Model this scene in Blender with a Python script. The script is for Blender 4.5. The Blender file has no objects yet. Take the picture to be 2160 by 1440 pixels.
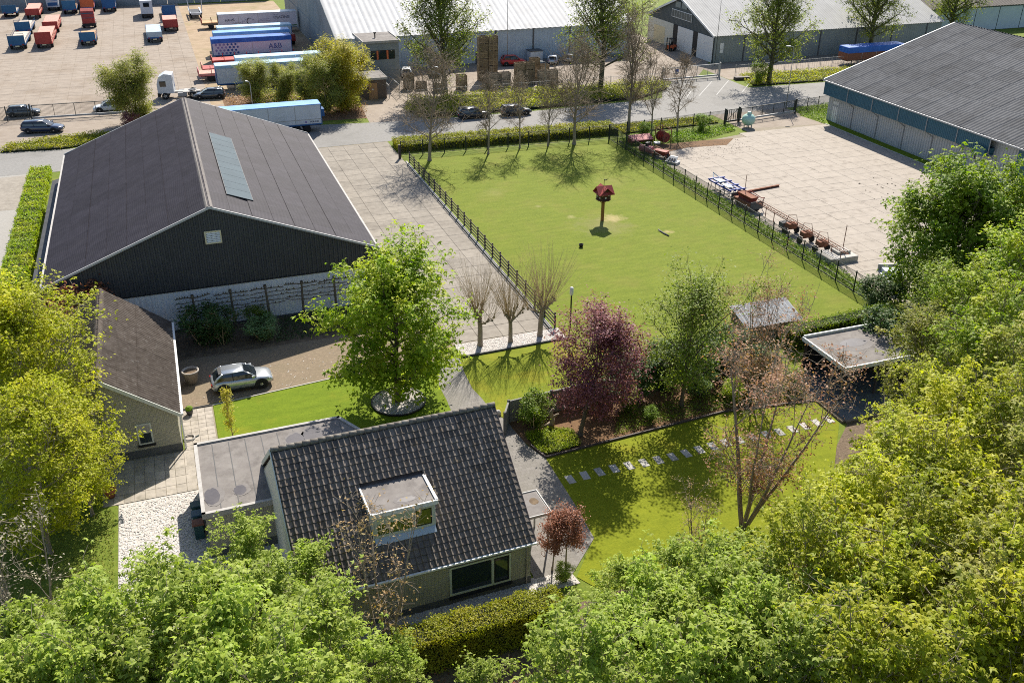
import bpy, math, random
import numpy as np
from mathutils import Vector, Matrix
R = math.radians
sc = bpy.context.scene
COL = sc.collection
rnd = random.Random(7)

# ------------------------------------------------------------------ camera
CAM_H = 35.0
FPX = 1998.5            # focal length in photo pixels (photo is 2160 wide)
PITCH, ROLL, YAW = R(27.97), R(.439), R(20.16)
f0 = Vector((0, math.cos(PITCH), -math.sin(PITCH)))
r0 = Vector((1, 0, 0)); u0 = r0.cross(f0)
rx = r0*math.cos(ROLL) + u0*math.sin(ROLL)
ux = u0*math.cos(ROLL) - r0*math.sin(ROLL)
rot = Matrix.Rotation(-YAW, 3, 'Z')      # the place is laid out along its own fences and walls
FWD, RGT, UPV = rot @ f0, rot @ rx, rot @ ux
cam = bpy.data.cameras.new('camera')
cam.sensor_width = 36; cam.lens = FPX/2160*36; cam.clip_start = .5; cam.clip_end = 6000
camo = bpy.data.objects.new('camera', cam); COL.objects.link(camo)
m3 = Matrix((RGT, UPV, -FWD)).transposed()
camo.matrix_world = Matrix.Translation((0, 0, CAM_H)) @ m3.to_4x4()
sc.camera = camo

# ------------------------------------------------------------------ sky, sun, exposure
SUN_DIR = Vector((.50, .95, 1.0)).normalized()      # towards the sun
el = math.asin(SUN_DIR.z); az = math.atan2(SUN_DIR.x, SUN_DIR.y)
w = bpy.data.worlds.new('World'); sc.world = w; w.use_nodes = True
nt = w.node_tree
sky = nt.nodes.new('ShaderNodeTexSky'); sky.sky_type = 'NISHITA'; sky.sun_disc = False
sky.sun_elevation = el; sky.sun_rotation = az
sky.air_density = 1.0; sky.dust_density = 1.0; sky.ozone_density = 1.0
bg = nt.nodes['Background']; bg.inputs['Strength'].default_value = .085
nt.links.new(sky.outputs[0], bg.inputs['Color'])
sl = bpy.data.lights.new('sun', 'SUN'); sl.energy = 4.5; sl.angle = R(.53); sl.color = (1, .93, .82)
so = bpy.data.objects.new('sun', sl); COL.objects.link(so)
so.rotation_euler = (-SUN_DIR).to_track_quat('-Z', 'Y').to_euler(); so.location = (40, 60, 80)
sc.view_settings.view_transform = 'Standard'; sc.view_settings.look = 'None'
sc.view_settings.exposure = 1.05; sc.view_settings.gamma = 1.0
sc.view_settings.use_curve_mapping = False
sc.render.engine = 'CYCLES'
sc.cycles.use_denoising = False; sc.cycles.filter_width = 1.0
sc.cycles.use_adaptive_sampling = True; sc.cycles.adaptive_threshold = .01
sc.cycles.max_bounces = 5; sc.cycles.diffuse_bounces = 2; sc.cycles.glossy_bounces = 3
sc.cycles.transmission_bounces = 4; sc.cycles.transparent_max_bounces = 6
sc.cycles.sample_clamp_indirect = 4

# ------------------------------------------------------------------ helpers
def G(px, py, z=0.0):
    """survey helper: ground position (metres) of a point of the photo at height z"""
    d = FWD + RGT*((px-1080)/FPX) - UPV*((py-720)/FPX)
    t = (z-CAM_H)/d.z
    return Vector((d.x*t, d.y*t, z))

def tag(o, label=None, cat=None, group=None, kind=None):
    if label: o['label'] = label
    if cat: o['category'] = cat
    if group: o['group'] = group
    if kind: o['kind'] = kind
    return o

def thing(name, label, cat, loc=(0, 0, 0), rz=0.0, group=None):
    o = bpy.data.objects.new(name, None); COL.objects.link(o)
    o.empty_display_size = .3
    o.location = loc; o.rotation_euler = (0, 0, rz)
    return tag(o, label, cat, group)

def link(name, me, parent=None, loc=(0, 0, 0), rotv=(0, 0, 0), scale=None):
    o = bpy.data.objects.new(name, me); COL.objects.link(o)
    o.parent = parent; o.location = loc; o.rotation_euler = rotv
    if scale is not None: o.scale = scale if hasattr(scale, '__len__') else (scale,)*3
    return o

class MB:
    """collects faces, builds ONE mesh object"""
    def __init__(s, shift=(0, 0, 0)):
        s.v = []; s.f = []; s.mi = []; s.sh = Vector(shift)
    def add(s, vs, fs, mi=0):
        b = len(s.v)
        s.v += [tuple(Vector(p)-s.sh) for p in vs]
        for f in fs:
            s.f.append([b+i for i in f]); s.mi.append(mi)
        return s
    def box(s, x0, y0, z0, x1, y1, z1, mi=0):
        if x0 > x1: x0, x1 = x1, x0
        if y0 > y1: y0, y1 = y1, y0
        if z0 > z1: z0, z1 = z1, z0
        return s.add([(x0,y0,z0),(x1,y0,z0),(x1,y1,z0),(x0,y1,z0),(x0,y0,z1),(x1,y0,z1),(x1,y1,z1),(x0,y1,z1)],
              [(3,2,1,0),(4,5,6,7),(0,1,5,4),(1,2,6,5),(2,3,7,6),(3,0,4,7)], mi)
    def bbox(s, x0, y0, z0, x1, y1, z1, b=.02, mi=0):
        """box with a chamfered top edge"""
        return s.add([(x0,y0,z0),(x1,y0,z0),(x1,y1,z0),(x0,y1,z0),(x0,y0,z1-b),(x1,y0,z1-b),(x1,y1,z1-b),(x0,y1,z1-b),
                      (x0+b,y0+b,z1),(x1-b,y0+b,z1),(x1-b,y1-b,z1),(x0+b,y1-b,z1)],
              [(0,1,5,4),(1,2,6,5),(2,3,7,6),(3,0,4,7),(4,5,9,8),(5,6,10,9),(6,7,11,10),(7,4,8,11),(8,9,10,11),(3,2,1,0)], mi)
    def poly(s, pts, mi=0): return s.add(pts, [list(range(len(pts)))], mi)
    def extr(s, pts, vec, mi=0):
        """closed prism: polygon swept along vec"""
        n = len(pts); vec = Vector(vec)
        p2 = [Vector(p)+vec for p in pts]
        fs = [list(range(n))[::-1], list(range(n, 2*n))] + [(i, (i+1) % n, n+(i+1) % n, n+i) for i in range(n)]
        return s.add([Vector(p) for p in pts]+p2, fs, mi)
    def tube(s, p0, p1, r0, r1=None, n=6, mi=0, cap=True):
        return s.path([p0, p1], [r0, r0 if r1 is None else r1], n, mi, cap)
    def path(s, pts, rs, n=6, mi=0, cap=True):
        pts = [Vector(p) for p in pts]; vs = []; fs = []
        if not hasattr(rs, '__len__'): rs = [rs]*len(pts)
        for k, p in enumerate(pts):
            d = (pts[min(k+1, len(pts)-1)]-pts[max(k-1, 0)])
            d = d.normalized() if d.length > 1e-9 else Vector((0, 0, 1))
            a = d.orthogonal().normalized() if k == 0 else (a - d*a.dot(d)).normalized()
            b = d.cross(a)
            for i in range(n):
                t = 2*math.pi*i/n
                vs.append(p + (a*math.cos(t)+b*math.sin(t))*rs[k])
        for k in range(len(pts)-1):
            for i in range(n):
                fs.append((k*n+i, k*n+(i+1) % n, (k+1)*n+(i+1) % n, (k+1)*n+i))
        if cap:
            fs.append(tuple(range(n))[::-1]); fs.append(tuple(range((len(pts)-1)*n, len(pts)*n)))
        return s.add(vs, fs, mi)
    def lathe(s, prof, c=(0, 0, 0), n=16, axis='z', mi=0):
        vs = []; fs = []; c = Vector(c)
        for r, h in prof:
            for i in range(n):
                t = 2*math.pi*i/n; a, b = r*math.cos(t), r*math.sin(t)
                vs.append(c + Vector((a, b, h) if axis == 'z' else ((a, h, b) if axis == 'y' else (h, a, b))))
        for k in range(len(prof)-1):
            for i in range(n):
                q = (k*n+i, k*n+(i+1) % n, (k+1)*n+(i+1) % n, (k+1)*n+i)
                fs.append(q if axis != 'y' else q[::-1])
        fs.append(tuple(range(n))[::-1] if axis != 'y' else tuple(range(n)))
        e = tuple(range((len(prof)-1)*n, len(prof)*n)); fs.append(e if axis != 'y' else e[::-1])
        return s.add(vs, fs, mi)
    def corr(s, o, u, v, L, pitch, amp, v0, v1, box=False, mi=0):
        """corrugated sheet: waves repeat along u, run along v from v0 to v1 (numbers or functions of u)"""
        o, u, v = Vector(o), Vector(u).normalized(), Vector(v).normalized(); n = u.cross(v)
        nw = max(1, round(L/pitch)); pts = []
        pr = [(0, 0), (.30, 0), (.42, 1), (.72, 1), (.84, 0)] if box else [(0, 0), (.25, .5), (.5, 1), (.75, .5)]
        for i in range(nw):
            for t, h in pr: pts.append(((i+t)*L/nw, h*amp))
        pts.append((L, 0)); vs = []; fs = []
        for t, h in pts:
            a = v0(t) if callable(v0) else v0; b = v1(t) if callable(v1) else v1
            vs += [o+u*t+n*h+v*a, o+u*t+n*h+v*b]
        for i in range(len(pts)-1): fs.append((2*i, 2*i+2, 2*i+3, 2*i+1))
        return s.add(vs, fs, mi)
    def mesh(s, name, mat, smooth=False):
        me = bpy.data.meshes.new(name); me.from_pydata(s.v, [], s.f)
        for m in (mat if isinstance(mat, (list, tuple)) else [mat]): me.materials.append(m)
        if isinstance(mat, (list, tuple)) and len(mat) > 1: me.polygons.foreach_set('material_index', s.mi)
        if smooth: me.polygons.foreach_set('use_smooth', [True]*len(s.f))
        me.update(); return me
    def build(s, name, mat, parent=None, smooth=False, loc=(0, 0, 0), rotv=(0, 0, 0)):
        return link(name, s.mesh(name, mat, smooth), parent, loc, rotv)

# ------------------------------------------------------------------ materials
def nodes(name):
    m = bpy.data.materials.new(name); m.use_nodes = True
    n = m.node_tree.nodes; l = m.node_tree.links
    return m, n, l, n['Principled BSDF']
def mixc(n, l, fac, a, b, mode='MIX'):
    x = n.new('ShaderNodeMix'); x.data_type = 'RGBA'; x.blend_type = mode
    for i, q in ((0, fac), (6, a), (7, b)):
        if isinstance(q, (int, float)): x.inputs[i].default_value = q
        elif isinstance(q, (tuple, list)): x.inputs[i].default_value = (*q, 1) if len(q) == 3 else q
        else: l.new(q, x.inputs[i])
    return x.outputs[2]
def noise(n, l, scale, detail=4, rough=.6, vec=None, stretch=None):
    t = n.new('ShaderNodeTexNoise'); t.inputs['Scale'].default_value = scale
    t.inputs['Detail'].default_value = detail; t.inputs['Roughness'].default_value = rough
    if vec is None: vec = n.new('ShaderNodeNewGeometry').outputs['Position']
    if stretch:
        mp = n.new('ShaderNodeMapping'); mp.inputs['Scale'].default_value = stretch
        l.new(vec, mp.inputs[0]); vec = mp.outputs[0]
    l.new(vec, t.inputs['Vector']); return t.outputs['Fac']
def ramp(n, l, fac, a, b):
    r = n.new('ShaderNodeMapRange'); r.inputs[1].default_value = a; r.inputs[2].default_value = b
    l.new(fac, r.inputs[0]); return r.outputs[0]
def M(name, col, col2=None, scale=1.0, lo=.35, hi=.65, rough=.8, metal=0, spec=.3, dirt=None, dscale=.3, dlo=.5, dhi=.75,
      bump=0, bscale=8, vary=0, stretch=None, coat=0, island=0):
    m, n, l, p = nodes(name)
    c = (*col, 1)
    p.inputs['Base Color'].default_value = c
    out = None
    if col2: out = mixc(n, l, ramp(n, l, noise(n, l, scale, 5, .65, stretch=stretch), lo, hi), col, col2)
    if dirt: out = mixc(n, l, ramp(n, l, noise(n, l, dscale, 6, .7), dlo, dhi), out if out else c, dirt)
    if vary:
        oi = n.new('ShaderNodeObjectInfo'); mr = n.new('ShaderNodeMapRange')
        mr.inputs[3].default_value = 1-vary; mr.inputs[4].default_value = 1+vary*.7; l.new(oi.outputs['Random'], mr.inputs[0])
        cmb = n.new('ShaderNodeCombineColor')
        for i in range(3): l.new(mr.outputs[0], cmb.inputs[i])
        out = mixc(n, l, 1.0, out if out else c, cmb.outputs[0], 'MULTIPLY')
    if island:      # every loose piece of a joined mesh its own tone
        gi = n.new('ShaderNodeNewGeometry'); mr = n.new('ShaderNodeMapRange'); mr.inputs[3].default_value = 1-island; mr.inputs[4].default_value = 1+island
        l.new(gi.outputs['Random Per Island'], mr.inputs[0]); cmb = n.new('ShaderNodeCombineColor')
        for i in range(3): l.new(mr.outputs[0], cmb.inputs[i])
        out = mixc(n, l, 1.0, out if out else c, cmb.outputs[0], 'MULTIPLY')
    if out: l.new(out, p.inputs['Base Color'])
    p.inputs['Roughness'].default_value = rough; p.inputs['Metallic'].default_value = metal
    p.inputs['Specular IOR Level'].default_value = spec
    if coat: p.inputs['Coat Weight'].default_value = coat; p.inputs['Coat Roughness'].default_value = .06
    if bump:
        b = n.new('ShaderNodeBump'); b.inputs['Strength'].default_value = bump; b.inputs['Distance'].default_value = .05
        l.new(noise(n, l, bscale, 4, .65), b.inputs['Height']); l.new(b.outputs[0], p.inputs['Normal'])
    return m
def leaf(name, c1, c2, c3=None, trans=.4, rough=.55):
    """foliage: every leaf its own tint, light passing through"""
    m, n, l, p = nodes(name)
    g = n.new('ShaderNodeNewGeometry')
    col = mixc(n, l, ramp(n, l, g.outputs['Random Per Island'], 0, 1), c1, c2)
    if c3: col = mixc(n, l, ramp(n, l, noise(n, l, .55, 3, .6), .45, .68), col, c3)
    oi = n.new('ShaderNodeObjectInfo'); mr = n.new('ShaderNodeMapRange'); mr.inputs[3].default_value = .82; mr.inputs[4].default_value = 1.15
    l.new(oi.outputs['Random'], mr.inputs[0]); cmb = n.new('ShaderNodeCombineColor')
    for i in range(3): l.new(mr.outputs[0], cmb.inputs[i])
    col = mixc(n, l, 1.0, col, cmb.outputs[0], 'MULTIPLY')
    l.new(col, p.inputs['Base Color']); p.inputs['Roughness'].default_value = rough; p.inputs['Specular IOR Level'].default_value = .25
    t = n.new('ShaderNodeBsdfTranslucent')
    tc = mixc(n, l, 1.0, col, (1.25, 1.40, .55), 'MULTIPLY'); l.new(tc, t.inputs['Color'])
    mx = n.new('ShaderNodeMixShader'); mx.inputs[0].default_value = trans
    l.new(p.outputs[0], mx.inputs[1]); l.new(t.outputs[0], mx.inputs[2])
    l.new(mx.outputs[0], n['Material Output'].inputs['Surface']); return m

def lawn_mat(name, a, b, dry, fine=7.0, dlo=.55, dhi=.8, spot=None):
    m, n, l, p = nodes(name)
    c = mixc(n, l, ramp(n, l, noise(n, l, fine, 4, .7), .32, .68), a, b)
    c = mixc(n, l, ramp(n, l, noise(n, l, .28, 5, .65), dlo, dhi), c, dry)
    c = mixc(n, l, ramp(n, l, noise(n, l, 1.0, 4, .7, stretch=(.5, 1.6, 1)), .35, .7), c, mixc(n, l, 1.0, c, (.74, .78, .62), 'MULTIPLY'))
    c = mixc(n, l, ramp(n, l, noise(n, l, 3.2, 3, .75), .60, .72), c, mixc(n, l, 1.0, c, (.70, .76, .60), 'MULTIPLY'))
    if spot:      # worn, dry turf round a fixed place
        pos = n.new('ShaderNodeNewGeometry').outputs['Position']
        for (sx, sy, rr, cc, strength) in spot:
            d = n.new('ShaderNodeVectorMath'); d.operation = 'DISTANCE'; l.new(pos, d.inputs[0]); d.inputs[1].default_value = (sx, sy, 0)
            nz = n.new('ShaderNodeMath'); nz.operation = 'MULTIPLY_ADD'; l.new(noise(n, l, .9, 4, .7), nz.inputs[0]); nz.inputs[1].default_value = 2.2*rr; l.new(d.outputs['Value'], nz.inputs[2])
            fac = n.new('ShaderNodeMapRange'); l.new(nz.outputs[0], fac.inputs[0]); fac.inputs[1].default_value = 2.1*rr; fac.inputs[2].default_value = 1.1*rr; fac.inputs[4].default_value = strength
            c = mixc(n, l, fac.outputs[0], c, cc)
    l.new(c, p.inputs['Base Color']); p.inputs['Roughness'].default_value = .85; p.inputs['Specular IOR Level'].default_value = .12
    bm = n.new('ShaderNodeBump'); bm.inputs['Strength'].default_value = .55; bm.inputs['Distance'].default_value = .06
    l.new(noise(n, l, 11, 4, .7), bm.inputs['Height']); l.new(bm.outputs[0], p.inputs['Normal'])
    return m
def brick_mat(name, c1, c2, mortar, bw=.21, bh=.065, rough=.85):
    m, n, l, p = nodes(name)
    tc = n.new('ShaderNodeTexCoord'); sx = n.new('ShaderNodeSeparateXYZ'); l.new(tc.outputs['Object'], sx.inputs[0])
    ad = n.new('ShaderNodeMath'); l.new(sx.outputs[0], ad.inputs[0]); l.new(sx.outputs[1], ad.inputs[1])
    cv = n.new('ShaderNodeCombineXYZ'); l.new(ad.outputs[0], cv.inputs[0]); l.new(sx.outputs[2], cv.inputs[1])
    b = n.new('ShaderNodeTexBrick'); l.new(cv.outputs[0], b.inputs['Vector'])
    b.inputs['Scale'].default_value = 1; b.inputs['Brick Width'].default_value = bw; b.inputs['Row Height'].default_value = bh
    b.inputs['Mortar Size'].default_value = .009; b.inputs['Color1'].default_value = (*c1, 1); b.inputs['Color2'].default_value = (*c2, 1); b.inputs['Mortar'].default_value = (*mortar, 1)
    l.new(b.outputs['Color'], p.inputs['Base Color']); p.inputs['Roughness'].default_value = rough
    bm = n.new('ShaderNodeBump'); bm.inputs['Strength'].default_value = .6; bm.inputs['Distance'].default_value = .02; bm.invert = True
    l.new(b.outputs['Fac'], bm.inputs['Height']); l.new(bm.outputs[0], p.inputs['Normal'])
    return m
def paver_mat(name, c1, c2, mortar, bw=.2, bh=.1, moss=None):
    m, n, l, p = nodes(name)
    pos = n.new('ShaderNodeNewGeometry').outputs['Position']
    b = n.new('ShaderNodeTexBrick'); l.new(pos, b.inputs['Vector'])
    b.inputs['Scale'].default_value = 1; b.inputs['Brick Width'].default_value = bw; b.inputs['Row Height'].default_value = bh
    b.inputs['Mortar Size'].default_value = .008; b.inputs['Color1'].default_value = (*c1, 1); b.inputs['Color2'].default_value = (*c2, 1); b.inputs['Mortar'].default_value = (*mortar, 1)
    c = b.outputs['Color']
    c = mixc(n, l, ramp(n, l, noise(n, l, .5, 6, .7), .4, .75), c, moss or mortar)
    c = mixc(n, l, ramp(n, l, noise(n, l, 6, 3, .7), .55, .8), c, tuple(min(1, x*1.35) for x in c1))
    l.new(c, p.inputs['Base Color']); p.inputs['Roughness'].default_value = .85; p.inputs['Specular IOR Level'].default_value = .2
    return m
def glass(name, col=(.02, .03, .035), rough=.05, spec=.8):
    m, n, l, p = nodes(name)
    p.inputs['Base Color'].default_value = (*col, 1); p.inputs['Roughness'].default_value = rough; p.inputs['Specular IOR Level'].default_value = spec
    return m

m = {}
m['soil'] = M('soil', (.10, .07, .045), (.17, .125, .08), 2.5, rough=.95, bump=.5, dirt=(.05, .04, .025), dscale=1.2)
m['mulch'] = M('mulch', (.115, .062, .032), (.18, .105, .05), 9, rough=.95, bump=.6, bscale=14, dirt=(.06, .04, .025), dscale=.8)
m['litter'] = M('leaf_litter', (.085, .06, .04), (.17, .125, .085), 6, rough=.95, bump=.6, bscale=10, dirt=(.045, .05, .02), dscale=.5)
m['rough_grass'] = lawn_mat('rough_grass', (.10, .15, .018), (.165, .195, .03), (.21, .19, .06), 4)
m['paddock'] = lawn_mat('paddock_grass', (.112, .150, .010), (.165, .195, .018), (.185, .178, .034), 5, .48, .9,
    spot=[(40.2, 82.6, 3.6, (.19, .175, .07), .7), (42.1, 84.2, 1.5, (.42, .33, .17), .7), (45.6, 78.9, .6, (.36, .28, .14), .8), (38.0, 86.0, .7, (.34, .29, .15), .5), (33, 96, 1.6, (.21, .20, .06), .5), (31, 74, 2.2, (.13, .165, .012), .6), (47, 95, 2.6, (.205, .195, .05), .45), (47.5, 66, 2.4, (.20, .19, .045), .45), (36, 90, .5, (.32, .27, .14), .4)])
m['lawn'] = lawn_mat('mown_lawn', (.112, .168, .006), (.150, .205, .010), (.20, .205, .014), 6)
m['backlawn'] = lawn_mat('back_lawn', (.150, .178, .006), (.195, .215, .010), (.235, .215, .014), 6)
m['mosslawn'] = lawn_mat('mossy_lawn', (.135, .170, .008), (.19, .21, .012), (.25, .215, .014), 7, .48, .75)
m['asphalt'] = M('asphalt', (.185, .18, .17), (.23, .222, .21), 3, rough=.9, dirt=(.145, .14, .13), dscale=.12)
m['concrete'] = M('concrete_slab', (.205, .182, .152), (.265, .238, .20), 1.6, rough=.9, dirt=(.135, .118, .098), dscale=.35, dlo=.5, dhi=.8, vary=.10, bump=.12, bscale=30)
m['yardslab'] = M('yard_slab', (.285, .25, .21), (.335, .295, .25), 1.3, rough=.9, dirt=(.135, .112, .09), dscale=.55, dlo=.56, dhi=.78, vary=.035, bump=.12, bscale=30)
m['lotslab'] = M('lot_slab', (.225, .185, .148), (.28, .235, .19), .6, rough=.9, dirt=(.165, .12, .08), dscale=.12, dlo=.5, dhi=.8, vary=.05)
m['joint'] = M('joint_soil', (.20, .17, .128), (.25, .215, .16), 2, rough=.95)
m['conc_plain'] = M('plain_concrete', (.34, .33, .30), (.42, .40, .37), 2, rough=.9, dirt=(.22, .21, .18), dscale=.8, vary=.08)
m['patio'] = M('patio_slab', (.30, .27, .23), (.38, .34, .29), 2, rough=.9, dirt=(.2, .18, .14), dscale=.9, vary=.13)
m['drive'] = paver_mat('drive_paver', (.235, .18, .122), (.175, .132, .09), (.115, .092, .062), moss=(.165, .132, .085))
m['lane'] = paver_mat('lane_paver', (.27, .26, .24), (.33, .315, .29), (.19, .18, .16), moss=(.28, .265, .24))
m['pathgrey'] = paver_mat('path_paver', (.175, .163, .15), (.22, .205, .19), (.115, .108, .095), .3, .3, moss=(.16, .15, .13))
m['gravel'] = M('gravel_base', (.36, .33, .30), (.52, .49, .46), 14, rough=.9, bump=.6, bscale=18)
m['pebble'] = M('pebble', (.46, .43, .40), (.60, .57, .54), 9, rough=.8, dirt=(.30, .26, .22), dscale=8)
m['white_line'] = M('road_paint', (.42, .42, .41), (.30, .29, .28), 4, rough=.85)
m['shade_terrace'] = M('shade_toned_slab', (.085, .095, .11), (.11, .12, .135), 2, rough=.7, vary=.1)  # dark colour stands in for the shadow of the shelter roof

m['barn_roof'] = M('barn_roof', (.030, .027, .037), (.045, .041, .053), 1.1, rough=.72, spec=.25, vary=.15, dirt=(.058, .052, .060), dscale=.35, dlo=.56, dhi=.85)
m['barn_dark'] = M('dark_cladding', (.048, .052, .058), (.058, .062, .068), .8, rough=.5)
m['barn_white'] = M('white_cladding', (.62, .64, .67), (.66, .68, .71), .3, rough=.5)
m['trim_white'] = M('white_trim', (.68, .68, .66), rough=.5)
m['trim_grey'] = M('grey_trim', (.30, .29, .27), (.40, .38, .36), 3, rough=.7)
m['vent_frame'] = M('cream_frame', (.62, .55, .36), rough=.6)
m['collector'] = M('collector_glass', (.026, .05, .068), (.036, .065, .085), .5, rough=.6, spec=.12)
m['black_metal'] = M('black_metal', (.02, .02, .022), rough=.45)
m['dark_metal'] = M('dark_green_metal', (.030, .036, .034), rough=.5)
m['galv'] = M('galvanised_steel', (.27, .28, .29), (.35, .36, .37), 3, rough=.6, metal=.3, spec=.2)
m['gar_roof'] = M('weathered_sheet', (.06, .048, .040), (.105, .088, .076), 2.4, rough=.9, spec=.1, vary=.14, dirt=(.24, .225, .205), dscale=3.2, dlo=.57, dhi=.80)
m['brick'] = brick_mat('yellow_grey_brick', (.47, .44, .33), (.38, .355, .27), (.20, .19, .16))
m['plinth'] = M('dark_plinth', (.085, .085, .085), (.11, .11, .11), 2, rough=.85)
m['tile'] = M('roof_tile', (.115, .098, .085), (.175, .15, .128), 3, rough=.8, spec=.2, vary=.12, island=.30, dirt=(.24, .17, .10), dscale=2.0, dlo=.56, dhi=.75)
m['ridge_tile'] = M('ridge_tile', (.14, .12, .10), (.21, .19, .16), 4, rough=.85, vary=.15, dirt=(.28, .26, .22), dscale=4)
m['bitumen'] = M('bitumen_roof', (.165, .15, .14), (.22, .204, .19), 1.1, rough=.85, spec=.12, dirt=(.10, .09, .085), dscale=.7, dlo=.5, dhi=.72)
m['wet'] = M('wet_patch', (.055, .05, .056), (.085, .077, .082), 1.5, rough=.35, spec=.3)
m['lime'] = M('dried_edge', (.205, .192, .185), (.165, .152, .145), 3, rough=.9, spec=.1)
m['cream'] = M('cream_paint', (.52, .54, .44), rough=.45)
m['cream_wall'] = M('cream_panel', (.55, .56, .50), rough=.5)
m['glass'] = glass('window_glass'); m['glass_green'] = glass('dormer_glass', (.085, .12, .02), .1, .8)
m['curtain'] = M('net_curtain', (.50, .55, .42), (.40, .46, .3), 8, rough=.9)
m['interior'] = M('room_inside', (.05, .045, .04), rough=.9)
m['sill'] = M('black_sill', (.018, .018, .02), rough=.35)
m['teal'] = M('teal_fascia', (.035, .105, .150), (.042, .120, .168), .5, rough=.5)
m['shed_wall'] = M('pale_cladding', (.38, .40, .41), (.47, .49, .50), .5, rough=.5, metal=.15, dirt=(.36, .34, .31), dscale=.5)
m['shed_roof'] = M('fibre_cement', (.100, .102, .107), (.135, .137, .142), 1.2, rough=.9, spec=.1, vary=.13, dirt=(.075, .075, .077), dscale=.4)
m['pale_roof'] = M('pale_sheet_roof', (.42, .42, .42), (.50, .50, .50), .5, rough=.7, spec=.15, vary=.04)
m['pale_roof2'] = M('pale_grey_roof', (.31, .31, .305), (.37, .37, .362), .5, rough=.7, spec=.15, vary=.05)
m['greenwall'] = M('grey_green_cladding', (.20, .225, .21), (.24, .265, .25), .4, rough=.6)
m['slate_gable'] = M('slate_gable', (.075, .09, .092), (.09, .105, .108), .5, rough=.6)
m['bluegrey'] = M('blue_grey_cladding', (.38, .44, .50), (.44, .50, .56), .4, rough=.5)
m['old_roof'] = M('old_brown_roof', (.125, .11, .095), (.17, .15, .13), 1, rough=.9, vary=.1)
m['conc_wall'] = M('precast_wall', (.20, .225, .235), (.26, .285, .295), .4, rough=.85, dirt=(.16, .175, .18), dscale=.25)
m['orange'] = M('orange_panel', (.62, .16, .06), rough=.5)
m['brown_wall'] = M('brown_render', (.10, .075, .058), (.125, .095, .07), 1, rough=.8)
m['brown_door'] = M('wood_door', (.30, .17, .08), (.36, .21, .10), 4, rough=.6, stretch=(6, 6, .6))
m['wood_rail'] = M('stained_timber', (.052, .040, .040), (.085, .066, .062), 3, rough=.7, vary=.15)
m['wood_old'] = M('old_timber', (.115, .095, .07), (.175, .145, .105), 4, rough=.85, vary=.12)
m['crate'] = M('crate_wood', (.19, .14, .085), (.27, .205, .125), 3, rough=.85, vary=.2, island=.25)
m['crate_grey'] = M('weathered_crate', (.20, .165, .12), (.28, .23, .17), 3, rough=.9, vary=.15, island=.25)
m['post_brown'] = M('varnished_post', (.20, .085, .025), (.26, .12, .035), 5, rough=.5, stretch=(4, 4, .5))
m['red_roof'] = M('red_shingle', (.30, .055, .045), (.38, .075, .06), 6, rough=.6, vary=.1)
m['coop'] = M('dark_coop', (.06, .028, .018), (.09, .04, .025), 5, rough=.7)
m['bark'] = M('bark', (.085, .070, .050), (.15, .125, .09), 5, rough=.95, bump=.5, bscale=12, stretch=(1, 1, .3))
m['bark_grey'] = M('grey_bark', (.22, .18, .135), (.31, .255, .195), 5, rough=.95, bump=.4, bscale=12, stretch=(1, 1, .3))
m['twig'] = M('twig_bark', (.36, .27, .15), (.46, .36, .21), 3, rough=.9)
m['twig_dark'] = M('dark_twig', (.20, .155, .105), (.28, .22, .155), 3, rough=.9)
m['ivybark'] = M('ivy_bark', (.055, .06, .032), (.11, .10, .06), 4, rough=.95)
m['rubber'] = M('rubber', (.016, .016, .017), rough=.85)
m['rim'] = M('alloy', (.55, .55, .56), rough=.3, metal=.8)
m['silver'] = M('silver_paint', (.46, .49, .52), rough=.22, metal=.55, spec=.5, coat=.6)
m['navy'] = M('navy_paint', (.012, .022, .055), rough=.2, spec=.5, coat=.8)
m['carblack'] = M('black_paint', (.014, .016, .02), rough=.2, spec=.5, coat=.8)
m['cargrey'] = M('grey_paint', (.07, .08, .09), rough=.22, metal=.4, coat=.7)
m['carwhite'] = M('white_paint', (.62, .64, .66), rough=.25, coat=.6)
m['carblue'] = M('pale_blue_paint', (.33, .40, .50), rough=.25, metal=.3, coat=.6)
m['carred'] = M('red_paint', (.42, .025, .025), rough=.3, coat=.5)
m['cladding_black'] = M('black_plastic', (.02, .02, .021), rough=.6)
m['carglass'] = glass('car_glass', (.012, .016, .02), .04, .9)
m['lamp_red'] = M('lamp_red', (.25, .012, .012), rough=.2); m['lamp_clear'] = M('lamp_clear', (.7, .72, .74), rough=.1)
m['tarp_blue'] = M('blue_tarp', (.012, .085, .36), (.03, .14, .50), .8, rough=.45, dirt=(.12, .24, .52), dscale=.7, dlo=.55, dhi=.8)
m['tarp_pale'] = M('faded_tarp', (.26, .42, .58), (.34, .50, .62), .7, rough=.5, dirt=(.30, .42, .44), dscale=.6)
m['tarp_mid'] = M('mid_blue_tarp', (.10, .26, .56), (.17, .34, .62), .7, rough=.5)
m['trailer_white'] = M('trailer_white', (.46, .50, .55), (.54, .57, .61), .4, rough=.4, dirt=(.42, .44, .45), dscale=.6)
m['trailer_pink'] = M('trailer_side', (.50, .46, .54), (.58, .54, .61), .4, rough=.4)
m['blue_steel'] = M('blue_steel', (.012, .075, .21), (.02, .10, .26), 1, rough=.5)
m['blue_board'] = M('blue_headboard', (.022, .10, .21), (.035, .13, .25), 1.5, rough=.6, vary=.1)
m['red_steel'] = M('red_steel', (.28, .035, .030), (.36, .055, .045), 1.5, rough=.6, vary=.1)
m['salmon'] = M('faded_red_deck', (.46, .20, .15), (.54, .29, .23), 1.5, rough=.7, vary=.1)
m['deck_orange'] = M('plywood_deck', (.42, .22, .09), (.50, .29, .13), 1.5, rough=.7, vary=.1)
m['deck_grey'] = M('worn_deck', (.42, .36, .30), (.50, .43, .36), 1.5, rough=.8)
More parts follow.
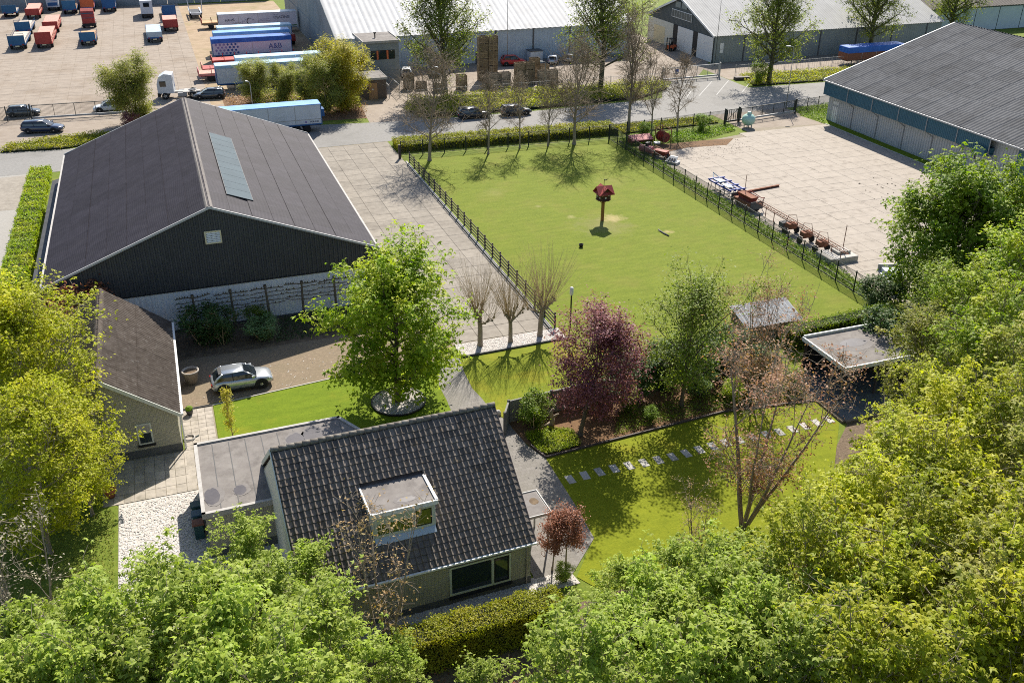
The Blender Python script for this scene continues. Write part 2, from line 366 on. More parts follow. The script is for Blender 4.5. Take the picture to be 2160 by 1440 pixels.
m['orange_red'] = M('orange_red_steel', (.52, .10, .03), (.58, .13, .045), 1, rough=.5)
m['steel_blue'] = M('pale_steel', (.28, .36, .43), (.36, .44, .50), 1, rough=.5)
m['rust'] = M('rusty_steel', (.15, .060, .035), (.25, .105, .06), 4, rough=.85)
m['mach_red'] = M('machine_red', (.24, .038, .026), (.31, .06, .042), 2, rough=.65, dirt=(.12, .05, .035), dscale=1.8, dlo=.45, dhi=.65)
m['mach_pink'] = M('faded_machine_red', (.44, .13, .13), (.50, .18, .17), 2, rough=.6)
m['mach_blue'] = M('machine_blue', (.02, .045, .25), (.03, .07, .32), 2, rough=.5)
m['tank'] = M('pale_green_tank', (.34, .52, .45), (.38, .56, .49), 1, rough=.4, dirt=(.30, .42, .33), dscale=1.5)
m['terracotta'] = M('terracotta', (.34, .13, .06), (.28, .10, .05), 3, rough=.85)
m['pot'] = M('stone_pot', (.30, .27, .235), (.36, .33, .29), 3, rough=.8)
m['bin_green'] = M('bin_green', (.02, .06, .065), rough=.5); m['bin_blue'] = M('bin_blue', (.03, .075, .12), rough=.5); m['bin_brown'] = M('bin_brown', (.15, .06, .04), rough=.6)
m['pebble_wall'] = M('pebbledash', (.135, .135, .12), (.28, .275, .245), 16, rough=.95, bump=.5, bscale=20)
m['print_dark'] = M('dark_print', (.03, .03, .06), rough=.6); m['print_blue'] = M('blue_print', (.03, .08, .26), rough=.6); m['print_lilac'] = M('lilac_print', (.22, .18, .36), rough=.6)
m['print_green'] = M('green_print', (.05, .15, .05), rough=.6)

m['lf_maple'] = leaf('maple_leaf', (.15, .245, .010), (.28, .37, .018), (.41, .43, .03), .45)
m['lf_dark'] = leaf('dark_maple_leaf', (.105, .19, .012), (.21, .31, .018), (.31, .37, .025), .45)
m['lf_yellow'] = leaf('yellow_maple_leaf', (.225, .270, .014), (.35, .375, .024), (.43, .415, .030), .45)
m['lf_gold'] = leaf('golden_leaf', (.29, .32, .013), (.43, .45, .019), (.54, .51, .024), .45)
m['lf_fresh'] = leaf('fresh_green_leaf', (.205, .275, .034), (.37, .43, .075), (.31, .41, .05), .42)
m['lf_olive'] = leaf('olive_leaf', (.20, .225, .030), (.30, .31, .050), (.34, .32, .070), .42)
m['lf_plum'] = leaf('plum_leaf', (.16, .045, .07), (.33, .135, .155), (.24, .085, .10), .38)
m['lf_red'] = leaf('copper_leaf', (.25, .115, .07), (.36, .18, .11), (.31, .19, .09), .35)
m['lf_beech'] = leaf('brown_beech_leaf', (.20, .07, .038), (.30, .12, .065), None, .28)
m['lf_bud'] = leaf('budding_leaf', (.32, .20, .08), (.42, .27, .12), (.30, .26, .09), .38)
m['lf_grey'] = leaf('grey_bud', (.34, .30, .22), (.42, .38, .29), None, .25)
m['lf_green'] = leaf('mid_green_leaf', (.13, .205, .016), (.24, .31, .028), (.28, .32, .03), .42)
m['lf_willow'] = leaf('willow_leaf', (.225, .25, .055), (.32, .325, .08), (.37, .34, .075), .45)
m['lf_willow_y'] = leaf('yellow_willow_leaf', (.40, .34, .028), (.50, .41, .035), (.31, .30, .045), .45)
m['lf_redwood'] = leaf('redwood_leaf', (.16, .215, .026), (.25, .29, .042), (.29, .28, .075), .45)
m['lf_hedge'] = leaf('hedge_leaf', (.095, .165, .010), (.175, .25, .018), (.25, .29, .022), .36)
m['lf_hedge_y'] = leaf('yellow_hedge_leaf', (.24, .265, .014), (.35, .35, .02), (.40, .35, .022), .4)
m['lf_hedge_b'] = leaf('bright_hedge_leaf', (.21, .31, .010), (.33, .42, .016), (.43, .45, .025), .4)
m['lf_cover'] = leaf('ground_cover_leaf', (.14, .16, .016), (.23, .225, .025), (.28, .235, .03), .28)
m['lf_laurel'] = leaf('laurel_leaf', (.028, .065, .016), (.07, .125, .028), None, .18, .6)
m['lf_juniper'] = leaf('juniper_leaf', (.10, .175, .06), (.17, .25, .09), None, .22)
m['lf_weed'] = leaf('weed_leaf', (.115, .205, .012), (.20, .29, .02), None, .38)
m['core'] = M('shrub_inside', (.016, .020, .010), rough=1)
# ------------------------------------------------------------------ ground, roads, paving
def sheet(name, pts, z, mat, kind='structure', label=None):
    b = MB(); b.poly([(x, y, z) for x, y in pts])
    o = b.build(name, mat); o['kind'] = kind
    if label: o['label'] = label
    return o
def rect(x0, y0, x1, y1): return [(x0, y0), (x1, y0), (x1, y1), (x0, y1)]
def gp(*pix): return [tuple(G(*p))[:2] for p in pix]

sheet('ground', rect(-2500, -1500, 2500, 3500), 0, m['rough_grass'])
sheet('forest_floor', [(-30, 5), (60, 5), (75, 40), (54.6, 56), (40, 43), (30, 34.6), (17, 33.6), (6, 33.4), (-7, 36), (-30, 58)], .004, m['litter'])
sheet('paddock_grass', rect(26.9, 50, 54.0, 110.6), .008, m['paddock'])
road = sheet('road', [(-60, 119.8), (-19.3, 119.6), (-13, 119.4), (15.5, 119.2), (27.2, 119.4), (57.7, 117.4), (73.8, 117.6), (140, 118.2), (140, 131), (102, 130), (88, 130.6), (69, 128.6), (50, 127.8), (32, 128.2), (12, 131.2), (-13, 128.8), (-60, 134.5)], .016, m['asphalt'])
sheet('lane', rect(-60, 60, -16.1, 119.7), .012, m['lane'])
sheet('lane_apron', rect(-60, 107.0, -16.1, 119.0), .016, m['concrete'])
sheet('forecourt', [(-60, 134), (-13, 129.4), (8, 131.6), (20, 131), (20, 146), (-60, 146)], .008, m['lotslab'])
sheet('dirt_yard', [(6.2, 146), (28, 146), (28, 245), (6.2, 245)], .008, M('dirt', (.26, .19, .12), (.34, .255, .17), .5, rough=.95, dirt=(.20, .17, .07), dscale=.15))
sheet('crate_yard', [(30, 133.5), (70, 134.5), (84, 140), (92, 150), (92, 320), (70, 320), (82, 161), (30, 161)], .012, m['lotslab'])
sheet('gate_apron', gp((1395, 215), (1400, 172), (1515, 160), (1590, 190), (1590, 200)), .020, m['asphalt'])
sheet('service_lane', rect(88, 136.5, 145, 148.8), .010, m['lotslab'])
sheet('yard_apron', [(73.6, 107), (86, 107), (86, 118), (73.6, 118)], .012, m['lotslab'])
sheet('annex_apron', [(26, 128), (34, 128), (34, 151), (28.5, 151), (26.5, 134)], .014, m['lotslab'])
sheet('shrub_bed', [(8, 133), (27, 131.5), (28.4, 140), (28.4, 150), (8, 150)], .012, m['mulch'])
for k, (a, b) in enumerate([((77.5, 128.2), (84.5, 136.2)), ((80.5, 128.0), (87.5, 136)), ((74.8, 127.4), (78, 131.5)), ((85, 128), (89.5, 133))]):
    d = (Vector(b)-Vector(a)).normalized(); n_ = Vector((-d.y, d.x))*.07
    sheet('road_marking', [tuple(Vector(a)-n_), tuple(Vector(b)-n_), tuple(Vector(b)+n_), tuple(Vector(a)+n_)], .026, m['white_line'])

def slabs(name, base_pts, cols, rows, x0, y0, sx, sy, mat, inside, limit=300, zt=.05, key=None, gap=.022):
    """loose-laid slabs with open joints on a soil bed: the largest in view are objects, the rest one joined part"""
    bed = sheet(name, base_pts, .018, m['joint'])
    cells = [(x0+(i+.5)*sx, y0+(j+.5)*sy) for i in range(cols) for j in range(rows)]
    cells = [c for c in cells if inside(*c)]
    cells.sort(key=key or (lambda c: c[0]**2+c[1]**2))
    rr = random.Random(len(name)); g = gap/2
    me = MB().bbox(-sx/2+g, -sy/2+g, -.03, sx/2-g, sy/2-g, 0, .012).mesh('slab', mat)
    rest = MB()
    for k, (x, y) in enumerate(cells):
        dz = zt+rr.uniform(-.006, .006)
        if k < limit: link('slab', me, bed, (x, y, dz), (rr.uniform(-.003, .003), rr.uniform(-.003, .003), rr.uniform(-.003, .003)))
        else: rest.bbox(x-sx/2+g, y-sy/2+g, dz-.03, x+sx/2-g, y+sy/2-g, dz, .012)
    if rest.v:
        o = rest.build('slabs', mat, bed); o['kind'] = 'stuff'
    return bed

slabs('concrete_drive', [(14.6, 62.8), (18.3, 62.8), (26.3, 62.8), (26.3, 119.3), (14.6, 119.1)], 6, 28, 14.5, 62.9, 1.965, 2.0, m['concrete'],
      lambda x, y: not (x < 18.4 and y < 66) )
yard_poly = [(55.4, 52), (86.1, 52), (86.1, 108.4), (76, 109.5), (72, 107.5), (66, 106.2), (55.4, 106.8)]
def in_yard(x, y): return 56.2 < x < 86 and y < (105.4 if x < 73 else 107.6)
slabs('storage_yard', yard_poly, 15, 27, 56, 54, 2.0, 2.0, m['yardslab'], in_yard, key=lambda c: -c[1], gap=.016)
slabs('trailer_lot', [(-60, 146), (6.2, 146), (6.2, 300), (-60, 300)], 24, 60, -41.8, 146.2, 2.0, 2.0, m['lotslab'],
      lambda x, y: True)
sheet('yard_debris', [(57, 102.8), (62, 104.2), (67.5, 103.6), (70, 106), (66, 106.4), (57, 106.6)], .062, m['mulch'])

sheet('garage_drive', [(-2.3, 59.9), (8.3, 60.75), (16.4, 60.3), (17.2, 60.8), (18.2, 62.9), (18.2, 67.2), (-2.3, 67.3)], .020, m['drive'])
sheet('planting_bed', rect(-2.3, 67.2, 14.6, 72.2), .024, m['soil'])
sheet('front_lawn', [(-.15, 50.0), (10, 49.4), (14.6, 51.2), (15.2, 53), (15.35, 55), (15.4, 57.2), (15.9, 59.2), (16.4, 60.3), (8.3, 60.7), (-.15, 59.75)], .028, m['lawn'])
sheet('side_lawn', [(18.0, 60.5), (27.3, 60.8), (27.2, 51.4), (18.6, 51.1), (17.9, 52.6), (17.75, 54.6), (17.55, 56.0), (17.7, 58.4)], .028, m['mosslawn'])
sheet('garden_path', [(15.35, 55), (15.4, 57.2), (15.9, 59.2), (16.4, 60.3), (17.2, 60.8), (18.0, 60.6), (17.7, 58.4), (17.55, 56.0), (17.75, 54.6), (17.9, 52.6), (18.5, 51.0), (18.4, 47), (14, 47), (14, 51.5)], .024, m['pathgrey'])
sheet('side_path', [(15.0, 51), (18.4, 51), (18.7, 47.9), (19.3, 46.2), (19.2, 41.5), (19.0, 38.0), (16.6, 35.6), (14.6, 36.0)], .032, m['pathgrey'])
sheet('back_lawn', [(19.3, 46.2), (26, 46.7), (33, 47.2), (39.9, 46.3), (39.7, 43.4), (36, 39), (31, 34.6), (24, 33.2), (17.6, 34), (16.8, 35.4), (19.0, 38.0), (19.2, 41.5)], .028, m['backlawn'])
sheet('flower_bed', [(18.2, 50.4), (18.8, 47.8), (19.3, 46.25), (26, 46.75), (33, 47.25), (39.9, 46.4), (41, 52.5), (27.0, 51.3), (18.6, 50.95)], .022, m['mulch'])
sheet('gravel_patch', rect(-6.3, 34, -1.5, 50.1), .026, m['gravel'])
sheet('gravel_front', [(-1.5, 34.5), (16.8, 34.9), (16.6, 36.1), (14.2, 36.1), (2.4, 35.7), (2.4, 43.5), (-1.5, 43.5)], .026, m['gravel'])
sheet('gravel_strip', [(18.0, 60.65), (27.0, 60.9), (27.0, 62.85), (18.3, 62.75)], .032, m['gravel'])
sheet('left_verge', [(-14.2, 40), (-6.4, 40), (-6.4, 50.1), (-7.2, 50.3), (-7.2, 54.6), (-14.2, 54.6)], .024, m['rough_grass'])
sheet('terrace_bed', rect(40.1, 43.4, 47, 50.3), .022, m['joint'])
sheet('machinery_strip', [(54.3, 52), (56.0, 52), (56.0, 106.8), (54.3, 110)], .022, m['rough_grass'])
sheet('shed_verge', [(86.15, 84), (87.7, 60), (87.7, 110.4), (86.9, 113.5), (85.4, 113.6), (86.15, 108)], .024, m['lawn'])

# patio tiles by the garage and the terrace
pat = sheet('patio', [(-7.2, 50.1), (-1.5, 50.1), (-1.5, 50.6), (-.2, 50.6), (-.2, 59.75), (-2.3, 59.75), (-2.3, 54.8), (-7.2, 54.8)], .020, m['joint'])
tm = MB().bbox(-.242, -.242, -.03, .242, .242, 0, .006).mesh('tile', m['patio'])
tm2 = MB().bbox(-.29, -.44, -.03, .29, .44, 0, .006).mesh('tile', m['patio'])
for i in range(4):
    for j in range(18):
        link('tile', tm, pat, (-2.03+i*.5, 50.9+j*.5, .05+rnd.uniform(-.004, .004)), (rnd.uniform(-.005, .005), rnd.uniform(-.005, .005), 0))
for i in range(9):
    for j in range(5):
        link('tile', tm2, pat, (-6.9+i*.6, 50.58+j*.9, .05+rnd.uniform(-.004, .004)), (rnd.uniform(-.004, .004), rnd.uniform(-.004, .004), 0))
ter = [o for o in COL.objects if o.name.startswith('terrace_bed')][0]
tm3 = MB().bbox(-.49, -.49, -.04, .49, .49, 0, .008).mesh('tile', m['shade_terrace'])  # tiles carry the shelter roof's shadow in their dark colour
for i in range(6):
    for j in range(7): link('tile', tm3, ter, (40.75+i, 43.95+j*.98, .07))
b = MB(); b.bbox(39.85, 43.3, 0, 40.1, 50.3, .18, .02); b.bbox(40.1, 43.15, 0, 47, 43.38, .18, .02); b.build('edging', m['wood_old'], ter)

# stepping stones across the back lawn
sm = MB().bbox(-.24, -.42, -.03, .24, .42, .0, .015).mesh('stepping_stone', m['conc_plain'])
for k in range(20):
    o = link('stepping_stone', sm, None, (19.9+k*1.02, 43.55+.09*math.sin(k*.7)+.02*k, .055), (0, 0, rnd.uniform(-.05, .05)))
    ordn = ['first', 'second', 'third', 'fourth', 'fifth', 'sixth', 'seventh', 'eighth', 'ninth', 'tenth', 'eleventh', 'twelfth', 'thirteenth', 'fourteenth', 'fifteenth', 'sixteenth', 'seventeenth', 'eighteenth', 'nineteenth', 'twentieth'][k]
    tag(o, f'{ordn} pale stepping stone in the back lawn, counted from the tiled house', 'stepping stone', 'stepping stones across the back lawn')

# kerbs and edgings
def kerb(name, label, pts, w_=.1, h=.1, mat='conc_plain', cat='edging'):
    b = MB()
    for (x0, y0), (x1, y1) in zip(pts[:-1], pts[1:]):
        d = Vector((x1-x0, y1-y0)).normalized(); n_ = Vector((-d.y, d.x))*w_/2
        b.extr([(x0-n_.x, y0-n_.y, 0), (x1-n_.x, y1-n_.y, 0), (x1+n_.x, y1+n_.y, 0), (x0+n_.x, y0+n_.y, 0)][::-1], (0, 0, -h))
        for i in range(len(b.v)-8, len(b.v)): b.v[i] = (b.v[i][0], b.v[i][1], b.v[i][2]+h)
    return tag(b.build(name, m[mat]), label, cat)
kerb('lawn_edging', 'concrete edging between front lawn and brown brick drive', [(-.2, 59.8), (8.3, 60.75), (16.3, 60.4)], .1, .07)
kerb('bed_edging', 'dark edging board between back lawn and mulched flower bed', [(18.9, 47.8), (19.35, 46.2), (26, 46.7), (33, 47.2), (39.8, 46.35)], .1, .16, 'wood_rail')
kerb('strip_edging', 'dark edging along the white gravel strip under three pollards', [(18.0, 60.6), (27.1, 60.85)], .12, .16, 'plinth')
kerb('drive_kerb', 'pale concrete kerb under the brown rail fence', [(26.45, 62.9), (26.45, 110)], .22, .12)
kerb('yard_kerb', 'low concrete kerb along the machinery strip beside mesh fence', [(55.0, 56), (55.0, 109.5)], .14, .14, 'lime')
kerb('road_kerb', 'kerb along the near side of the access road', [(27.5, 119.1), (57.7, 117.1), (72.9, 117.3)], .14, .1)
kerb('patio_edging', 'dark drain edging between patio tiles and brick drive', [(-2.3, 59.82), (-.2, 59.82)], .14, .08, 'black_metal')
kerb('storage_kerb', 'kerb between concrete yard and long shed lawn strip', [(86.1, 62), (86.1, 108.2)], .16, .1)

# ------------------------------------------------------------------ buildings
def sheet_roof(parent, eave, ridge_x, ridge_z, y0, y1, courses, bays, mat, pitch=.25, amp=.07, name='roof_sheet', over=.0):
    """one slope of corrugated sheets laid in courses; eave=(x,z); runs along local y"""
    ex, ez = eave; dx, dz = ridge_x-ex, ridge_z-ez
    sl_ = math.hypot(dx, dz); c = sl_/courses; bl = (y1-y0)/bays
    s = 1 if dx > 0 else -1; ang = math.atan2(dz, abs(dx))
    b = MB()
    if s > 0: b.corr((0, 0, 0), (0, -1, 0), (1, 0, 0), bl+.02, pitch, amp, 0, c+.10)
    else: b.corr((0, 0, 0), (0, 1, 0), (-1, 0, 0), bl+.02, pitch, amp, 0, c+.10)
    me = b.mesh(name, mat, True)
    for i in range(courses):
        for j in range(bays):
            t = i*c; rr = rnd.uniform(-.004, .004)
            y = y0+j*bl if s < 0 else y0+(j+1)*bl
            link(name, me, parent, (ex+s*t*math.cos(ang), y, ez+t*math.sin(ang)+.012*(i % 2)+rr+(.02 if i else .0)), (0, (-ang-.028) if s > 0 else (ang+.028), 0))
m['ridge_dark'] = M('weathered_ridge', (.15, .135, .125), (.20, .18, .165), 3, rough=.85, vary=.15)
m['trim_pale'] = M('weathered_trim', (.40, .40, .40), rough=.6)
def gable_pts(x0, x1, xr, z0, ze, zr, y): return [(x0, y, z0), (x1, y, z0), (x1, y, ze), (xr, y, zr), (x0, y, ze)]

# --- the dark barn
BX, BY = 1.85, 72.07
barn = thing('barn', 'large dark brown barn with white lower gable wall and roof collectors', 'barn', (BX, BY, 0))
hw, he, hr, ln = 12.55, 5.12, 10.02, 35.8
b = MB(); b.extr(gable_pts(-hw, hw, 0, 0, he-.12, hr-.12, .06), (0, ln-.1, 0)); b.build('wall', m['barn_dark'], barn)
tl = lambda x: he+.0+(hr-he)*(1-abs(x-hw)/hw)
b = MB(); b.corr((-hw, .05, 0), (1, 0, 0), (0, 0, 1), 2*hw, .36, .08, 3.56, lambda t: tl(t)-.06, True); b.build('gable_cladding', m['barn_dark'], barn)
b = MB(); b.corr((-hw+.02, .03, 0), (1, 0, 0), (0, 0, 1), 2*hw-.04, .42, .03, .22, 3.56, True); b.build('lower_cladding', m['barn_white'], barn)
b = MB(); b.box(-hw, -.06, 3.53, hw, .04, 3.60); b.build('drip_flashing', m['black_metal'], barn)
b = MB(); b.box(-hw, -.03, 0, hw, .06, .24); b.build('plinth', m['plinth'], barn)
b = MB(); b.corr((hw+.01, 0, 0), (0, 1, 0), (0, 0, 1), ln, .3, .04, 0, he-.1, True); b.build('side_cladding', m['barn_dark'], barn); b = MB(); b.corr((-hw-.01, ln, 0), (0, -1, 0), (0, 0, 1), ln, .3, .04, 0, he-.1, True); b.build('side_cladding', m['barn_dark'], barn)
sheet_roof(barn, (-hw-.15, he-.02), 0, hr+.05, -.12, ln+.1, 8, 18, m['barn_roof'])
sheet_roof(barn, (hw+.15, he-.02), 0, hr+.05, -.12, ln+.1, 8, 18, m['barn_roof'])
for k in range(12):
    b = MB(); y0 = -.15+k*ln/12; b.extr([(-.34, y0, hr+.0), (-.16, y0, hr+.17), (.16, y0, hr+.17), (.34, y0, hr+.0), (.1, y0, hr+.1), (-.1, y0, hr+.1)], (0, ln/12+.03, 0)); b.build('ridge_cap', m['ridge_dark'], barn)
for s in (-1, 1):
    for yy in (-.2, ln+.04):
        b = MB(); b.extr([(s*(hw+.25), yy, he-.08), (s*(hw+.25), yy, he+.10), (0, yy, hr+.17), (0, yy, hr-.02)], (0, .10, 0)); b.build('verge_trim', m['trim_pale'], barn)
    b = MB(); b.box(s*(hw+.16), -.1, he-.16, s*(hw+.34), ln, he-.02); b.build('gutter', m['trim_grey'], barn)
v = thing('vent', None, None); v.parent = barn; v.location = (-.03, -.02, 7.66); v.name = 'vent'
b = MB(); b.box(-.62, -.06, -.52, .62, .02, -.42); b.box(-.62, -.06, .42, .62, .02, .52); b.box(-.62, -.06, -.42, -.52, .02, .42); b.box(.52, -.06, -.42, .62, .02, .42); b.build('frame', m['vent_frame'], v)
for k in range(6):
    b = MB(); z = -.36+k*.14; b.extr([(-.52, -.05, z-.045), (.52, -.05, z-.045), (.52, .0, z+.055), (-.52, .0, z+.055)], (0, .012, .006)); b.build('slat', m['trim_white'], v)
# roof collectors: one row on the right-hand slope
sa = math.atan2(hr-he, hw)
for k in range(10):
    y = 3.9+k*1.9
    b = MB(); b.box(-1.08, -.935, 0, 1.08, .935, .12); f = b.build('collector', m['black_metal'], barn)
    f.location = (2.55, y+.9, hr-2.55*math.tan(sa)+.16); f.rotation_euler = (0, sa, 0)
    b = MB(); b.box(-1.04, -.93, .12, 1.04, .93, .126); b.build('pane', m['collector'], f)
b = MB(); b.box(hw+.1, 5.5, 4.0, hw+.5, 5.9, 4.35); b.tube((hw, 5.7, 4.3), (hw+.35, 5.7, 4.3), .04); b.build('flood_lamp', m['trim_white'], barn)
# lean-to on the far left side
b = MB(); b.corr((-hw-1.9, ln-.4, 2.55), (0, -1, 0), (1, 0, .28), 28, .2, .05, 0, 1.95); b.build('lean_to_roof', m['shed_roof'], barn, True)
b = MB(); b.box(-hw-1.75, 8.2, 0, -hw-.02, ln-.5, 2.5); b.build('lean_to_wall', m['barn_dark'], barn)

# --- the brick garage
GX, GY = -2.3, 54.85
gar = thing('garage', 'brick garage with weathered corrugated roof left of the silver car', 'garage', (GX, GY, 0))
gw, gl, ge, gr = 8.5, 13.0, 2.85, 6.15
b = MB(); b.extr(gable_pts(-gw, -.12, -gw/2, .0, ge-.05, gr-.12, 0), (0, gl, 0)); b.build('wall', m['brick'], gar)
b = MB(); b.box(-gw-.02, -.03, 0, -.1, .0, .55); b.box(-.12, -.03, 0, -.09, gl, .45); b.build('plinth', m['plinth'], gar)
sheet_roof(gar, (.12, ge), -gw/2, gr, -.3, gl+.25, 4, 6, m['gar_roof'], .29, .10)
sheet_roof(gar, (-gw-.12, ge), -gw/2, gr, -.3, gl+.25, 4, 6, m['gar_roof'], .29, .10)
for k in range(8):
    b = MB(); y0 = -.32+k*1.7; b.extr([(-gw/2-.3, y0, gr-.10), (-gw/2-.1, y0, gr+.13), (-gw/2+.1, y0, gr+.13), (-gw/2+.3, y0, gr-.10)], (0, 1.72, 0)); b.build('ridge_cap', m['gar_roof'], gar)
for s, xa in ((1, .18), (-1, -gw-.18)):
    b = MB(); b.extr([(xa, -.36, ge-.24), (xa, -.36, ge+.03), (-gw/2, -.36, gr+.06), (-gw/2, -.36, gr-.24)], (0, .06, 0)); b.build('verge_board', m['cream_wall'], gar)
b = MB(); b.box(.12, -.3, ge-.12, .30, gl+.2, ge+.02); b.tube((.1, .1, 0), (.1, .1, ge-.1), .05); b.build('gutter', m['trim_white'], gar)
wv = link('window', MB().box(-2.62, -.05, .95, -1.72, .05, 2.45).mesh('window', m['cream_wall']), gar)
MB().box(-2.52, -.062, 1.06, -1.82, -.052, 1.75).build('pane', m['glass'], wv); MB().box(-2.52, -.062, 1.79, -1.82, -.052, 2.36).build('pane', m['trim_grey'], wv)
MB().box(-2.7, -.12, .80, -1.64, .02, .94).build('sill', m['sill'], wv)

# --- the house with its tiled roof
HR = R(1.8)
house = thing('house', 'brick house with dark tiled roof and flat dormer behind the front trees', 'house', (14.39, 35.84, 0), HR)
W_, D_, ez_, rz_ = 12.0, 11.4, 3.05, 7.80
ang = math.atan2(rz_-ez_, D_/2+.35)
b = MB(); b.extr([(-.1, 0, .0), (-.1, D_, .0), (-.1, D_, 2.85), (-.1, D_/2, 7.35), (-.1, 0, 2.85)], (-W_+.1, 0, 0)); b.build('wall', m['brick'], house)
b = MB(); b.box(-W_-.02, -.025, 0, -.08, 0, .48); b.box(-.1, -.025, 0, -.075, D_, .48); b.build('plinth', m['plinth'], house)
# tiles: rows up the slope, each one a single-roll tile with a thick lower edge
tw, tl_ = .30, .355
def tile_profile():
    pr = [(0, 0), (.02, .06), (.055, .09), (.095, .06), (.12, .004), (.21, -.008), (tw+.004, .0)]
    b = MB(); L_ = .41; vs = []; fs = []
    for yy, lift in ((0, .062), (L_, .012)):
        for x, h in pr: vs.append((x, yy, h+lift))
    n_ = len(pr)
    for i in range(n_-1): fs.append((i, i+1, n_+i+1, n_+i))
    for x, h in pr: vs.append((x, 0, h+.0))
    for i in range(n_-1): fs.append((2*n_+i, 2*n_+i+1, i+1, i))
    b.add(vs, fs); return b
tp = tile_profile(); tme = tp.mesh('roof_tile', m['tile'])
ca, sa_ = math.cos(ang), math.sin(ang)
tiles = []
rows = int((D_/2+.35)/ca/tl_)
for r_ in range(rows):
    for c_ in range(40):
        x = -W_+.02+c_*tw; t = r_*tl_
        y, z = -.35+t*ca, ez_+t*sa_
        yc = y+.17
        if -8.15 < x+.15 < -4.72 and 1.05 < yc < 3.55: continue
        tiles.append((x, y, z, r_))
tiles.sort(key=lambda q: (q[0] < -6.3, q[3] if q[0] > -6.3 else 0, -q[0]))
def near(q): return (q[0]+14.39)**2+(q[1]+35.8)**2 + (0 if q[0] > -8.6 else 500)
tiles.sort(key=near)
rest = MB()
for k, (x, y, z, r_) in enumerate(tiles):
    jx, jz = rnd.uniform(-.006, .006), rnd.uniform(-.006, .006)
    if k < 300: link('roof_tile', tme, house, (x+jx, y, z+jz), (ang+rnd.uniform(-.008, .008), 0, rnd.uniform(-.012, .012)))
    else:
        mt = Matrix.Translation((x+jx, y, z+jz)) @ Matrix.Rotation(ang+rnd.uniform(-.01, .01), 4, 'X') @ Matrix.Rotation(rnd.uniform(-.012, .012), 4, 'Z')
        rest.add([mt @ Vector(p) for p in tp.v], tp.f)
for r_ in range(rows):                                  # the slope facing away
    for c_ in range(40):
        mt = Matrix.Translation((-W_+.02+(c_+1)*tw, D_+.35-r_*tl_*ca, ez_+r_*tl_*sa_)) @ Matrix.Rotation(math.pi, 4, 'Z') @ Matrix.Rotation(ang, 4, 'X')
        rest.add([mt @ Vector(p) for p in tp.v], tp.f)
o = rest.build('roof_tiles', m['tile'], house); o['kind'] = 'stuff'
b = MB(); b.extr([(-.0, -.3, ez_-.1), (-.0, D_/2, rz_-.1), (-.0, D_+.3, ez_-.1), (-.0, D_+.3, ez_-.16), (-.0, D_/2, rz_-.2), (-.0, -.3, ez_-.16)], (-W_, 0, 0)); b.build('roof_deck', m['wood_rail'], house)
rme = MB().path([(0, 0, 0), (.44, 0, .0)], [.155, .14], 10).mesh('ridge_tile', m['ridge_tile'], True)
for k in range(30): link('ridge_tile', rme, house, (-W_+.02+k*.4, D_/2, rz_+.0+rnd.uniform(-.008, .008)), (0, 0, rnd.uniform(-.01, .01)))
for x0 in (-W_-.05, .0):
    b = MB(); b.extr([(x0, -.36, ez_-.22), (x0, -.36, ez_+.07), (x0, D_/2, rz_+.07), (x0, D_+.36, ez_+.07), (x0, D_+.36, ez_-.22), (x0, D_/2, rz_-.24)], (.05, 0, 0)); b.build('verge_board', m['cream_wall'] if x0 < -1 else m['wood_rail'], house)
b = MB(); b.extr([(-W_-.03, -.05, 2.6), (-W_-.03, D_/2, 7.3), (-W_-.03, D_+.05, 2.6), (-W_-.03, D_+.05, .0), (-W_-.03, -.05, .0)], (.025, 0, 0)); b.build('side_panel', m['cream_wall'], house)
b = MB(); b.box(-W_, -.50, ez_-.10, .05, -.37, ez_+.0); b.build('gutter', m['trim_white'], house)
b = MB(); b.path([(-.35, -.42, ez_-.1), (-.35, -.07, ez_-.35), (-.35, -.07, .1)], .045, 8); b.build('downpipe', m['trim_grey'], house, True)
# front window: frame, two panes, curtain of plants inside, black sill band
wn = link('window', MB().box(-4.58, -.04, .56, -4.46, .06, 2.42).box(-1.32, -.04, .56, -1.22, .06, 2.42).box(-4.46, -.04, 2.32, -1.32, .06, 2.42).box(-4.46, -.04, .56, -1.32, .06, .68).box(-2.30, -.04, .68, -2.16, .06, 2.32).mesh('window', m['cream']), house)
MB().box(-4.46, -.008, .68, -2.30, .0, 2.32).build('pane', m['glass'], wn)
f = MB().box(-2.16, -.035, .68, -2.08, .0, 2.32).box(-1.40, -.035, .68, -1.32, .0, 2.32).box(-2.08, -.035, 2.24, -1.40, .0, 2.32).box(-2.08, -.035, .68, -1.40, .0, .76).build('casement', m['sill'], wn)
MB().box(-2.08, -.012, .76, -1.40, -.004, 2.24).build('pane', m['glass'], wn)
MB().box(-4.60, -.14, .40, -1.18, .02, .555).build('sill', m['sill'], wn)
MB().box(-4.62, -.012, 2.42, -1.18, .0, 2.66).build('soldier_course', m['ridge_tile'], wn)
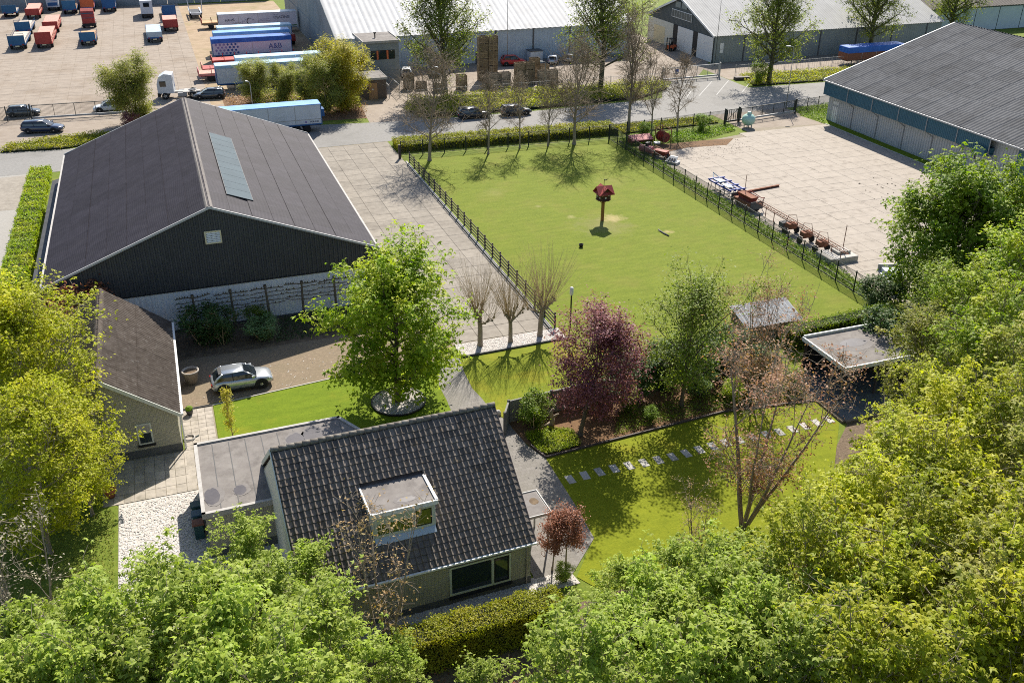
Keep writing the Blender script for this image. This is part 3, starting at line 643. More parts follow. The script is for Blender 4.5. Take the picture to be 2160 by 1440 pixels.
# dormer
dm = link('dormer', MB().box(-8.05, 1.22, 3.9, -4.82, 3.5, 5.82).mesh('dormer', m['cream_wall']), house)
MB().box(-8.12, 1.06, 5.82, -4.74, 3.62, 5.96).build('roof', m['bitumen'], dm)
MB().box(-8.15, 1.02, 5.78, -4.71, 1.10, 6.02).box(-8.16, 1.10, 5.80, -8.08, 3.6, 6.03).box(-4.84, 1.10, 5.80, -4.70, 3.3, 6.05).build('roof_edge', m['trim_white'], dm)
def blob(cx, cy, z, ax, ay, seed, n=22):
    r_ = random.Random(seed); return [(cx+ax*(1+r_.uniform(-.09, .09))*math.cos(2*math.pi*i/n), cy+ay*(1+r_.uniform(-.09, .09))*math.sin(2*math.pi*i/n), z) for i in range(n)]
MB().poly(blob(-6.2, 1.75, 5.965, .62, .30, 3)).build('dried_edge', m['lime'], dm); MB().poly(blob(-6.15, 1.72, 5.97, .46, .20, 4)).build('wet_patch', m['wet'], dm)
f = MB().box(-7.95, 1.16, 4.42, -7.83, 1.23, 5.74).box(-5.03, 1.16, 4.42, -4.91, 1.23, 5.74).box(-7.83, 1.16, 5.56, -5.03, 1.23, 5.74).box(-7.83, 1.16, 4.42, -5.03, 1.23, 4.56).box(-6.00, 1.16, 4.56, -5.88, 1.23, 5.56).build('window_frame', m['cream'], dm)
MB().box(-7.83, 1.19, 4.56, -6.00, 1.2, 5.56).build('pane', m['glass_green'], dm)
MB().box(-5.88, 1.17, 4.56, -5.03, 1.2, 5.56).box(-5.82, 1.165, 4.62, -5.09, 1.17, 5.50, 1).build('casement', [m['sill'], m['glass_green']], dm)
b = MB()
for k in range(15):
    x = -7.83+k*.122; b.extr([(x, 1.185, 5.56), (x+.122, 1.185, 5.56), (x+.122, 1.185, 5.25), (x+.061, 1.185, 5.16), (x, 1.185, 5.25)], (0, .003, 0))
b.build('curtain', m['curtain'], dm)
MB().extr([(-8.0, 1.2, 4.38), (-4.86, 1.2, 4.38), (-4.86, .92, 4.14), (-8.0, .92, 4.14)], (0, -.01, .03)).build('lead_flashing', m['bluegrey'], dm)
# flat-roofed annex of the house
anx = link('annex', MB((14.39, 35.84, 0)).extr([(-1.45, 43.55, 0), (2.6, 43.62, 0), (2.6, 47.0, 0), (8.3, 47.0, 0), (8.0, 48.7, 0), (7.05, 50.55, 0), (-1.45, 50.4, 0)][::-1], (0, 0, 2.86)).mesh('annex', m['brick']), house, (0, 0, 0), (0, 0, -HR))
sh = (14.39, 35.84, 0)
ap = [(-1.55, 43.45), (2.6, 43.52), (2.6, 47.0), (8.4, 47.0), (8.1, 48.75), (7.1, 50.68), (-1.55, 50.5)]
MB(sh).extr([(x, y, 2.87) for x, y in ap][::-1], (0, 0, .10)).build('roof', m['bitumen'], anx)
b = MB(sh)
for (x0, y0), (x1, y1) in (((-1.55, 43.45), (2.45, 43.52)), ((8.1, 48.75), (7.1, 50.68)), ((7.1, 50.68), (-1.55, 50.5)), ((-1.55, 50.5), (-1.55, 43.45))):
    d = Vector((x1-x0, y1-y0)).normalized(); n_ = Vector((d.y, -d.x))*.05; e = d*.05
    b.extr([(x0+n_.x-e.x, y0+n_.y-e.y, 2.74), (x1+n_.x+e.x, y1+n_.y+e.y, 2.74), (x1-n_.x*3+e.x, y1-n_.y*3+e.y, 2.74), (x0-n_.x*3-e.x, y0-n_.y*3-e.y, 2.74)], (0, 0, .33))
b.build('roof_edge', m['trim_grey'], anx)
for k in range(9):
    x = -.6+k*.95; MB(sh).box(x, 43.8 if x < 2.3 else 47.2, 2.972, x+.05, 50.2, 2.98).build('roof_seam', m['plinth'], anx)
for s_, (cx, cy, ax, ay) in enumerate([(-.95, 45.0, .42, .75), (.55, 45.1, .35, .45), (4.2, 48.9, .55, .9), (5.3, 49.2, .6, 1.0)]):
    MB(sh).poly(blob(cx+.1, cy, 2.984, ax*1.35, ay*1.25, 20+s_)).build('dried_edge', m['lime'], anx); MB(sh).poly(blob(cx, cy, 2.989, ax, ay, 30+s_)).build('wet_patch', m['wet'], anx)
b = MB(sh); b.tube((3.1, 47.9, 2.97), (3.1, 47.9, 3.35), .07, n=10); b.lathe([(.02, 3.5), (.14, 3.38), (.14, 3.34)][::-1], (3.1, 47.9, 0), 10); b.build('vent_pipe', m['black_metal'], anx, True)
MB(sh).box(-1.47, 43.525, 0, 2.4, 43.548, .5).build('plinth', m['plinth'], anx)
# small flat canopy over the side door
cp = link('side_canopy', MB().box(.02, 2.15, 2.35, 2.0, 4.25, 2.5).mesh('side_canopy', m['trim_grey']), house)
MB().box(.08, 2.21, 2.5, 1.94, 4.19, 2.507).build('felt', m['lime'], cp); MB().poly(blob(1.5, 3.4, 2.512, .26, .3, 8)).build('moss', m['soil'], cp)
MB().box(.02, 2.1, 2.42, 2.04, 2.15, 2.56).box(2.0, 2.15, 2.42, 2.05, 4.25, 2.56).box(.02, 4.25, 2.42, 2.05, 4.3, 2.56).build('rim', m['trim_pale'], cp)
for y_ in (2.25, 4.15): MB().box(1.86, y_-.04, .03, 1.94, y_+.04, 2.35).build('post', m['trim_grey'], cp)

# --- long shed on the right with teal fascia
SX, SY = 87.75, 110.4
shed = thing('storage_shed', 'long storage shed with grey sheet roof and teal fascia, right edge', 'shed', (SX, SY, 0))
LN = 58
b = MB(); b.extr(gable_pts(.05, 39.5, 19.8, 0, 5.2, 11.7, 0), (0, -LN, 0)); b.build('wall', m['shed_wall'], shed)
b = MB(); b.corr((.04, 0, 0), (0, -1, 0), (0, 0, 1), 30.3, .42, .09, .15, 3.9, True); b.corr((.04, -30.3, 0), (0, -1, 0), (0, 0, 1), LN-30.3, .42, .09, .15, 5.3, True); b.build('wall_cladding', m['shed_wall'], shed)
for k in range(6):
    y0 = -k*5.05; b = MB(); b.corr((-1.0, y0, 3.65), (0, -1, 0), (0, 0, 1), 5.0, .28, .05, 0, 1.95, True); b.poly([(-1.0, y0, 3.65), (-1.0, y0-5, 3.65), (.0, y0-5, 3.65), (.0, y0, 3.65)]); b.build('fascia', m['teal'], shed)
MB().box(-1.05, .0, 3.62, .05, .06, 5.55).build('fascia_end', m['teal'], shed)
MB().box(-1.5, -30.2, 3.4, -.1, -28.6, 4.3).build('vent_box', m['teal'], shed)
MB().box(-.2, -37.5, .1, -.02, -33.6, 5.3).build('sliding_door', m['teal'], shed)
for k in range(7):
    y = -5.1-k*5.05 if k < 6 else -36.5
    if k < 6: b = MB(); b.tube((-1.1, y, 5.5), (-1.1, y, 3.75), .06, n=6); b.path([(-1.1, y, 3.75), (-.1, y-.35, 3.0), (-.1, y-.35, .1)], .06, 6); b.build('downpipe', m['galv'], shed)
MB().box(-1.25, -LN, 5.42, -1.02, .05, 5.58).build('gutter', m['galv'], shed)
sheet_roof(shed, (-1.05, 5.55), 19.8, 12.05, -LN, .25, 8, 16, m['shed_roof'], .50, .13)
sheet_roof(shed, (40.6, 5.55), 19.8, 12.05, -LN, .25, 4, 8, m['shed_roof'], .5, .07)
for xa, xb in ((-1.15, 19.8), (40.7, 19.8)):
    b = MB(); b.extr([(xa, .22, 5.35), (xa, .22, 5.72), (xb, .22, 12.22), (xb, .22, 11.85)], (0, .12, 0)); b.build('verge_trim', m['trim_white'], shed)
b = MB(); b.extr([(19.45, -LN, 11.98), (19.8, -LN, 12.2), (20.15, -LN, 11.98)], (0, LN+.3, 0)); b.build('ridge_cap', m['trim_grey'], shed)
d_ = link('door', MB().box(-.02, -2.2, .05, .03, -1.2, 2.2).mesh('door', m['trim_white']), shed); MB().box(-.07, -2.1, 1.05, -.02, -2.0, 1.1).build('handle', m['black_metal'], d_); MB().box(-.03, -2.3, 2.5, .03, -1.0, 2.9).build('sign', m['trim_white'], d_)
wv = link('window', MB().box(-.04, -28.8+.9, 2.9-.9, .02, -27.5, 2.9).mesh('window', m['trim_white']), shed); MB().box(-.05, -27.85, 2.08, -.04, -27.56, 2.82).build('pane', m['glass'], wv)

# --- big pale warehouse at the back
wh = thing('warehouse', 'long pale-roofed warehouse behind the tall redwoods and crate stacks', 'warehouse', (28, 161.0, 0))
b = MB(); b.extr([(0.1, 0, 0), (0.1, 62, 0), (.1, 62, 5.5), (.1, 31, 16.6), (.1, 0, 5.5)], (53.6, 0, 0)); b.build('wall', m['conc_wall'], wh)
for k in range(9):
    MB().box(-.03, .4+k*6.9, 0, .1, .4+k*6.9+6.78, 4.2).build('wall_panel', m['conc_wall'], wh)
b = MB(); b.corr((.1, -.02, 0), (1, 0, 0), (0, 0, 1), 53.6, .5, .05, .2, 5.5, True); b.build('front_cladding', m['bluegrey'], wh)
for k in range(5): MB().box(20.5+k*7, -.12, 0, 20.75+k*7, -.05, 5.5).build('downpipe', m['plinth'], wh)
d_ = link('door', MB().box(23.9, -.1, 0, 25.0, -.04, 2.2).mesh('door', m['plinth']), wh); MB().box(24.8, -.14, 1.0, 24.9, -.1, 1.1).build('handle', m['galv'], d_)
def slope_roof(parent, org, u, v, L, pitch, amp, vlen, n, mat, name='roof_sheet'):
    for k in range(n):
        b = MB(); o_ = Vector(org)+Vector(u).normalized()*(L/n*k); b.corr(o_, u, v, L/n+.01, pitch, amp, 0, vlen); b.build(name, mat, parent, True)
slope_roof(wh, (-.3, -.45, 5.55), (1, 0, 0), (0, 31.45, 11.3), 54.6, .9, .10, 33.5, 18, m['pale_roof'])
slope_roof(wh, (54.3, 62.45, 5.55), (-1, 0, 0), (0, -31.45, 11.3), 54.6, .9, .10, 33.5, 3, m['pale_roof'])
b = MB(); b.extr([(-.38, -.5, 5.3), (-.38, -.5, 5.75), (-.38, 31, 17.05), (-.38, 31, 16.6)], (.1, 0, 0)); b.build('verge_trim', m['conc_wall'], wh)
# concrete office block in front of its corner
ob = thing('office_block', 'two-storey concrete office block with strip window and orange panels', 'building', (30.5, 150.9, 0))
MB().box(0, 0, 0, 5.4, 7.6, 6.55).build('wall', m['conc_wall'], ob)
for k in range(3): MB().box(-.03, -.03, .1+k*2.16, 5.43, 0, .1+k*2.16+2.12).build('wall_panel', m['conc_wall'], ob)
MB().box(-.25, -.25, 6.55, 5.65, 7.85, 6.72).build('roof', m['bitumen'], ob); MB().box(-.3, -.3, 6.5, 5.7, -.2, 6.86).box(-.3, -.2, 6.5, -.2, 7.9, 6.86).box(5.6, -.2, 6.5, 5.7, 7.9, 6.86).build('roof_edge', m['trim_grey'], ob)
wv = link('window', MB().box(.9, -.07, 3.95, 4.75, -.03, 5.35).mesh('window', m['black_metal']), ob)
for xa, xb in ((1.0, 1.75), (2.15, 3.35), (3.8, 4.65)): MB().box(xa, -.085, 4.05, xb, -.07, 5.25).build('pane', m['glass'], wv)
for xa in (1.82, 3.42): MB().box(xa, -.10, 3.98, xa+.28, -.07, 5.32).build('infill_panel', m['orange'], wv)
MB().tube((2.4, 3.2, 6.72), (2.4, 3.2, 7.4), .1, n=10).lathe([(.22, 7.4), (.22, 7.6)], (2.4, 3.2, 0), 10).build('roof_vent', m['black_metal'], ob)
pb = thing('entrance_block', 'low brown entrance block with wooden door below the office block', 'building', (28.3, 141.9, 0))
MB().box(0, 0, 0, 3.3, 8.7, 2.95).build('wall', m['brown_wall'], pb); MB().box(-.15, -.15, 2.95, 3.45, 8.7, 3.15).build('roof', m['bitumen'], pb); MB().box(-.2, -.2, 2.9, 3.5, -.15, 3.22).box(3.45, -.15, 2.9, 3.5, 8.7, 3.22).build('roof_edge', m['trim_grey'], pb)
d_ = link('door', MB().box(.6, -.06, .02, 1.9, -.01, 2.45).mesh('door', m['brown_door']), pb); MB().box(1.1, -.08, 1.4, 1.3, -.06, 1.6).build('notice', m['trim_white'], d_)
# stair railing beside it
rl = thing('stair_railing', 'galvanised stair railing beside the brown entrance block', 'railing', (31.9, 141.8, 0))
for xx in (0.1, 1.7):
    b = MB(); b.path([(xx, 0, 0), (xx, 0, 1.9), (xx, 7, 1.9), (xx, 7, 0)], .05, 5)
    for k in range(14): b.tube((xx, .5*k, 0), (xx, .5*k, 1.9), .022, n=4)
    b.build('rail', m['galv'], rl)

# --- gabled shed with white sliding doors
gb = thing('gabled_shed', 'gabled shed with white sliding doors behind the sliding gate', 'shed', (92, 148.8, 0))
b = MB(); b.extr([(0.08, 0, 0), (0.08, 25.2, 0), (.08, 25.2, 4.7), (.08, 12.6, 9.3), (.08, 0, 4.7)], (49.5, 0, 0)); b.build('wall', m['slate_gable'], gb)
b = MB(); b.corr((.06, 25.2, 0), (0, -1, 0), (0, 0, 1), 25.2, .5, .04, 4.35, lambda t: 4.7+4.55*(1-abs(t-12.6)/12.6), True); b.build('gable_cladding', m['slate_gable'], gb)
b = MB(); b.corr((.08, -.02, 0), (1, 0, 0), (0, 0, 1), 49.5, .5, .05, 0, 4.7, True); b.build('side_cladding', m['greenwall'], gb)
for k in range(6): MB().box(6+k*8, -.16, 0, 6.2+k*8, -.06, 4.7).build('downpipe', m['plinth'], gb)
MB().box(-.03, 14.9, 0, .06, 25.0, 4.35).build('pale_wall', m['cream_wall'], gb)
for y0, y1 in ((.3, 3.1), (3.14, 5.6), (7.4, 10.2), (10.24, 13.0)): MB().box(-.10, y0, .05, -.02, y1, 4.3).build('sliding_door', m['trim_white'], gb)
MB().box(-.02, 5.6, .05, .05, 7.4, 4.3).box(-.02, 13.0, .05, .05, 14.9, 4.3).build('door_opening', m['interior'], gb)
MB().box(-.06, 18.0, .05, -.03, 22.4, 3.2).build('roller_door', m['vent_frame'], gb)
wv = link('window', MB().box(-.09, 8.3, 5.6, -.05, 15.8, 7.0).mesh('window', m['trim_white']), gb)
for k in range(8): MB().box(-.11, 8.4+k*.92, 5.7, -.09, 9.22+k*.92, 6.9).build('pane', m['glass'], wv)
for y0 in (10.4, 12.7): MB().box(-.1, y0, 7.5, -.06, y0+1.9, 8.5).build('hatch', m['greenwall'], gb)
slope_roof(gb, (-.4, -.35, 4.62), (1, 0, 0), (0, 12.95, 4.78), 50.4, .55, .09, 13.8, 14, m['pale_roof2'])
slope_roof(gb, (50, 25.55, 4.62), (-1, 0, 0), (0, -12.95, 4.78), 50.4, .8, .09, 13.8, 3, m['pale_roof2'])
MB().extr([(-.45, -.4, 4.4), (-.45, -.4, 4.75), (-.45, 12.6, 9.55), (-.45, 12.6, 9.15)], (.1, 0, 0)).extr([(-.45, 25.6, 4.4), (-.45, 12.6, 9.15), (-.45, 12.6, 9.55), (-.45, 25.6, 4.75)], (.1, 0, 0)).build('verge_trim', m['trim_white'], gb)
MB().box(1.2, -.1, 2.4, 1.9, -.06, 3.4).box(1.2, -.1, 1.7, 1.9, -.06, 2.3).build('sign', m['trim_white'], gb)
# far shed with brown roof in the top right corner
fb = thing('far_shed', 'distant shed with brown roof and blue-grey wall, top right corner', 'shed', (146, 160, 0))
MB().box(0, 0, 0, 70, 26, 5.0).build('wall', m['slate_gable'], fb)
for k in range(7): MB().box(2.2+k*6.2, -.1, .1, 8.2+k*6.2, -.02, 4.6).build('wall_panel', m['bluegrey'], fb)
slope_roof(fb, (-22, -.5, 4.9), (1, 0, 0), (0, 13.5, 5.6), 92, .8, .1, 14.6, 12, m['old_roof'])
MB().extr([(-22, .2, 0), (-22, 13, 0), (-22, 13, 9.9), (-22, .2, 4.8)], (22, 0, 0)).build('annex_wall', m['slate_gable'], fb)
# long grey wall along the far end of the trailer lot
bw = thing('boundary_wall', 'long grey panel wall at the far end of the trailer lot', 'wall', (-62, 247, 0))
for k in range(15): MB().box(k*6, 0, 0, k*6+5.9, .3, 4.2).build('wall_panel', m['conc_wall'], bw)

# --- flat-roofed shelter, paddock shelter
cs = thing('garden_shelter', 'dark open garden shelter with flat grey roof beside the back lawn', 'shelter', (41.4, 45.7, 0))
MB().box(-.1, -.1, 2.62, 6.2, 4.75, 2.78).build('roof', m['bitumen'], cs); MB().box(-.16, -.16, 2.55, -.06, 4.8, 2.86).box(-.06, -.16, 2.55, 6.2, -.06, 2.86).box(-.06, 4.68, 2.55, 6.2, 4.8, 2.98).build('roof_edge', m['trim_white'], cs)
MB().poly(blob(2.6, 2.7, 2.788, 1.7, .9, 5)).build('dried_edge', m['lime'], cs); MB().poly(blob(2.9, 2.9, 2.794, 1.1, .55, 6)).build('wet_patch', m['wet'], cs)
for x, y in ((.1, .1), (3, .1), (6, .1), (.1, 4.5)): MB().box(x-.07, y-.07, .03, x+.07, y+.07, 2.62).build('post', m['wood_rail'], cs)
MB().box(0, 4.5, .03, 6.2, 4.62, 2.62).box(6.05, 0, .03, 6.2, 4.5, 2.62).build('wall', m['sill'], cs)
ps = thing('paddock_shelter', 'small paddock shelter with corrugated grey lean-to roof', 'shelter', (39.9, 55.5, 0))
b = MB(); b.corr((-.2, -.3, 1.45), (1, 0, 0), (0, 2.6, .75), 5.2, .40, .11, 0, 2.75); b.build('roof', m['galv'], ps)
MB().extr([(0, 0, 0), (0, 2.2, 0), (0, 2.2, 2.0), (0, 0, 1.42)], (4.8, 0, 0)).build('wall', m['wood_old'], ps); MB().box(-.25, 2.24, 2.05, 5.05, 2.4, 2.2).build('ridge_board', m['trim_grey'], ps)
for k in range(9): MB().box(-.03, .06+k*.24, 0, 0, .28+k*.24, 1.45+.07*k).build('plank', m['wood_old'], ps)

# --- pebbledash garden wall
gw_ = thing('garden_wall', 'grey pebbledash panel wall between side lawn and flower bed', 'wall', (17.75, 49.6, 0))
pts = [(0, 0), (.75, 1.35), (2.35, 1.5), (3.95, 1.6), (5.55, 1.7), (7.15, 1.8), (8.75, 1.9)]
for (x0, y0), (x1, y1) in zip(pts[:-1], pts[1:]):
    d = Vector((x1-x0, y1-y0)); L_ = d.length; d.normalize(); n_ = Vector((-d.y, d.x))*.06
    MB().extr([(x0-n_.x, y0-n_.y, 0), (x1-n_.x, y1-n_.y, 0), (x1+n_.x, y1+n_.y, 0), (x0+n_.x, y0+n_.y, 0)], (0, 0, 1.7)).build('wall_panel', m['pebble_wall'], gw_)
for x0, y0 in pts: MB().box(x0-.08, y0-.08, 0, x0+.08, y0+.08, 1.78).build('post', m['plinth'], gw_)
# ------------------------------------------------------------------ fences
def bar_fence(name, label, a, b_, h, step, mat, bar=.15, r_=.015, postr=.045, base=.06):
    a, b_ = Vector((*a, 0)), Vector((*b_, 0)); L_ = (b_-a).length; d = (b_-a).normalized()
    t = thing(name, label, 'fence', a, math.atan2(d.y, d.x))
    n_ = max(1, round(L_/step)); s = L_/n_
    nb = max(2, round(s/bar)); b = MB()
    for k in range(nb): b.box((k+.5)*s/nb-r_, -r_*.7, base, (k+.5)*s/nb+r_, r_*.7, h)
    for z in (base+.12, h-.08): b.box(.03, -.018, z-.018, s-.03, .018, z+.018)
    me = b.mesh('bar_panel', mat); pm = MB().box(-postr, -postr, 0, postr, postr, h+.08).mesh('post', mat)
    for k in range(n_): link('bar_panel', me, t, (k*s, 0, 0))
    for k in range(n_+1): link('post', pm, t, (k*s, 0, 0))
    return t
bar_fence('mesh_fence', 'tall steel bar fence between paddock and storage yard', (54.1, 55.6), (54.1, 110.9), 2.0, 2.5, m['dark_metal'])
bar_fence('bar_fence', 'steel bar fence at the far end of the paddock below pollards', (26.4, 112.4), (54.1, 110.95), 1.9, 2.9, m['dark_metal'])
bar_fence('bar_fence', 'steel bar fence between storage yard and road, left of gate', (54.2, 111.0), (72.6, 112.6), 2.0, 2.6, m['dark_metal'])
bar_fence('bar_fence', 'short steel bar fence between yard gate and long shed', (85.6, 114.6), (94.5, 116.4), 1.9, 2.4, m['dark_metal'])
bar_fence('bar_fence', 'steel fence along the lane beside the gabled shed', (90.7, 139.2), (118, 140.0), 1.7, 2.6, m['galv'], .5, .012, .03)
bar_fence('bar_fence', 'grey bar fence behind the crates along the road bed', (34.3, 139.8), (76.5, 138.6), 1.5, 3.0, m['galv'], .3, .01, .03)
def gate(name, label, a, b_, h, mat, beam=True, brace=False):
    a, b_ = Vector((*a, 0)), Vector((*b_, 0)); L_ = (b_-a).length; d = (b_-a).normalized()
    t = thing(name, label, 'gate', a, math.atan2(d.y, d.x))
    b = MB(); z0 = .25
    b.box(0, -.05, h-.08, L_, .05, h); b.box(0, -.05, z0+.24, .08, .05, h-.08); b.box(L_-.08, -.05, z0+.24, L_, .05, h-.08)
    if brace: b.tube((.1, 0, z0+.3), (L_-.1, 0, h-.1), .035, n=4)
    for k in range(1, 5): b.box(L_*k/5-.03, -.03, z0+.24, L_*k/5+.03, .03, h-.08)
    b.build('frame', mat, t); MB().box(-.2, -.09, z0, L_+.3, .09, z0+.22).build('beam', m['galv'] if beam else mat, t)
    b = MB(); nb = round(L_/.14)
    for k in range(1, nb): b.box(k*L_/nb-.011, -.01, z0+.24, k*L_/nb+.011, .01, h-.08)
    b.build('bars', mat, t)
    for x in (-.25, L_+.25): MB().box(x-.09, -.14, 0, x+.09, .14, h+.2).build('post', mat, t)
    return t
gate('sliding_gate', 'sliding steel gate across the entrance to the gabled shed yard', (76.9, 138.6), (87.2, 138.9), 2.2, m['galv'])
gate('sliding_gate', 'sliding steel gate behind the pale green gas tank', (75.3, 113.0), (85.2, 114.5), 1.95, m['dark_metal'])
gate('swing_gate', 'narrow braced steel gate left of the sliding yard gate', (72.9, 112.7), (74.8, 112.95), 2.0, m['dark_metal'], False, True)
gate('sliding_gate', 'long sliding gate along the trailer lot at left edge', (-17.5, 144.9), (-4.0, 144.4), 2.1, m['dark_metal'])
bar_fence('bar_fence', 'dark bar fence at far left beside the trailer lot', (-40, 146.2), (-18.1, 145.0), 2.1, 2.7, m['dark_metal'])
sg = thing('notice_board', 'small blue notice board on the sliding gate', 'sign', (79.2, 138.55, 1.1)); MB().box(-.3, -.03, 0, .3, 0, .8).build('board', m['print_blue'], sg); MB().box(-.24, -.036, .1, .24, -.03, .35).build('text_field', m['trim_white'], sg)

# brown post-and-rail fence along the concrete drive
rf = thing('rail_fence', 'brown four-rail timber fence between concrete drive and paddock', 'fence', (26.75, 62.9, 0))
pm = MB().bbox(-.06, -.06, 0, .06, .06, 1.42, .02).mesh('post', m['wood_rail'])
nrail = 21; sp = 46.6/nrail
rm = MB().bbox(-.02, 0, -.06, .02, sp, .06, .01).mesh('rail', m['wood_rail'])
for k in range(nrail+1): link('post', pm, rf, (.02, k*sp, 0), (rnd.uniform(-.015, .015), rnd.uniform(-.015, .015), 0))
for k in range(nrail):
    for z in (.3, .62, .94, 1.26): link('rail', rm, rf, (-.06, k*sp, z+rnd.uniform(-.012, .012)), (rnd.uniform(-.004, .004), 0, 0))
tp_ = thing('gate_post', 'thick brown timber post at the far corner of the rail fence', 'post', (26.0, 111.4, 0)); MB().bbox(-.13, -.13, 0, .13, .13, 1.7, .04).build('post', m['wood_rail'], tp_); MB().bbox(-.16, -.16, 1.7, .16, .16, 1.78, .03).build('cap', m['wood_rail'], tp_)

# ------------------------------------------------------------------ lamps and poles
def street_lamp(label, loc, h, arm=1.2, dirx=-1, mat='galv', r_=.07):
    t = thing('street_lamp', label, 'street lamp', (*loc, 0))
    b = MB(); b.path([(0, 0, 0), (0, 0, h*.93), (dirx*.15, 0, h*.985), (dirx*arm*.6, 0, h)], [r_, r_*.6, r_*.5, r_*.45], 8); b.build('pole', m[mat], t, True)
    b = MB(); b.extr([(dirx*arm*.55, -.12, h-.04), (dirx*arm*1.15, -.12, h+.02), (dirx*arm*1.15, .12, h+.02), (dirx*arm*.55, .12, h-.04)], (0, 0, .1)); b.build('lamp_head', m['trim_white'], t)
street_lamp('tall grey street lamp on the verge by the yard gate', (85.8, 117.3), 9.0)
street_lamp('small street lamp among the crates behind bare pollards', (56.4, 139.4), 4.4, .8, -1)
street_lamp('street lamp rising behind the ridge of the dark barn', (11.2, 135.4), 5.4, .5, -1)
street_lamp('tall thin lamp mast in front of the pale warehouse roof', (56.9, 158.4), 11.5, .8, 1)
mast = thing('flag_mast', 'slim grey mast at the corner of the gabled shed', 'mast', (90.9, 146.2, 0)); MB().path([(0, 0, 0), (0, 0, 11)], [.06, .03], 8).build('pole', m['dark_metal'], mast); MB().box(-.15, -.15, 0, .15, .15, .12).build('foot', m['galv'], mast)
gl_ = thing('garden_lamp', 'white topped garden lamp post behind the purple plum tree', 'lamp', (28.0, 62.6, 0)); MB().tube((0, 0, 0), (0, 0, 2.9), .06, n=10).build('post', m['black_metal'], gl_); MB().lathe([(.13, 2.9), (.15, 2.95), (.15, 3.5), (.10, 3.58)], n=12).build('lantern', m['trim_white'], gl_, True)

# ------------------------------------------------------------------ dovecote on its post
dv = thing('dovecote', 'red roofed dovecote on a tall brown post in the paddock', 'dovecote', (40.67, 83.9, 0))
MB().box(-.13, -.13, 0, .13, .13, 2.35).build('post', m['post_brown'], dv)
for a_ in range(4):
    c_, s_ = [(1, 0), (0, 1), (-1, 0), (0, -1)][a_]; MB().tube((c_*.1, s_*.1, 1.9), (c_*.55, s_*.55, 2.35), .05, n=4).build('brace', m['post_brown'], dv)
MB().extr([(.8*math.cos(2*math.pi*(i+.5)/8), .8*math.sin(2*math.pi*(i+.5)/8), 2.32) for i in range(8)], (0, 0, .1)).build('platform', m['coop'], dv)
cb = link('coop', MB().box(-.55, -.55, 2.42, .55, .55, 3.1).extr([(-.55, -.6, 3.1), (.55, -.6, 3.1), (0, -.6, 3.62)][::-1], (0, 1.2, 0)).extr([(-.6, -.55, 3.1), (-.6, .55, 3.1), (-.6, 0, 3.62)], (1.2, 0, 0)).mesh('coop', m['coop']), dv)
for (nx, ny) in ((0, -1), (0, 1), (1, 0), (-1, 0)):
    for i in range(3):
        for z in (2.55, 2.85):
            u = -.34+i*.34
            if ny: MB().box(u-.07, ny*.56-.01, z, u+.07, ny*.56+.01, z+.16).build('nest_hole', m['trim_white'] if (i+z*10) % 2 < 1 else m['sill'], cb)
            else: MB().box(nx*.56-.01, u-.07, z, nx*.56+.01, u+.07, z+.16).build('nest_hole', m['trim_white'] if i != 1 else m['sill'], cb)
for (ax_, sgn) in (('x', 1), ('x', -1), ('y', 1), ('y', -1)):
    for half in (-1, 1):
        if ax_ == 'x': p = [(-.88, 0, 3.72), (.88, 0, 3.72), (.88, half*.82, 2.98), (-.88, half*.82, 2.98)]
        else: p = [(0, -.88, 3.72), (0, .88, 3.72), (half*.82, .88, 2.98), (half*.82, -.88, 2.98)]
        if sgn > 0: MB().extr(p, (0, 0, .05)).build('roof_slope', m['red_roof'], dv)
MB().tube((0, 0, 3.6), (0, 0, 4.5), .025, n=6).extr([(.02, 0, 4.3), (.3, 0, 4.32), (.36, 0, 4.46), (.2, 0, 4.38), (.02, 0, 4.42)], (0, .02, 0)).build('weather_vane', m['black_metal'], dv)
lg = thing('fallen_branch', 'short pale bleached branch lying in the paddock grass', 'branch', (45.0, 78.7, .07), R(97)); MB().path([(-1.0, 0, 0), (-.2, .06, .01), (.5, 0, .0), (.9, -.05, .02)], [.07, .08, .075, .05], 7).build('stem', m['lime'], lg, True); MB().tube((.3, 0, .02), (.6, .25, .06), .04, .02, n=5).build('stub', m['lime'], lg)
fd = thing('feed_tub', 'small black tub standing in the paddock grass', 'tub', (35.7, 78.0, 0)); MB().lathe([(.16, 0), (.22, .3), (.24, .32), (.19, .31), (.15, .05)], n=14).build('tub', m['rubber'], fd, True); MB().lathe([(.01, .12), (.17, .12)], n=14).build('feed', m['soil'], fd)

# ------------------------------------------------------------------ cars
tyre_me = {}
def wheel_meshes(r_):
    k = round(r_, 2)
    if k not in tyre_me:
        ty = MB().lathe([(r_*.66, -.115), (r_*.92, -.115), (r_, -.08), (r_, .08), (r_*.92, .115), (r_*.66, .115)], n=22, axis='y').mesh('tyre', m['rubber'], True)
        b = MB(); b.lathe([(r_*.64, -.07), (r_*.66, -.06), (r_*.66, .06), (r_*.64, .07)], n=20, axis='y')
        rim_b = b.mesh('rim_disc', m['cladding_black'])
        s = MB()
        for i in range(5):
            t = 2*math.pi*i/5
            for dt in (-.16, .16):
                p0 = (r_*.08*math.cos(t+dt), 0, r_*.08*math.sin(t+dt)); p1 = (r_*.63*math.cos(t+dt), 0, r_*.63*math.sin(t+dt))
                for sy in (-.1, .1): s.tube((p0[0], sy, p0[2]), (p1[0], sy*.92, p1[2]), r_*.075, r_*.06, n=4)
        for sy in (-.104, .104): s.lathe([(r_*.16, -.008), (r_*.16, .008)], (0, sy, 0), 10, 'y')
        tyre_me[k] = (ty, rim_b, s.mesh('rim', m['rim']))
    return tyre_me[k]
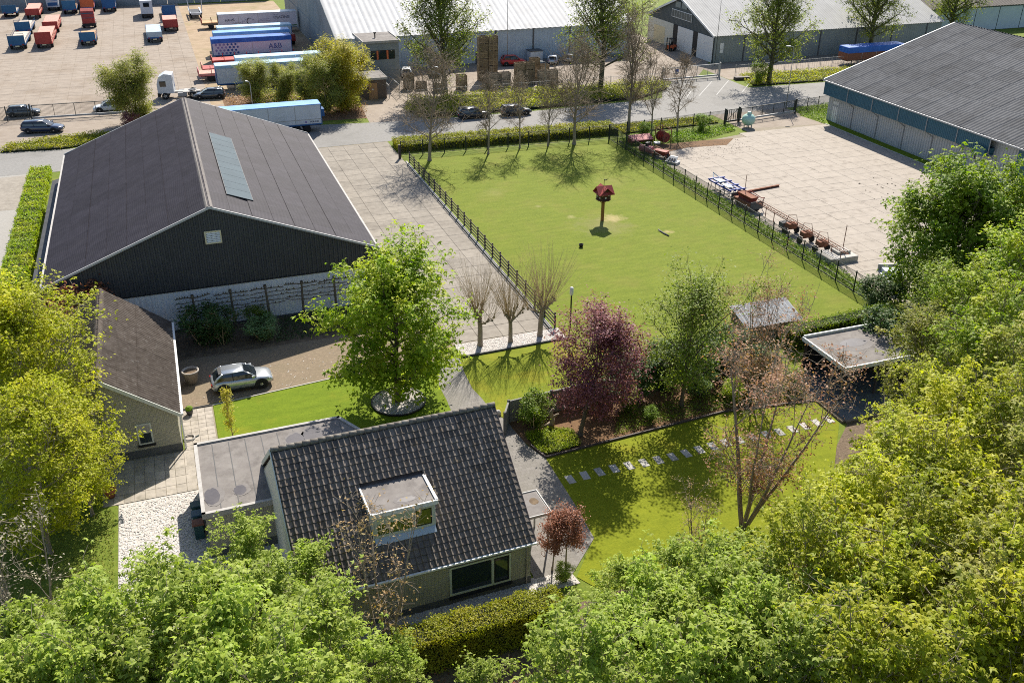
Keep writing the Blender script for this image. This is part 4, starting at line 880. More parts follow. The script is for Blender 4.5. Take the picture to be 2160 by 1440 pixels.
def car(name, label, loc, heading, paint, L_=4.25, W=1.8, H_=1.53, style='suv', group=None, cat='car'):
    t = thing(name, label, cat, (loc[0], loc[1], loc[2] if len(loc) > 2 else .03), heading, group)
    P_ = m[paint]; hb = H_*(.64 if style != 'estate' else .62); wr = .34 if style != 'suv' else .37; gc = .2
    X = lambda f_: (f_-.5)*L_
    hwid = W/2
    st = [(0, .48, hb*.80, .80), (.018, .34, hb*.93, .89), (.07, .27, hb*1.0, .955), (.18, .24, hb*1.015, .99), (.36, .22, hb*.985, .985), (.55, .22, hb*.955, .985), (.70, .22, hb*.94, .99), (.80, .23, hb*.915, .985), (.90, .26, hb*.85, .94), (.965, .30, hb*.745, .85), (.99, .36, hb*.66, .75), (1.0, .44, hb*.60, .66)]
    vs = []; fs = []; ring = 12
    for f_, zl, zb, hw_ in st:
        hw_ *= hwid; zm = (zl+zb)/2
        half = [(0, zl), (hw_*.82, zl), (hw_*.97, zl+.09), (hw_, zm), (hw_*.975, zb-.10), (hw_*.89, zb-.015), (hw_*.5, zb+.018)]
        prof = half + [(-y, z) for y, z in half[:0:-1]]
        vs += [(X(f_), y, z) for y, z in prof]
    ring = len(prof)
    for k in range(len(st)-1):
        for i in range(ring):
            fs.append((k*ring+i, (k+1)*ring+i, (k+1)*ring+(i+1) % ring, k*ring+(i+1) % ring))
    fs.append(tuple(range(ring))); fs.append(tuple(range((len(st)-1)*ring, len(st)*ring))[::-1])
    b = MB().add(vs, fs); b.build('body', P_, t, True)
    # greenhouse
    rb, rr_, rf_, ws = dict(suv=(.05, .20, .535, .735), hatch=(.05, .15, .55, .75), estate=(.035, .10, .545, .74), van=(.02, .05, .62, .80), pickup=(.36, .40, .60, .76))[style]
    zb = hb*.985; zt = H_-.03
    def gring(xf, xr, z, hf, hr):
        xm = (xf*.45+xr*.55); return [(X(xr), -hr, z), (X(xm), -(hf+hr)/2*1.02, z), (X(xf), -hf, z), (X(xf)+.06*(1 if z < zt-.2 else .5), 0, z), (X(xf), hf, z), (X(xm), (hf+hr)/2*1.02, z), (X(xr), hr, z), (X(xr)-.04, 0, z)]
    lo = gring(ws, rb, zb, hwid*.86, hwid*.88); mi_ = gring(ws*.55+rf_*.45, rb*.6+rr_*.4, zb+(zt-zb)*.5, hwid*.80, hwid*.81); hi_ = gring(rf_, rr_, zt-.02, hwid*.66, hwid*.69)
    b = MB(); n_ = 8
    b.add(lo+mi_+hi_, [(k*n_+i, k*n_+(i+1) % n_, (k+1)*n_+(i+1) % n_, (k+1)*n_+i) for k in range(2) for i in range(n_)] + [tuple(range(2*n_, 3*n_))])
    b.build('glasshouse', m['carglass'], t)
    b = MB(); o1 = [(x, y*1.035, z) for x, y, z in gring(rf_+.006, rr_-.012, zt-.03, hwid*.67, hwid*.70)]; o2 = [(x*.97, y*.86, zt+.025) for x, y, z in o1]
    b.add(o1+o2+[(0, 0, zt+.045)], [(i, (i+1) % 8, 8+(i+1) % 8, 8+i) for i in range(8)]+[(8+i, 8+(i+1) % 8, 16) for i in range(8)]); b.add(o1, [tuple(range(8))[::-1]]); b.build('roof', P_, t, True)
    for s in (0, 1):                                  # pillars and window line
        a4 = 2 if s == 0 else 4; c4 = 0 if s == 0 else 6; m4 = 1 if s == 0 else 5
        b = MB(); b.path([lo[a4], mi_[a4], hi_[a4]], [.045, .04, .035], 5); b.path([lo[c4], mi_[c4], hi_[c4]], [.10, .085, .06] if style != 'pickup' else .05, 5); b.path([hi_[a4], hi_[m4], hi_[c4]], .035, 5); b.build('pillar', P_, t, True)
        b = MB(); b.path([lo[m4], mi_[m4], hi_[m4]], .035, 4); b.build('door_pillar', m['cladding_black'], t)
        q = Vector(lo[a4]); sg_ = -1 if s == 0 else 1
        b = MB(); b.extr([(q.x-.34, q.y+sg_*.05, zb+.03), (q.x-.16, q.y+sg_*.05, zb+.03), (q.x-.14, q.y+sg_*.24, zb+.05), (q.x-.32, q.y+sg_*.26, zb+.05)], (0, 0, .14)); b.build('mirror', P_, t)
        MB().box(X(.03), sg_*hwid*.62, hb*.70, X(.0)-.015, sg_*hwid*.86, hb*.86).build('tail_light', m['lamp_red'], t)
        MB().extr([(X(.985), sg_*hwid*.50, hb*.62), (X(.945), sg_*hwid*.84, hb*.64), (X(.925), sg_*hwid*.90, hb*.76), (X(.97), sg_*hwid*.55, hb*.73)], (.02, 0, .015)).build('headlight', m['lamp_clear'], t)
        b = MB(); b.box(X(.22), sg_*hwid*.955, .22, X(.76), sg_*hwid*1.005, .33); b.build('side_skirt', m['cladding_black'], t)
    MB().box(X(.975), -hwid*.6, .32, X(1.0)+.02, hwid*.6, .50).box(X(0)-.02, -hwid*.7, .36, X(.03), hwid*.7, .50).build('bumper', m['cladding_black'], t)
    MB().box(X(1.0)+.02, -.26, .40, X(1.0)+.03, .26, .50).box(X(0)-.03, -.26, .52, X(0)-.02, .26, .62).build('number_plate', m['vent_frame'], t)
    ty, rb_, rm_ = wheel_meshes(wr)
    for f_ in (.185, .80):
        for s in (-1, 1):
            w_ = link('wheel', ty, t, (X(f_), s*(hwid-.10), wr)); link('hub', rb_, w_); link('rim', rm_, w_)
            b = MB(); b.path([(X(f_)+(wr+.055)*math.cos(a), s*(hwid*.985), wr+(wr+.055)*math.sin(a)) for a in [math.pi*i/10 for i in range(-1, 12)]], .055, 5); b.build('wheel_arch', m['cladding_black'], t)
            b = MB(); b.lathe([(wr+.04, -.02), (wr+.04, .0)], (X(f_), s*(hwid*.985), wr), 18, 'y'); b.build('arch_liner', m['cladding_black'], t)
    if style in ('suv', 'hatch'): MB().box(X(rr_)-.28, -hwid*.60, zt-.06, X(rr_)+.05, hwid*.60, zt+.0).build('spoiler', m['cladding_black'], t)
    if style == 'pickup': MB().box(X(.03), -hwid*.8, hb, X(.34), hwid*.8, hb+.03).build('load_bed', m['cladding_black'], t)
    return t
car('silver_suv', 'silver compact SUV parked on the brown brick drive', (2.05, 61.85), R(1), 'silver', 4.25, 1.82, 1.55, 'suv')
car('estate_car', 'dark navy estate car parked on the left forecourt', (-15.9, 138.3), R(-12), 'navy', 5.2, 1.95, 1.6, 'estate')
car('parked_car', 'dark grey hatchback parked behind the sliding gate at left edge', (-19.0, 148.0), R(-4), 'cargrey', 4.3, 1.8, 1.5, 'hatch')
car('parked_car', 'small white SUV parked left of the round green willow', (-7.8, 147.0), R(180), 'carwhite', 4.2, 1.8, 1.55, 'suv')
car('parked_car', 'dark grey estate car behind the ridge of the dark barn', (6.3, 150.4), R(176), 'cargrey', 4.7, 1.85, 1.5, 'estate')
car('parked_car', 'black estate car on the access road behind bare pollards', (40.6, 127.1), R(-3), 'carblack', 4.7, 1.86, 1.52, 'estate')
car('parked_car', 'black hatchback ahead of the black estate on the access road', (46.8, 126.7), R(-2), 'carblack', 4.5, 1.84, 1.48, 'hatch')
car('red_van', 'small red van parked at the pale warehouse wall', (57.9, 158.2), R(-8), 'carred', 4.4, 1.8, 1.75, 'hatch', cat='van')
car('parked_car', 'pale blue car parked nose to the warehouse wall', (65.2, 157.6), R(62), 'carblue', 4.1, 1.75, 1.5, 'hatch')
car('parked_car', 'silver car parked at the warehouse beside the pale blue car', (68.3, 158.0), R(66), 'silver', 4.0, 1.72, 1.5, 'hatch')
car('parked_car', 'white car half hidden behind the first tall redwood', (38.2, 155.6), R(75), 'carwhite', 4.2, 1.75, 1.5, 'hatch')
car('parked_car', 'pale car behind the crates next to the office block', (42.8, 155.2), R(80), 'carblue', 4.2, 1.75, 1.5, 'hatch')

# ------------------------------------------------------------------ trailers and lorries
def text(parent, body, size, loc, rotv, mat, shear=0, name='lettering'):
    cu = bpy.data.curves.new('lettering', 'FONT'); cu.body = body; cu.size = size; cu.extrude = .004; cu.shear = shear; cu.resolution_u = 2
    tmp = bpy.data.objects.new('lettering_curve', cu); COL.objects.link(tmp)
    me = bpy.data.meshes.new_from_object(tmp.evaluated_get(bpy.context.evaluated_depsgraph_get())) if False else None
    bpy.context.view_layer.update()
    me = bpy.data.meshes.new_from_object(tmp, depsgraph=bpy.context.evaluated_depsgraph_get())
    COL.objects.unlink(tmp); bpy.data.objects.remove(tmp)
    me.materials.clear(); me.materials.append(mat)
    return link(name, me, parent, loc, rotv)
FRONT = (math.pi/2, 0, 0)
def scribble(parent, x, z, L_, amp, mat, slope=0):
    """a line of writing too small to read in the photo"""
    r_ = random.Random(int(x*100+z*7)); n_ = int(L_/.09)
    MB().path([(x+i*L_/n_, -.03, z+slope*i*L_/n_+r_.uniform(-amp, amp)) for i in range(n_+1)], .022, 3).build('small_print', mat, parent)
def box_trailer(name, label, loc, L_=13.6, Hh=3.9, side='trailer_white', top='tarp_blue', skirt='blue_steel', topband=.55, ridges=0, rz=0, group='semi-trailers parked side by side'):
    t = thing(name, label, 'trailer', (*loc, .03), rz, group)
    MB().box(0, 0, 1.15, L_, 2.5, Hh-topband).build('body', m[side], t)
    b = MB(); b.bbox(-.06, -.05, Hh-topband, L_+.06, 2.55, Hh, .06); b.build('tarpaulin', m[top], t)
    MB().box(-.02, -.03, 1.0, L_+.02, 2.53, 1.18).box(-.05, -.04, 1.18, .06, 2.54, Hh-topband).box(L_-.06, -.04, 1.18, L_+.05, 2.54, Hh-topband).build('frame', m[skirt], t)
    MB().box(.4, .6, .75, L_-.1, 1.9, 1.0).build('chassis', m['black_metal'], t)
    ty = wheel_meshes(.5)[0]
    for x in (L_-4.6, L_-3.3, L_-2.0):
        for y in (.2, 2.3): link('wheel', ty, t, (x, y, .5), (0, 0, 0), (1, 1.6, 1))
    for y in (.4, 2.1): MB().box(2.6, y-.06, .02, 2.76, y+.06, .9).build('landing_leg', m['galv'], t)
    for k in range(1, 4): MB().box(L_*k/4-.03, -.016, 1.2, L_*k/4+.03, -.002, Hh-topband).build('panel_joint', m['trim_grey'], t)
    return t
t1 = box_trailer('box_trailer', 'white box trailer lettered HALAL, rearmost of the parked row', (12.2, 202.0), 15.2, 4.0, 'trailer_pink', 'trailer_white', 'trailer_white', .1)
text(t1, 'HALAL', .62, (1.2, -.04, 2.55), (math.pi/2, -.1, 0), m['print_dark'], .2); text(t1, 'OLAZING', .72, (10.6, -.04, 2.75), FRONT, m['print_dark']); scribble(t1, 8.0, 2.75, 1.7, .09, m['print_lilac']); scribble(t1, 7.6, 2.45, 2.5, .08, m['print_lilac']); scribble(t1, 2.0, 2.0, 2.2, .22, m['print_dark'], .16); scribble(t1, 10.5, 3.5, 3.0, .06, m['print_lilac']); scribble(t1, 4.3, 2.2, .9, .35, m['print_lilac'], .5)
b = MB(); b.path([(5.9+.5*math.cos(a), -.03, 2.5+.55*math.sin(a)) for a in [R(50+i*26) for i in range(11)]], [.02, .05, .07, .09, .1, .1, .1, .09, .07, .05, .02], 4); b.lathe([(.1, -.01), (.1, .01)], (6.6, -.03, 2.75), 5, 'y'); b.build('crescent_and_star', m['print_dark'], t1)
MB().box(.4, -.03, 1.2, 15.2, -.002, 1.42).build('green_stripe', m['print_green'], t1); MB().box(-.12, .3, 2.3, -.02, 2.2, 3.8).build('cooling_unit', m['black_metal'], t1)
box_trailer('curtain_trailer', 'trailer with pale faded roof behind the white and blue trailers', (10.9, 187.6), 13.4, 3.9, 'trailer_white', 'tarp_pale', topband=.3)
box_trailer('curtain_trailer', 'trailer with mid blue roof right behind the dotted trailer', (9.8, 182.4), 13.4, 3.9, 'trailer_white', 'tarp_mid', topband=.5)
t4 = box_trailer('curtain_trailer', 'bright blue topped trailer with dotted side and A&B lettering', (9.0, 176.4), 13.6, 3.9, 'trailer_pink', 'tarp_blue', topband=.75)
text(t4, 'A&B', 1.25, (9.55, -.03, 1.85), FRONT, m['print_blue']); scribble(t4, 9.6, 1.6, 2.1, .07, m['print_lilac'])
for r_ in range(4):
    for k in range(6): MB().lathe([(.19, -.005), (.19, .005)], (.65+k*.66+.33*(r_ % 2), -.02, 2.9-r_*.48), 10, 'y').build('printed_dot', m['print_blue'] if k > 2 else m['print_lilac'], t4)
box_trailer('curtain_trailer', 'pale blue roofed trailer half hidden by willows, longest to the right', (11.4, 159.0), 13.6, 3.9, 'trailer_white', 'tarp_pale', topband=.5)
box_trailer('curtain_trailer', 'pale blue trailer with dark skirt directly behind the willow bushes', (7.9, 154.0), 13.6, 3.9, 'trailer_white', 'tarp_pale', topband=.45)
t0 = box_trailer('curtain_trailer', 'blue and grey trailer parked just behind the dark barn', (5.4, 126.6), 13.8, 3.75, 'trailer_white', 'tarp_mid', topband=.1)
text(t0, 'WA-630', .34, (12.2, -.03, 1.34), FRONT, m['print_dark']); MB().box(.1, -.02, 1.72, 13.7, -.002, 1.8).build('side_rail', m['trim_grey'], t0); MB().lathe([(.14, -.01), (.14, .01)], (11.7, -.02, 1.45), 10, 'y').build('round_plate', m['print_lilac'], t0)
MB().box(13.86, .5, 1.9, 14.3, 2.0, 2.9).build('cooling_unit', m['blue_steel'], t0)
def flatbed(name, label, loc, L_=8, W=2.5, deck='deck_orange', board='blue_board', rails=None, rz=R(90), bh=1.1, side='blue_steel', back=None, group='flatbed trailers standing on the concrete lot'):
    """low deck on wheels; headboard at local x=0"""
    t = thing(name, label, 'trailer', (*loc, .03), rz, group); t.scale = (1.12,)*3
    MB().box(.08, -W/2, 1.05, L_, W/2, 1.2).build('deck', m[deck], t); MB().box(0, -W/2-.02, .82, L_+.02, W/2+.02, 1.05).build('side_frame', m[side], t)
    MB().box(0, -W/2, 1.05, .08, W/2, 1.2+bh).box(-.06, -W/2, .95, 0, -W/2+.1, 1.2+bh).box(-.06, W/2-.1, .95, 0, W/2, 1.2+bh).build('headboard', m[board], t)
    if rails: MB().box(.0, -W/2, 1.2+bh, .06, W/2, 1.28+bh).box(0, -W/2, 1.5+bh, .06, W/2, 1.56+bh).box(0, -W/2, 1.2+bh, .06, -W/2+.06, 1.56+bh).box(0, W/2-.06, 1.2+bh, .06, W/2, 1.56+bh).build('top_rail', m['galv'], t)
    if back: MB().box(L_-.08, -W/2, 1.2, L_, W/2, 2.3).build('tailboard', m[back], t)
    ty = wheel_meshes(.5)[0]
    for x in (1.6, L_-2.6, L_-1.3):
        for y in (-W/2+.2, W/2-.2): link('wheel', ty, t, (x, y, .5), (0, 0, 0), (1, 1.6, 1))
    MB().box(.3, -.5, .6, L_-.2, .5, .82).build('chassis', m['black_metal'], t)
    for y in (-W/2, W/2):
        for k in range(1, int(L_/1.8)+1): MB().box(k*1.8-.05, y-.03, 1.06, k*1.8+.05, y+.03, 1.75).build('stake', m[side], t)
        MB().box(-.05, y*.72-.16, .86, -.01, y*.72+.16, 1.0).build('tail_light', m['lamp_red'], t)
    MB().box(-.04, -.3, .62, .0, .3, .78).build('number_plate', m['vent_frame'], t)
    if side == 'red_steel' and rz != 0:
        MB().box(.4, -W/2+.05, 1.62, L_-.3, W/2-.05, 1.78).box(.4, -W/2+.05, 1.3, .9, -W/2+.3, 1.62).box(.4, W/2-.3, 1.3, .9, W/2-.05, 1.62).box(L_-1, -W/2+.05, 1.3, L_-.5, W/2-.05, 1.62).build('stacked_deck', m['salmon'], t)
    return t
flatbed('flatbed_trailer', 'blue flatbed with railed headboard, nearest at far left of lot', (-23.9, 198), 11, deck='deck_grey', board='blue_board', rails=True)
flatbed('flatbed_trailer', 'blue headboard of the second flatbed behind, far left of lot', (-24.1, 213.5), 9, deck='deck_grey', rails=True)
flatbed('flatbed_trailer', 'red flatbed stack with faded pink deck beside blue flatbed', (-19.4, 198), 12, deck='salmon', board='red_steel', side='red_steel', bh=1.5)
flatbed('flatbed_trailer', 'second red flatbed on the lot with pale pink deck', (-19.2, 214), 10, deck='salmon', board='red_steel', side='red_steel', bh=.9)
flatbed('flatbed_trailer', 'low salmon red trailer at the back left of the lot', (-23.8, 233), 9, deck='salmon', board='red_steel', side='red_steel', bh=.8)
flatbed('flatbed_trailer', 'flatbed with orange deck and blue headboard in mid lot', (-11.9, 198.3), 8, deck='deck_orange', board='blue_board')
flatbed('flatbed_trailer', 'blue headboard flatbed with orange load at the back of the lot', (-16.7, 237.5), 10, deck='deck_orange', board='blue_board', bh=1.4)
flatbed('flatbed_trailer', 'bright orange-red trailer at the top edge of the lot', (-13.1, 239), 10, deck='orange_red', board='orange_red', bh=1.9)
flatbed('flatbed_trailer', 'dark blue flatbed at the top edge right of orange-red trailer', (-8.6, 237.8), 10, deck='deck_grey', board='blue_steel', bh=1.6)
flatbed('flatbed_trailer', 'pale steel flatbed with long shadow right of the lot centre', (-.1, 197.5), 12, deck='steel_blue', board='steel_blue', side='blue_steel', bh=.7)
flatbed('flatbed_trailer', 'small red flatbed with red headboard near the dirt yard', (3.3, 208.8), 8, deck='salmon', board='red_steel', side='red_steel', bh=1.0)
flatbed('flatbed_trailer', 'blue and orange flatbed behind the small red flatbed', (3.6, 223), 10, deck='deck_orange', board='blue_steel', bh=1.6)
flatbed('flatbed_trailer', 'red trailer cut off at the top left corner', (-32.5, 237), 4.5, deck='salmon', board='red_steel', side='red_steel', bh=1.3)
flatbed('flatbed_trailer', 'blue trailer at the top left corner beside red trailer', (-28.6, 237), 4.5, deck='deck_grey', board='blue_board', bh=1.1)
flatbed('low_loader', 'low red flatbed between the dotted and pale trailers', (8.4, 172.6), 13.8, deck='red_steel', board='red_steel', side='red_steel', rz=0, bh=.5)
flatbed('low_loader', 'second low red flatbed with pink nose near the willows', (6.4, 166.4), 12, deck='red_steel', board='salmon', side='red_steel', rz=0, bh=.6)
flatbed('low_loader', 'pink red flatbed nose sticking out left of the pale trailer', (5.6, 162.8), 5, deck='salmon', board='mach_pink', side='mach_pink', rz=0, bh=.5)
flatbed('low_loader', 'dark red flatbed at the right end of trailer row by the wall', (23.4, 187), 5.0, deck='red_steel', board='red_steel', side='red_steel', rz=R(90), bh=.7)
flatbed('low_loader', 'long low flatbed loaded with timber behind the white box trailer', (9.3, 211), 17, deck='deck_orange', board='red_steel', side='wood_old', rz=0, bh=.6)
def lorry(name, label, loc, rz, cabmat, L_=6.0, box=None, mark=None):
    """tractor unit; nose at local +x"""
    t = thing(name, label, 'lorry', (*loc, .03), rz)
    MB().extr([(L_-2.3, -1.2, .9), (L_, -1.2, .9), (L_, -1.2, 2.3), (L_-.35, -1.2, 3.3), (L_-1.2, -1.2, 3.75), (L_-2.3, -1.2, 3.6)][::-1], (0, 2.4, 0)).build('cab', m[cabmat], t)
    MB().extr([(L_+.01, -1.08, 1.95), (L_+.01, 1.08, 1.95), (L_-.24, 1.08, 2.98), (L_-.24, -1.08, 2.98)], (.02, 0, .01)).box(L_-1.3, -1.215, 1.9, L_-.4, -1.2, 2.7).box(L_-1.3, 1.2, 1.9, L_-.4, 1.215, 2.7).build('glass', m['carglass'], t)
    MB().box(L_-.3, -1.25, .45, L_+.08, 1.25, .95).build('bumper', m['cladding_black'], t)
    MB().box(0, -.45, .75, L_-2.2, .45, .98).box(.6, -1.15, .98, 2.4, 1.15, 1.04).build('chassis', m['trim_grey'], t)
    MB().box(1.9, -1.2, .45, 3.2, -.75, .95).box(1.9, .75, .45, 3.2, 1.2, .95).build('fuel_tank', m['galv'], t)
    MB().lathe([(.5, .98), (.55, 1.12), (.2, 1.14)], (1.2, 0, 0), 12).build('fifth_wheel', m['black_metal'], t)
    for x, ys in ((1.1, (-.95, .95)), (L_-1.0, (-1.05, 1.05))):
        for y in ys:
            w_ = link('wheel', wheel_meshes(.5)[0], t, (x, y, .5), (0, 0, 0), (1, 2.2, 1)); link('rim', wheel_meshes(.5)[2], w_)
    for y in (-.95, .95): MB().path([(1.1+.62*math.cos(a), y, .5+.62*math.sin(a)) for a in [math.pi*i/6 for i in range(7)]], .12, 4).build('mudguard', m['cladding_black'], t)
    return t
lo_ = lorry('tractor_unit', 'white lorry tractor unit lettered A B behind the round willow', (5.2, 151.9), R(172), 'trailer_white')
text(lo_, 'A', .95, (3.68, .75, 2.5), (math.pi/2, 0, -math.pi/2), m['print_dark']); text(lo_, 'B', .95, (3.68, -.15, 1.6), (math.pi/2, 0, -math.pi/2), m['print_blue'])
lorry('tractor_unit', 'white and dark red lorry tractor in the middle of the lot', (-12.3, 224.5), R(-90), 'red_steel')
bt = thing('box_truck', 'white box truck with dark rear window at the top of lot', 'truck', (-.8, 227, .03), R(90)); MB().box(0, -1.25, 1.0, 8, 1.25, 3.7).build('body', m['trailer_white'], bt); MB().box(-.03, -.6, 2.4, 0, .6, 3.3).build('rear_window', m['carglass'], bt); MB().box(.2, -1.1, .5, 8, 1.1, 1.0).build('chassis', m['black_metal'], bt)
for x in (1.5, 6.5):
    for y in (-1.0, 1.0): link('wheel', wheel_meshes(.5)[0], bt, (x, y, .5), (0, 0, 0), (1, 1.6, 1))
b2 = thing('box_truck', 'grey-white truck rear with steps at the top left of lot', 'truck', (-20.4, 243.3, .03), R(90)); MB().box(0, -1.25, .9, 7, 1.25, 4.0).build('body', m['trailer_white'], b2); MB().box(-.03, -1.0, 1.2, 0, 1.0, 1.9).box(-.03, -1.1, 2.2, 0, 1.1, 2.3).build('rear_step', m['blue_steel'], b2)
for x in (1.3, 5.5):
    for y in (-1.0, 1.0): link('wheel', wheel_meshes(.5)[0], b2, (x, y, .5), (0, 0, 0), (1, 1.6, 1))
uf = thing('skip_chassis', 'white U-shaped chassis frame standing at the edge of the lot', 'trailer', (9.0, 222.6, .03), R(90)); MB().box(0, -1.25, 1.0, .25, 1.25, 1.4).box(0, -1.25, 1.0, 9, -1.0, 1.25).box(0, 1.0, 1.0, 9, 1.25, 1.25).path([(.1, -1.2, 1.2), (.6, -1.5, 4.4)], .09, 5).path([(.1, 1.2, 1.2), (.6, 1.5, 4.4)], .09, 5).build('frame', m['trailer_white'], uf); MB().box(1, -.9, .9, 8, .9, 1.0).build('deck', m['black_metal'], uf)
for x in (2, 7):
    for y in (-1.0, 1.0): link('wheel', wheel_meshes(.5)[0], uf, (x, y, .5), (0, 0, 0), (1, 1.6, 1))
lc = box_trailer('covered_trailer', 'blue tarpaulin trailer peeking out behind the long shed roof', (113.0, 139.0), 12, 3.2, 'rust', 'tarp_blue', 'rust', 1.0, group='covered trailer by the gabled shed')
# forklift
fk = thing('forklift', 'red forklift standing at the white sliding doors', 'forklift', (90.2, 161.0, .03), R(200))
MB().bbox(-.9, -.55, .35, .6, .55, 1.05, .1).build('body', m['orange_red'], fk); MB().bbox(-1.15, -.55, .3, -.9, .55, 1.1, .1).build('counterweight', m['mach_red'], fk)
MB().path([(-.7, -.5, 1.0), (-.6, -.5, 2.2), (.4, -.5, 2.2), (.6, -.5, 1.0)], .05, 5).path([(-.7, .5, 1.0), (-.6, .5, 2.2), (.4, .5, 2.2), (.6, .5, 1.0)], .05, 5).box(-.6, -.5, 2.2, .4, .5, 2.25).build('cage', m['black_metal'], fk)
MB().box(.62, -.4, .1, .78, -.28, 2.4).box(.62, .28, .1, .78, .4, 2.4).box(.62, -.4, 1.4, .78, .4, 1.5).build('mast', m['black_metal'], fk); MB().box(.78, -.35, .08, 1.9, -.22, .13).box(.78, .22, .08, 1.9, .35, .13).build('fork', m['galv'], fk); MB().box(-.3, -.25, 1.05, .15, .25, 1.2).box(-.4, -.25, 1.05, -.3, .25, 1.6).build('seat', m['rubber'], fk)
for x in (-.6, .45):
    for y in (-.5, .5): link('wheel', wheel_meshes(.34)[0], fk, (x, y, .34))

# ------------------------------------------------------------------ crates
def crate_mesh(mat):
    b = MB(); L_, W, H_ = 1.56, 1.16, 1.16
    for z in range(8):
        z0 = .12+z*.13
        b.box(0, 0, z0, L_, .025, z0+.115); b.box(0, W-.025, z0, L_, W, z0+.115); b.box(0, .025, z0, .025, W-.025, z0+.115); b.box(L_-.025, .025, z0, L_, W-.025, z0+.115)
    b.box(0, 0, .09, L_, W, .12)
    sl_ = b.mesh('slats', mat); b = MB()
    for x in (.03, L_/2-.04, L_-.11):
        for y in (-.02, W+.0): b.box(x, y, 0, x+.08, y+.02, H_)
    for x in (0, L_/2-.05, L_-.1): b.box(x, 0, 0, x+.1, W, .085)
    return sl_, b.mesh('posts', mat)
cm, cmg = crate_mesh(m['crate']), crate_mesh(m['crate_grey'])
ORD = ['bottom', 'second', 'third', 'fourth', 'fifth', 'top']
def stack(x, y, n, where, grey=False, rz=0.):
    for k in range(n):
        lv = 'topmost' if k == n-1 else ('bottom' if k == 0 else ORD[k])
        t = thing('crate', f'{lv} wooden crate in {where}', 'crate', (x+rnd.uniform(-.04, .04), y+rnd.uniform(-.04, .04), .03+k*1.17), rz+rnd.uniform(-.03, .03), 'wooden crates stacked behind the pollards')
        for nm, me in zip(('slats', 'posts'), cmg if grey else cm): link(nm, me, t)['kind'] = 'stuff'
stack(48.4, 148.2, 6, 'the tallest stack, left column by the red van')
stack(50.05, 148.2, 6, 'the tallest stack, right column by the red van')
stack(48.6, 142.6, 2, 'the low stack in front of the tallest stack, left', True); stack(50.25, 142.6, 2, 'the low stack in front of the tallest stack, right', True)
stack(53.0, 143.3, 3, 'the middle stack, left column behind pollards'); stack(54.65, 143.3, 3, 'the middle stack, centre column behind pollards')
stack(56.5, 142.0, 2, 'the middle stack, near right column behind pollards', True); stack(58.15, 142.0, 2, 'the middle stack, far right column behind pollards', True)
stack(56.6, 146.2, 3, 'the short column right behind the middle stack'); stack(58.3, 146.2, 2, 'the two-high column right of the middle stack')
stack(35.6, 146.4, 2, 'the pair beside the office block'); stack(37.3, 145.4, 1, 'the row behind the first redwood, left'); stack(39.4, 143.2, 1, 'the row behind the first redwood, centre'); stack(43.2, 143.0, 2, 'the row behind the first redwood, right')
pl_ = thing('white_container', 'small grey white container against the warehouse wall', 'container', (61.2, 158.4, .03)); MB().box(0, 0, 0, 2.3, 1.8, 2.0).build('body', m['trailer_white'], pl_); MB().box(-.1, -.1, 2.0, 2.4, 1.9, 2.12).build('lid', m['plinth'], pl_)
sp_ = thing('sleeper_block', 'dark timber sleeper stack on the verge by the sliding gate', 'timber', (88.6, 135.6, 0), R(-8)); MB().bbox(0, 0, 0, 2.6, .9, .5, .03).build('sleeper', m['wood_rail'], sp_); MB().bbox(2.7, .4, 0, 3.0, 3.6, .3, .03).build('loose_sleeper', m['wood_rail'], sp_)

# ------------------------------------------------------------------ gas tank and yard machinery
tk = thing('gas_tank', 'pale green gas tank by the yard gate', 'tank', (74.8, 110.2, 0))
MB().lathe([(.05, .3), (.55, .42), (.85, .75), (.92, 1.15), (.85, 1.5), (.55, 1.78), (.25, 1.86), (.24, 1.98), (.05, 2.02)], n=22).build('vessel', m['tank'], tk, True); MB().lathe([(.27, 1.84), (.28, 2.1), (.22, 2.16)], n=14).build('valve_cap', m['tank'], tk)
for a_ in range(4): MB().box(.5*math.cos(a_*1.57+.8)-.05, .5*math.sin(a_*1.57+.8)-.05, 0, .5*math.cos(a_*1.57+.8)+.05, .5*math.sin(a_*1.57+.8)+.05, .6).build('leg', m['galv'], tk)
def yobj(name, label, cat, loc, rz=0): return thing(name, label, cat, (loc[0], loc[1], .05), rz)
q = yobj('front_mower', 'red mower with long sloping deck behind the mesh fence corner', 'mower', (57.3, 108.0))
MB().extr([(-1.7, -.6, .5), (1.5, -.6, .5), (1.5, .5, .95), (-1.7, .5, .95)], (0, 0, .08)).build('deck', m['mach_pink'], q); MB().box(-1.7, -.55, .05, -1.6, .5, .75).box(1.4, -.55, .05, 1.5, .5, .75).build('side_plate', m['mach_red'], q); MB().tube((-1.6, 0, .25), (1.4, 0, .25), .16, n=10).build('roller', m['rust'], q)
q = yobj('disc_machine', 'upright red disc machine at the far end of machinery strip', 'machine', (59.9, 107.0), R(10))
for k in range(4): MB().lathe([(.62, -.03), (.65, 0), (.62, .03)], (0, -.7+k*.45, .9), 16, 'y').build('disc', m['mach_red'], q)
MB().path([(-.6, -.9, .1), (-.5, -.9, 1.9), (.6, -.9, 2.0), (.7, -.9, .1)], .07, 5).path([(-.6, .9, .1), (-.5, .9, 1.9), (.6, .9, 2.0), (.7, .9, .1)], .07, 5).tube((0, -1, .9), (0, 1, .9), .06).tube((-.5, -.9, 1.9), (-.5, .9, 1.9), .06).tube((.6, -.9, 2), (.6, .9, 2), .06).tube((.1, .3, 1.9), (.1, .35, 2.7), .03).build('frame', m['rust'], q)
q = yobj('rotary_tiller', 'faded red rotary tiller in the row by the mesh fence', 'machine', (56.0, 103.9), R(-60))
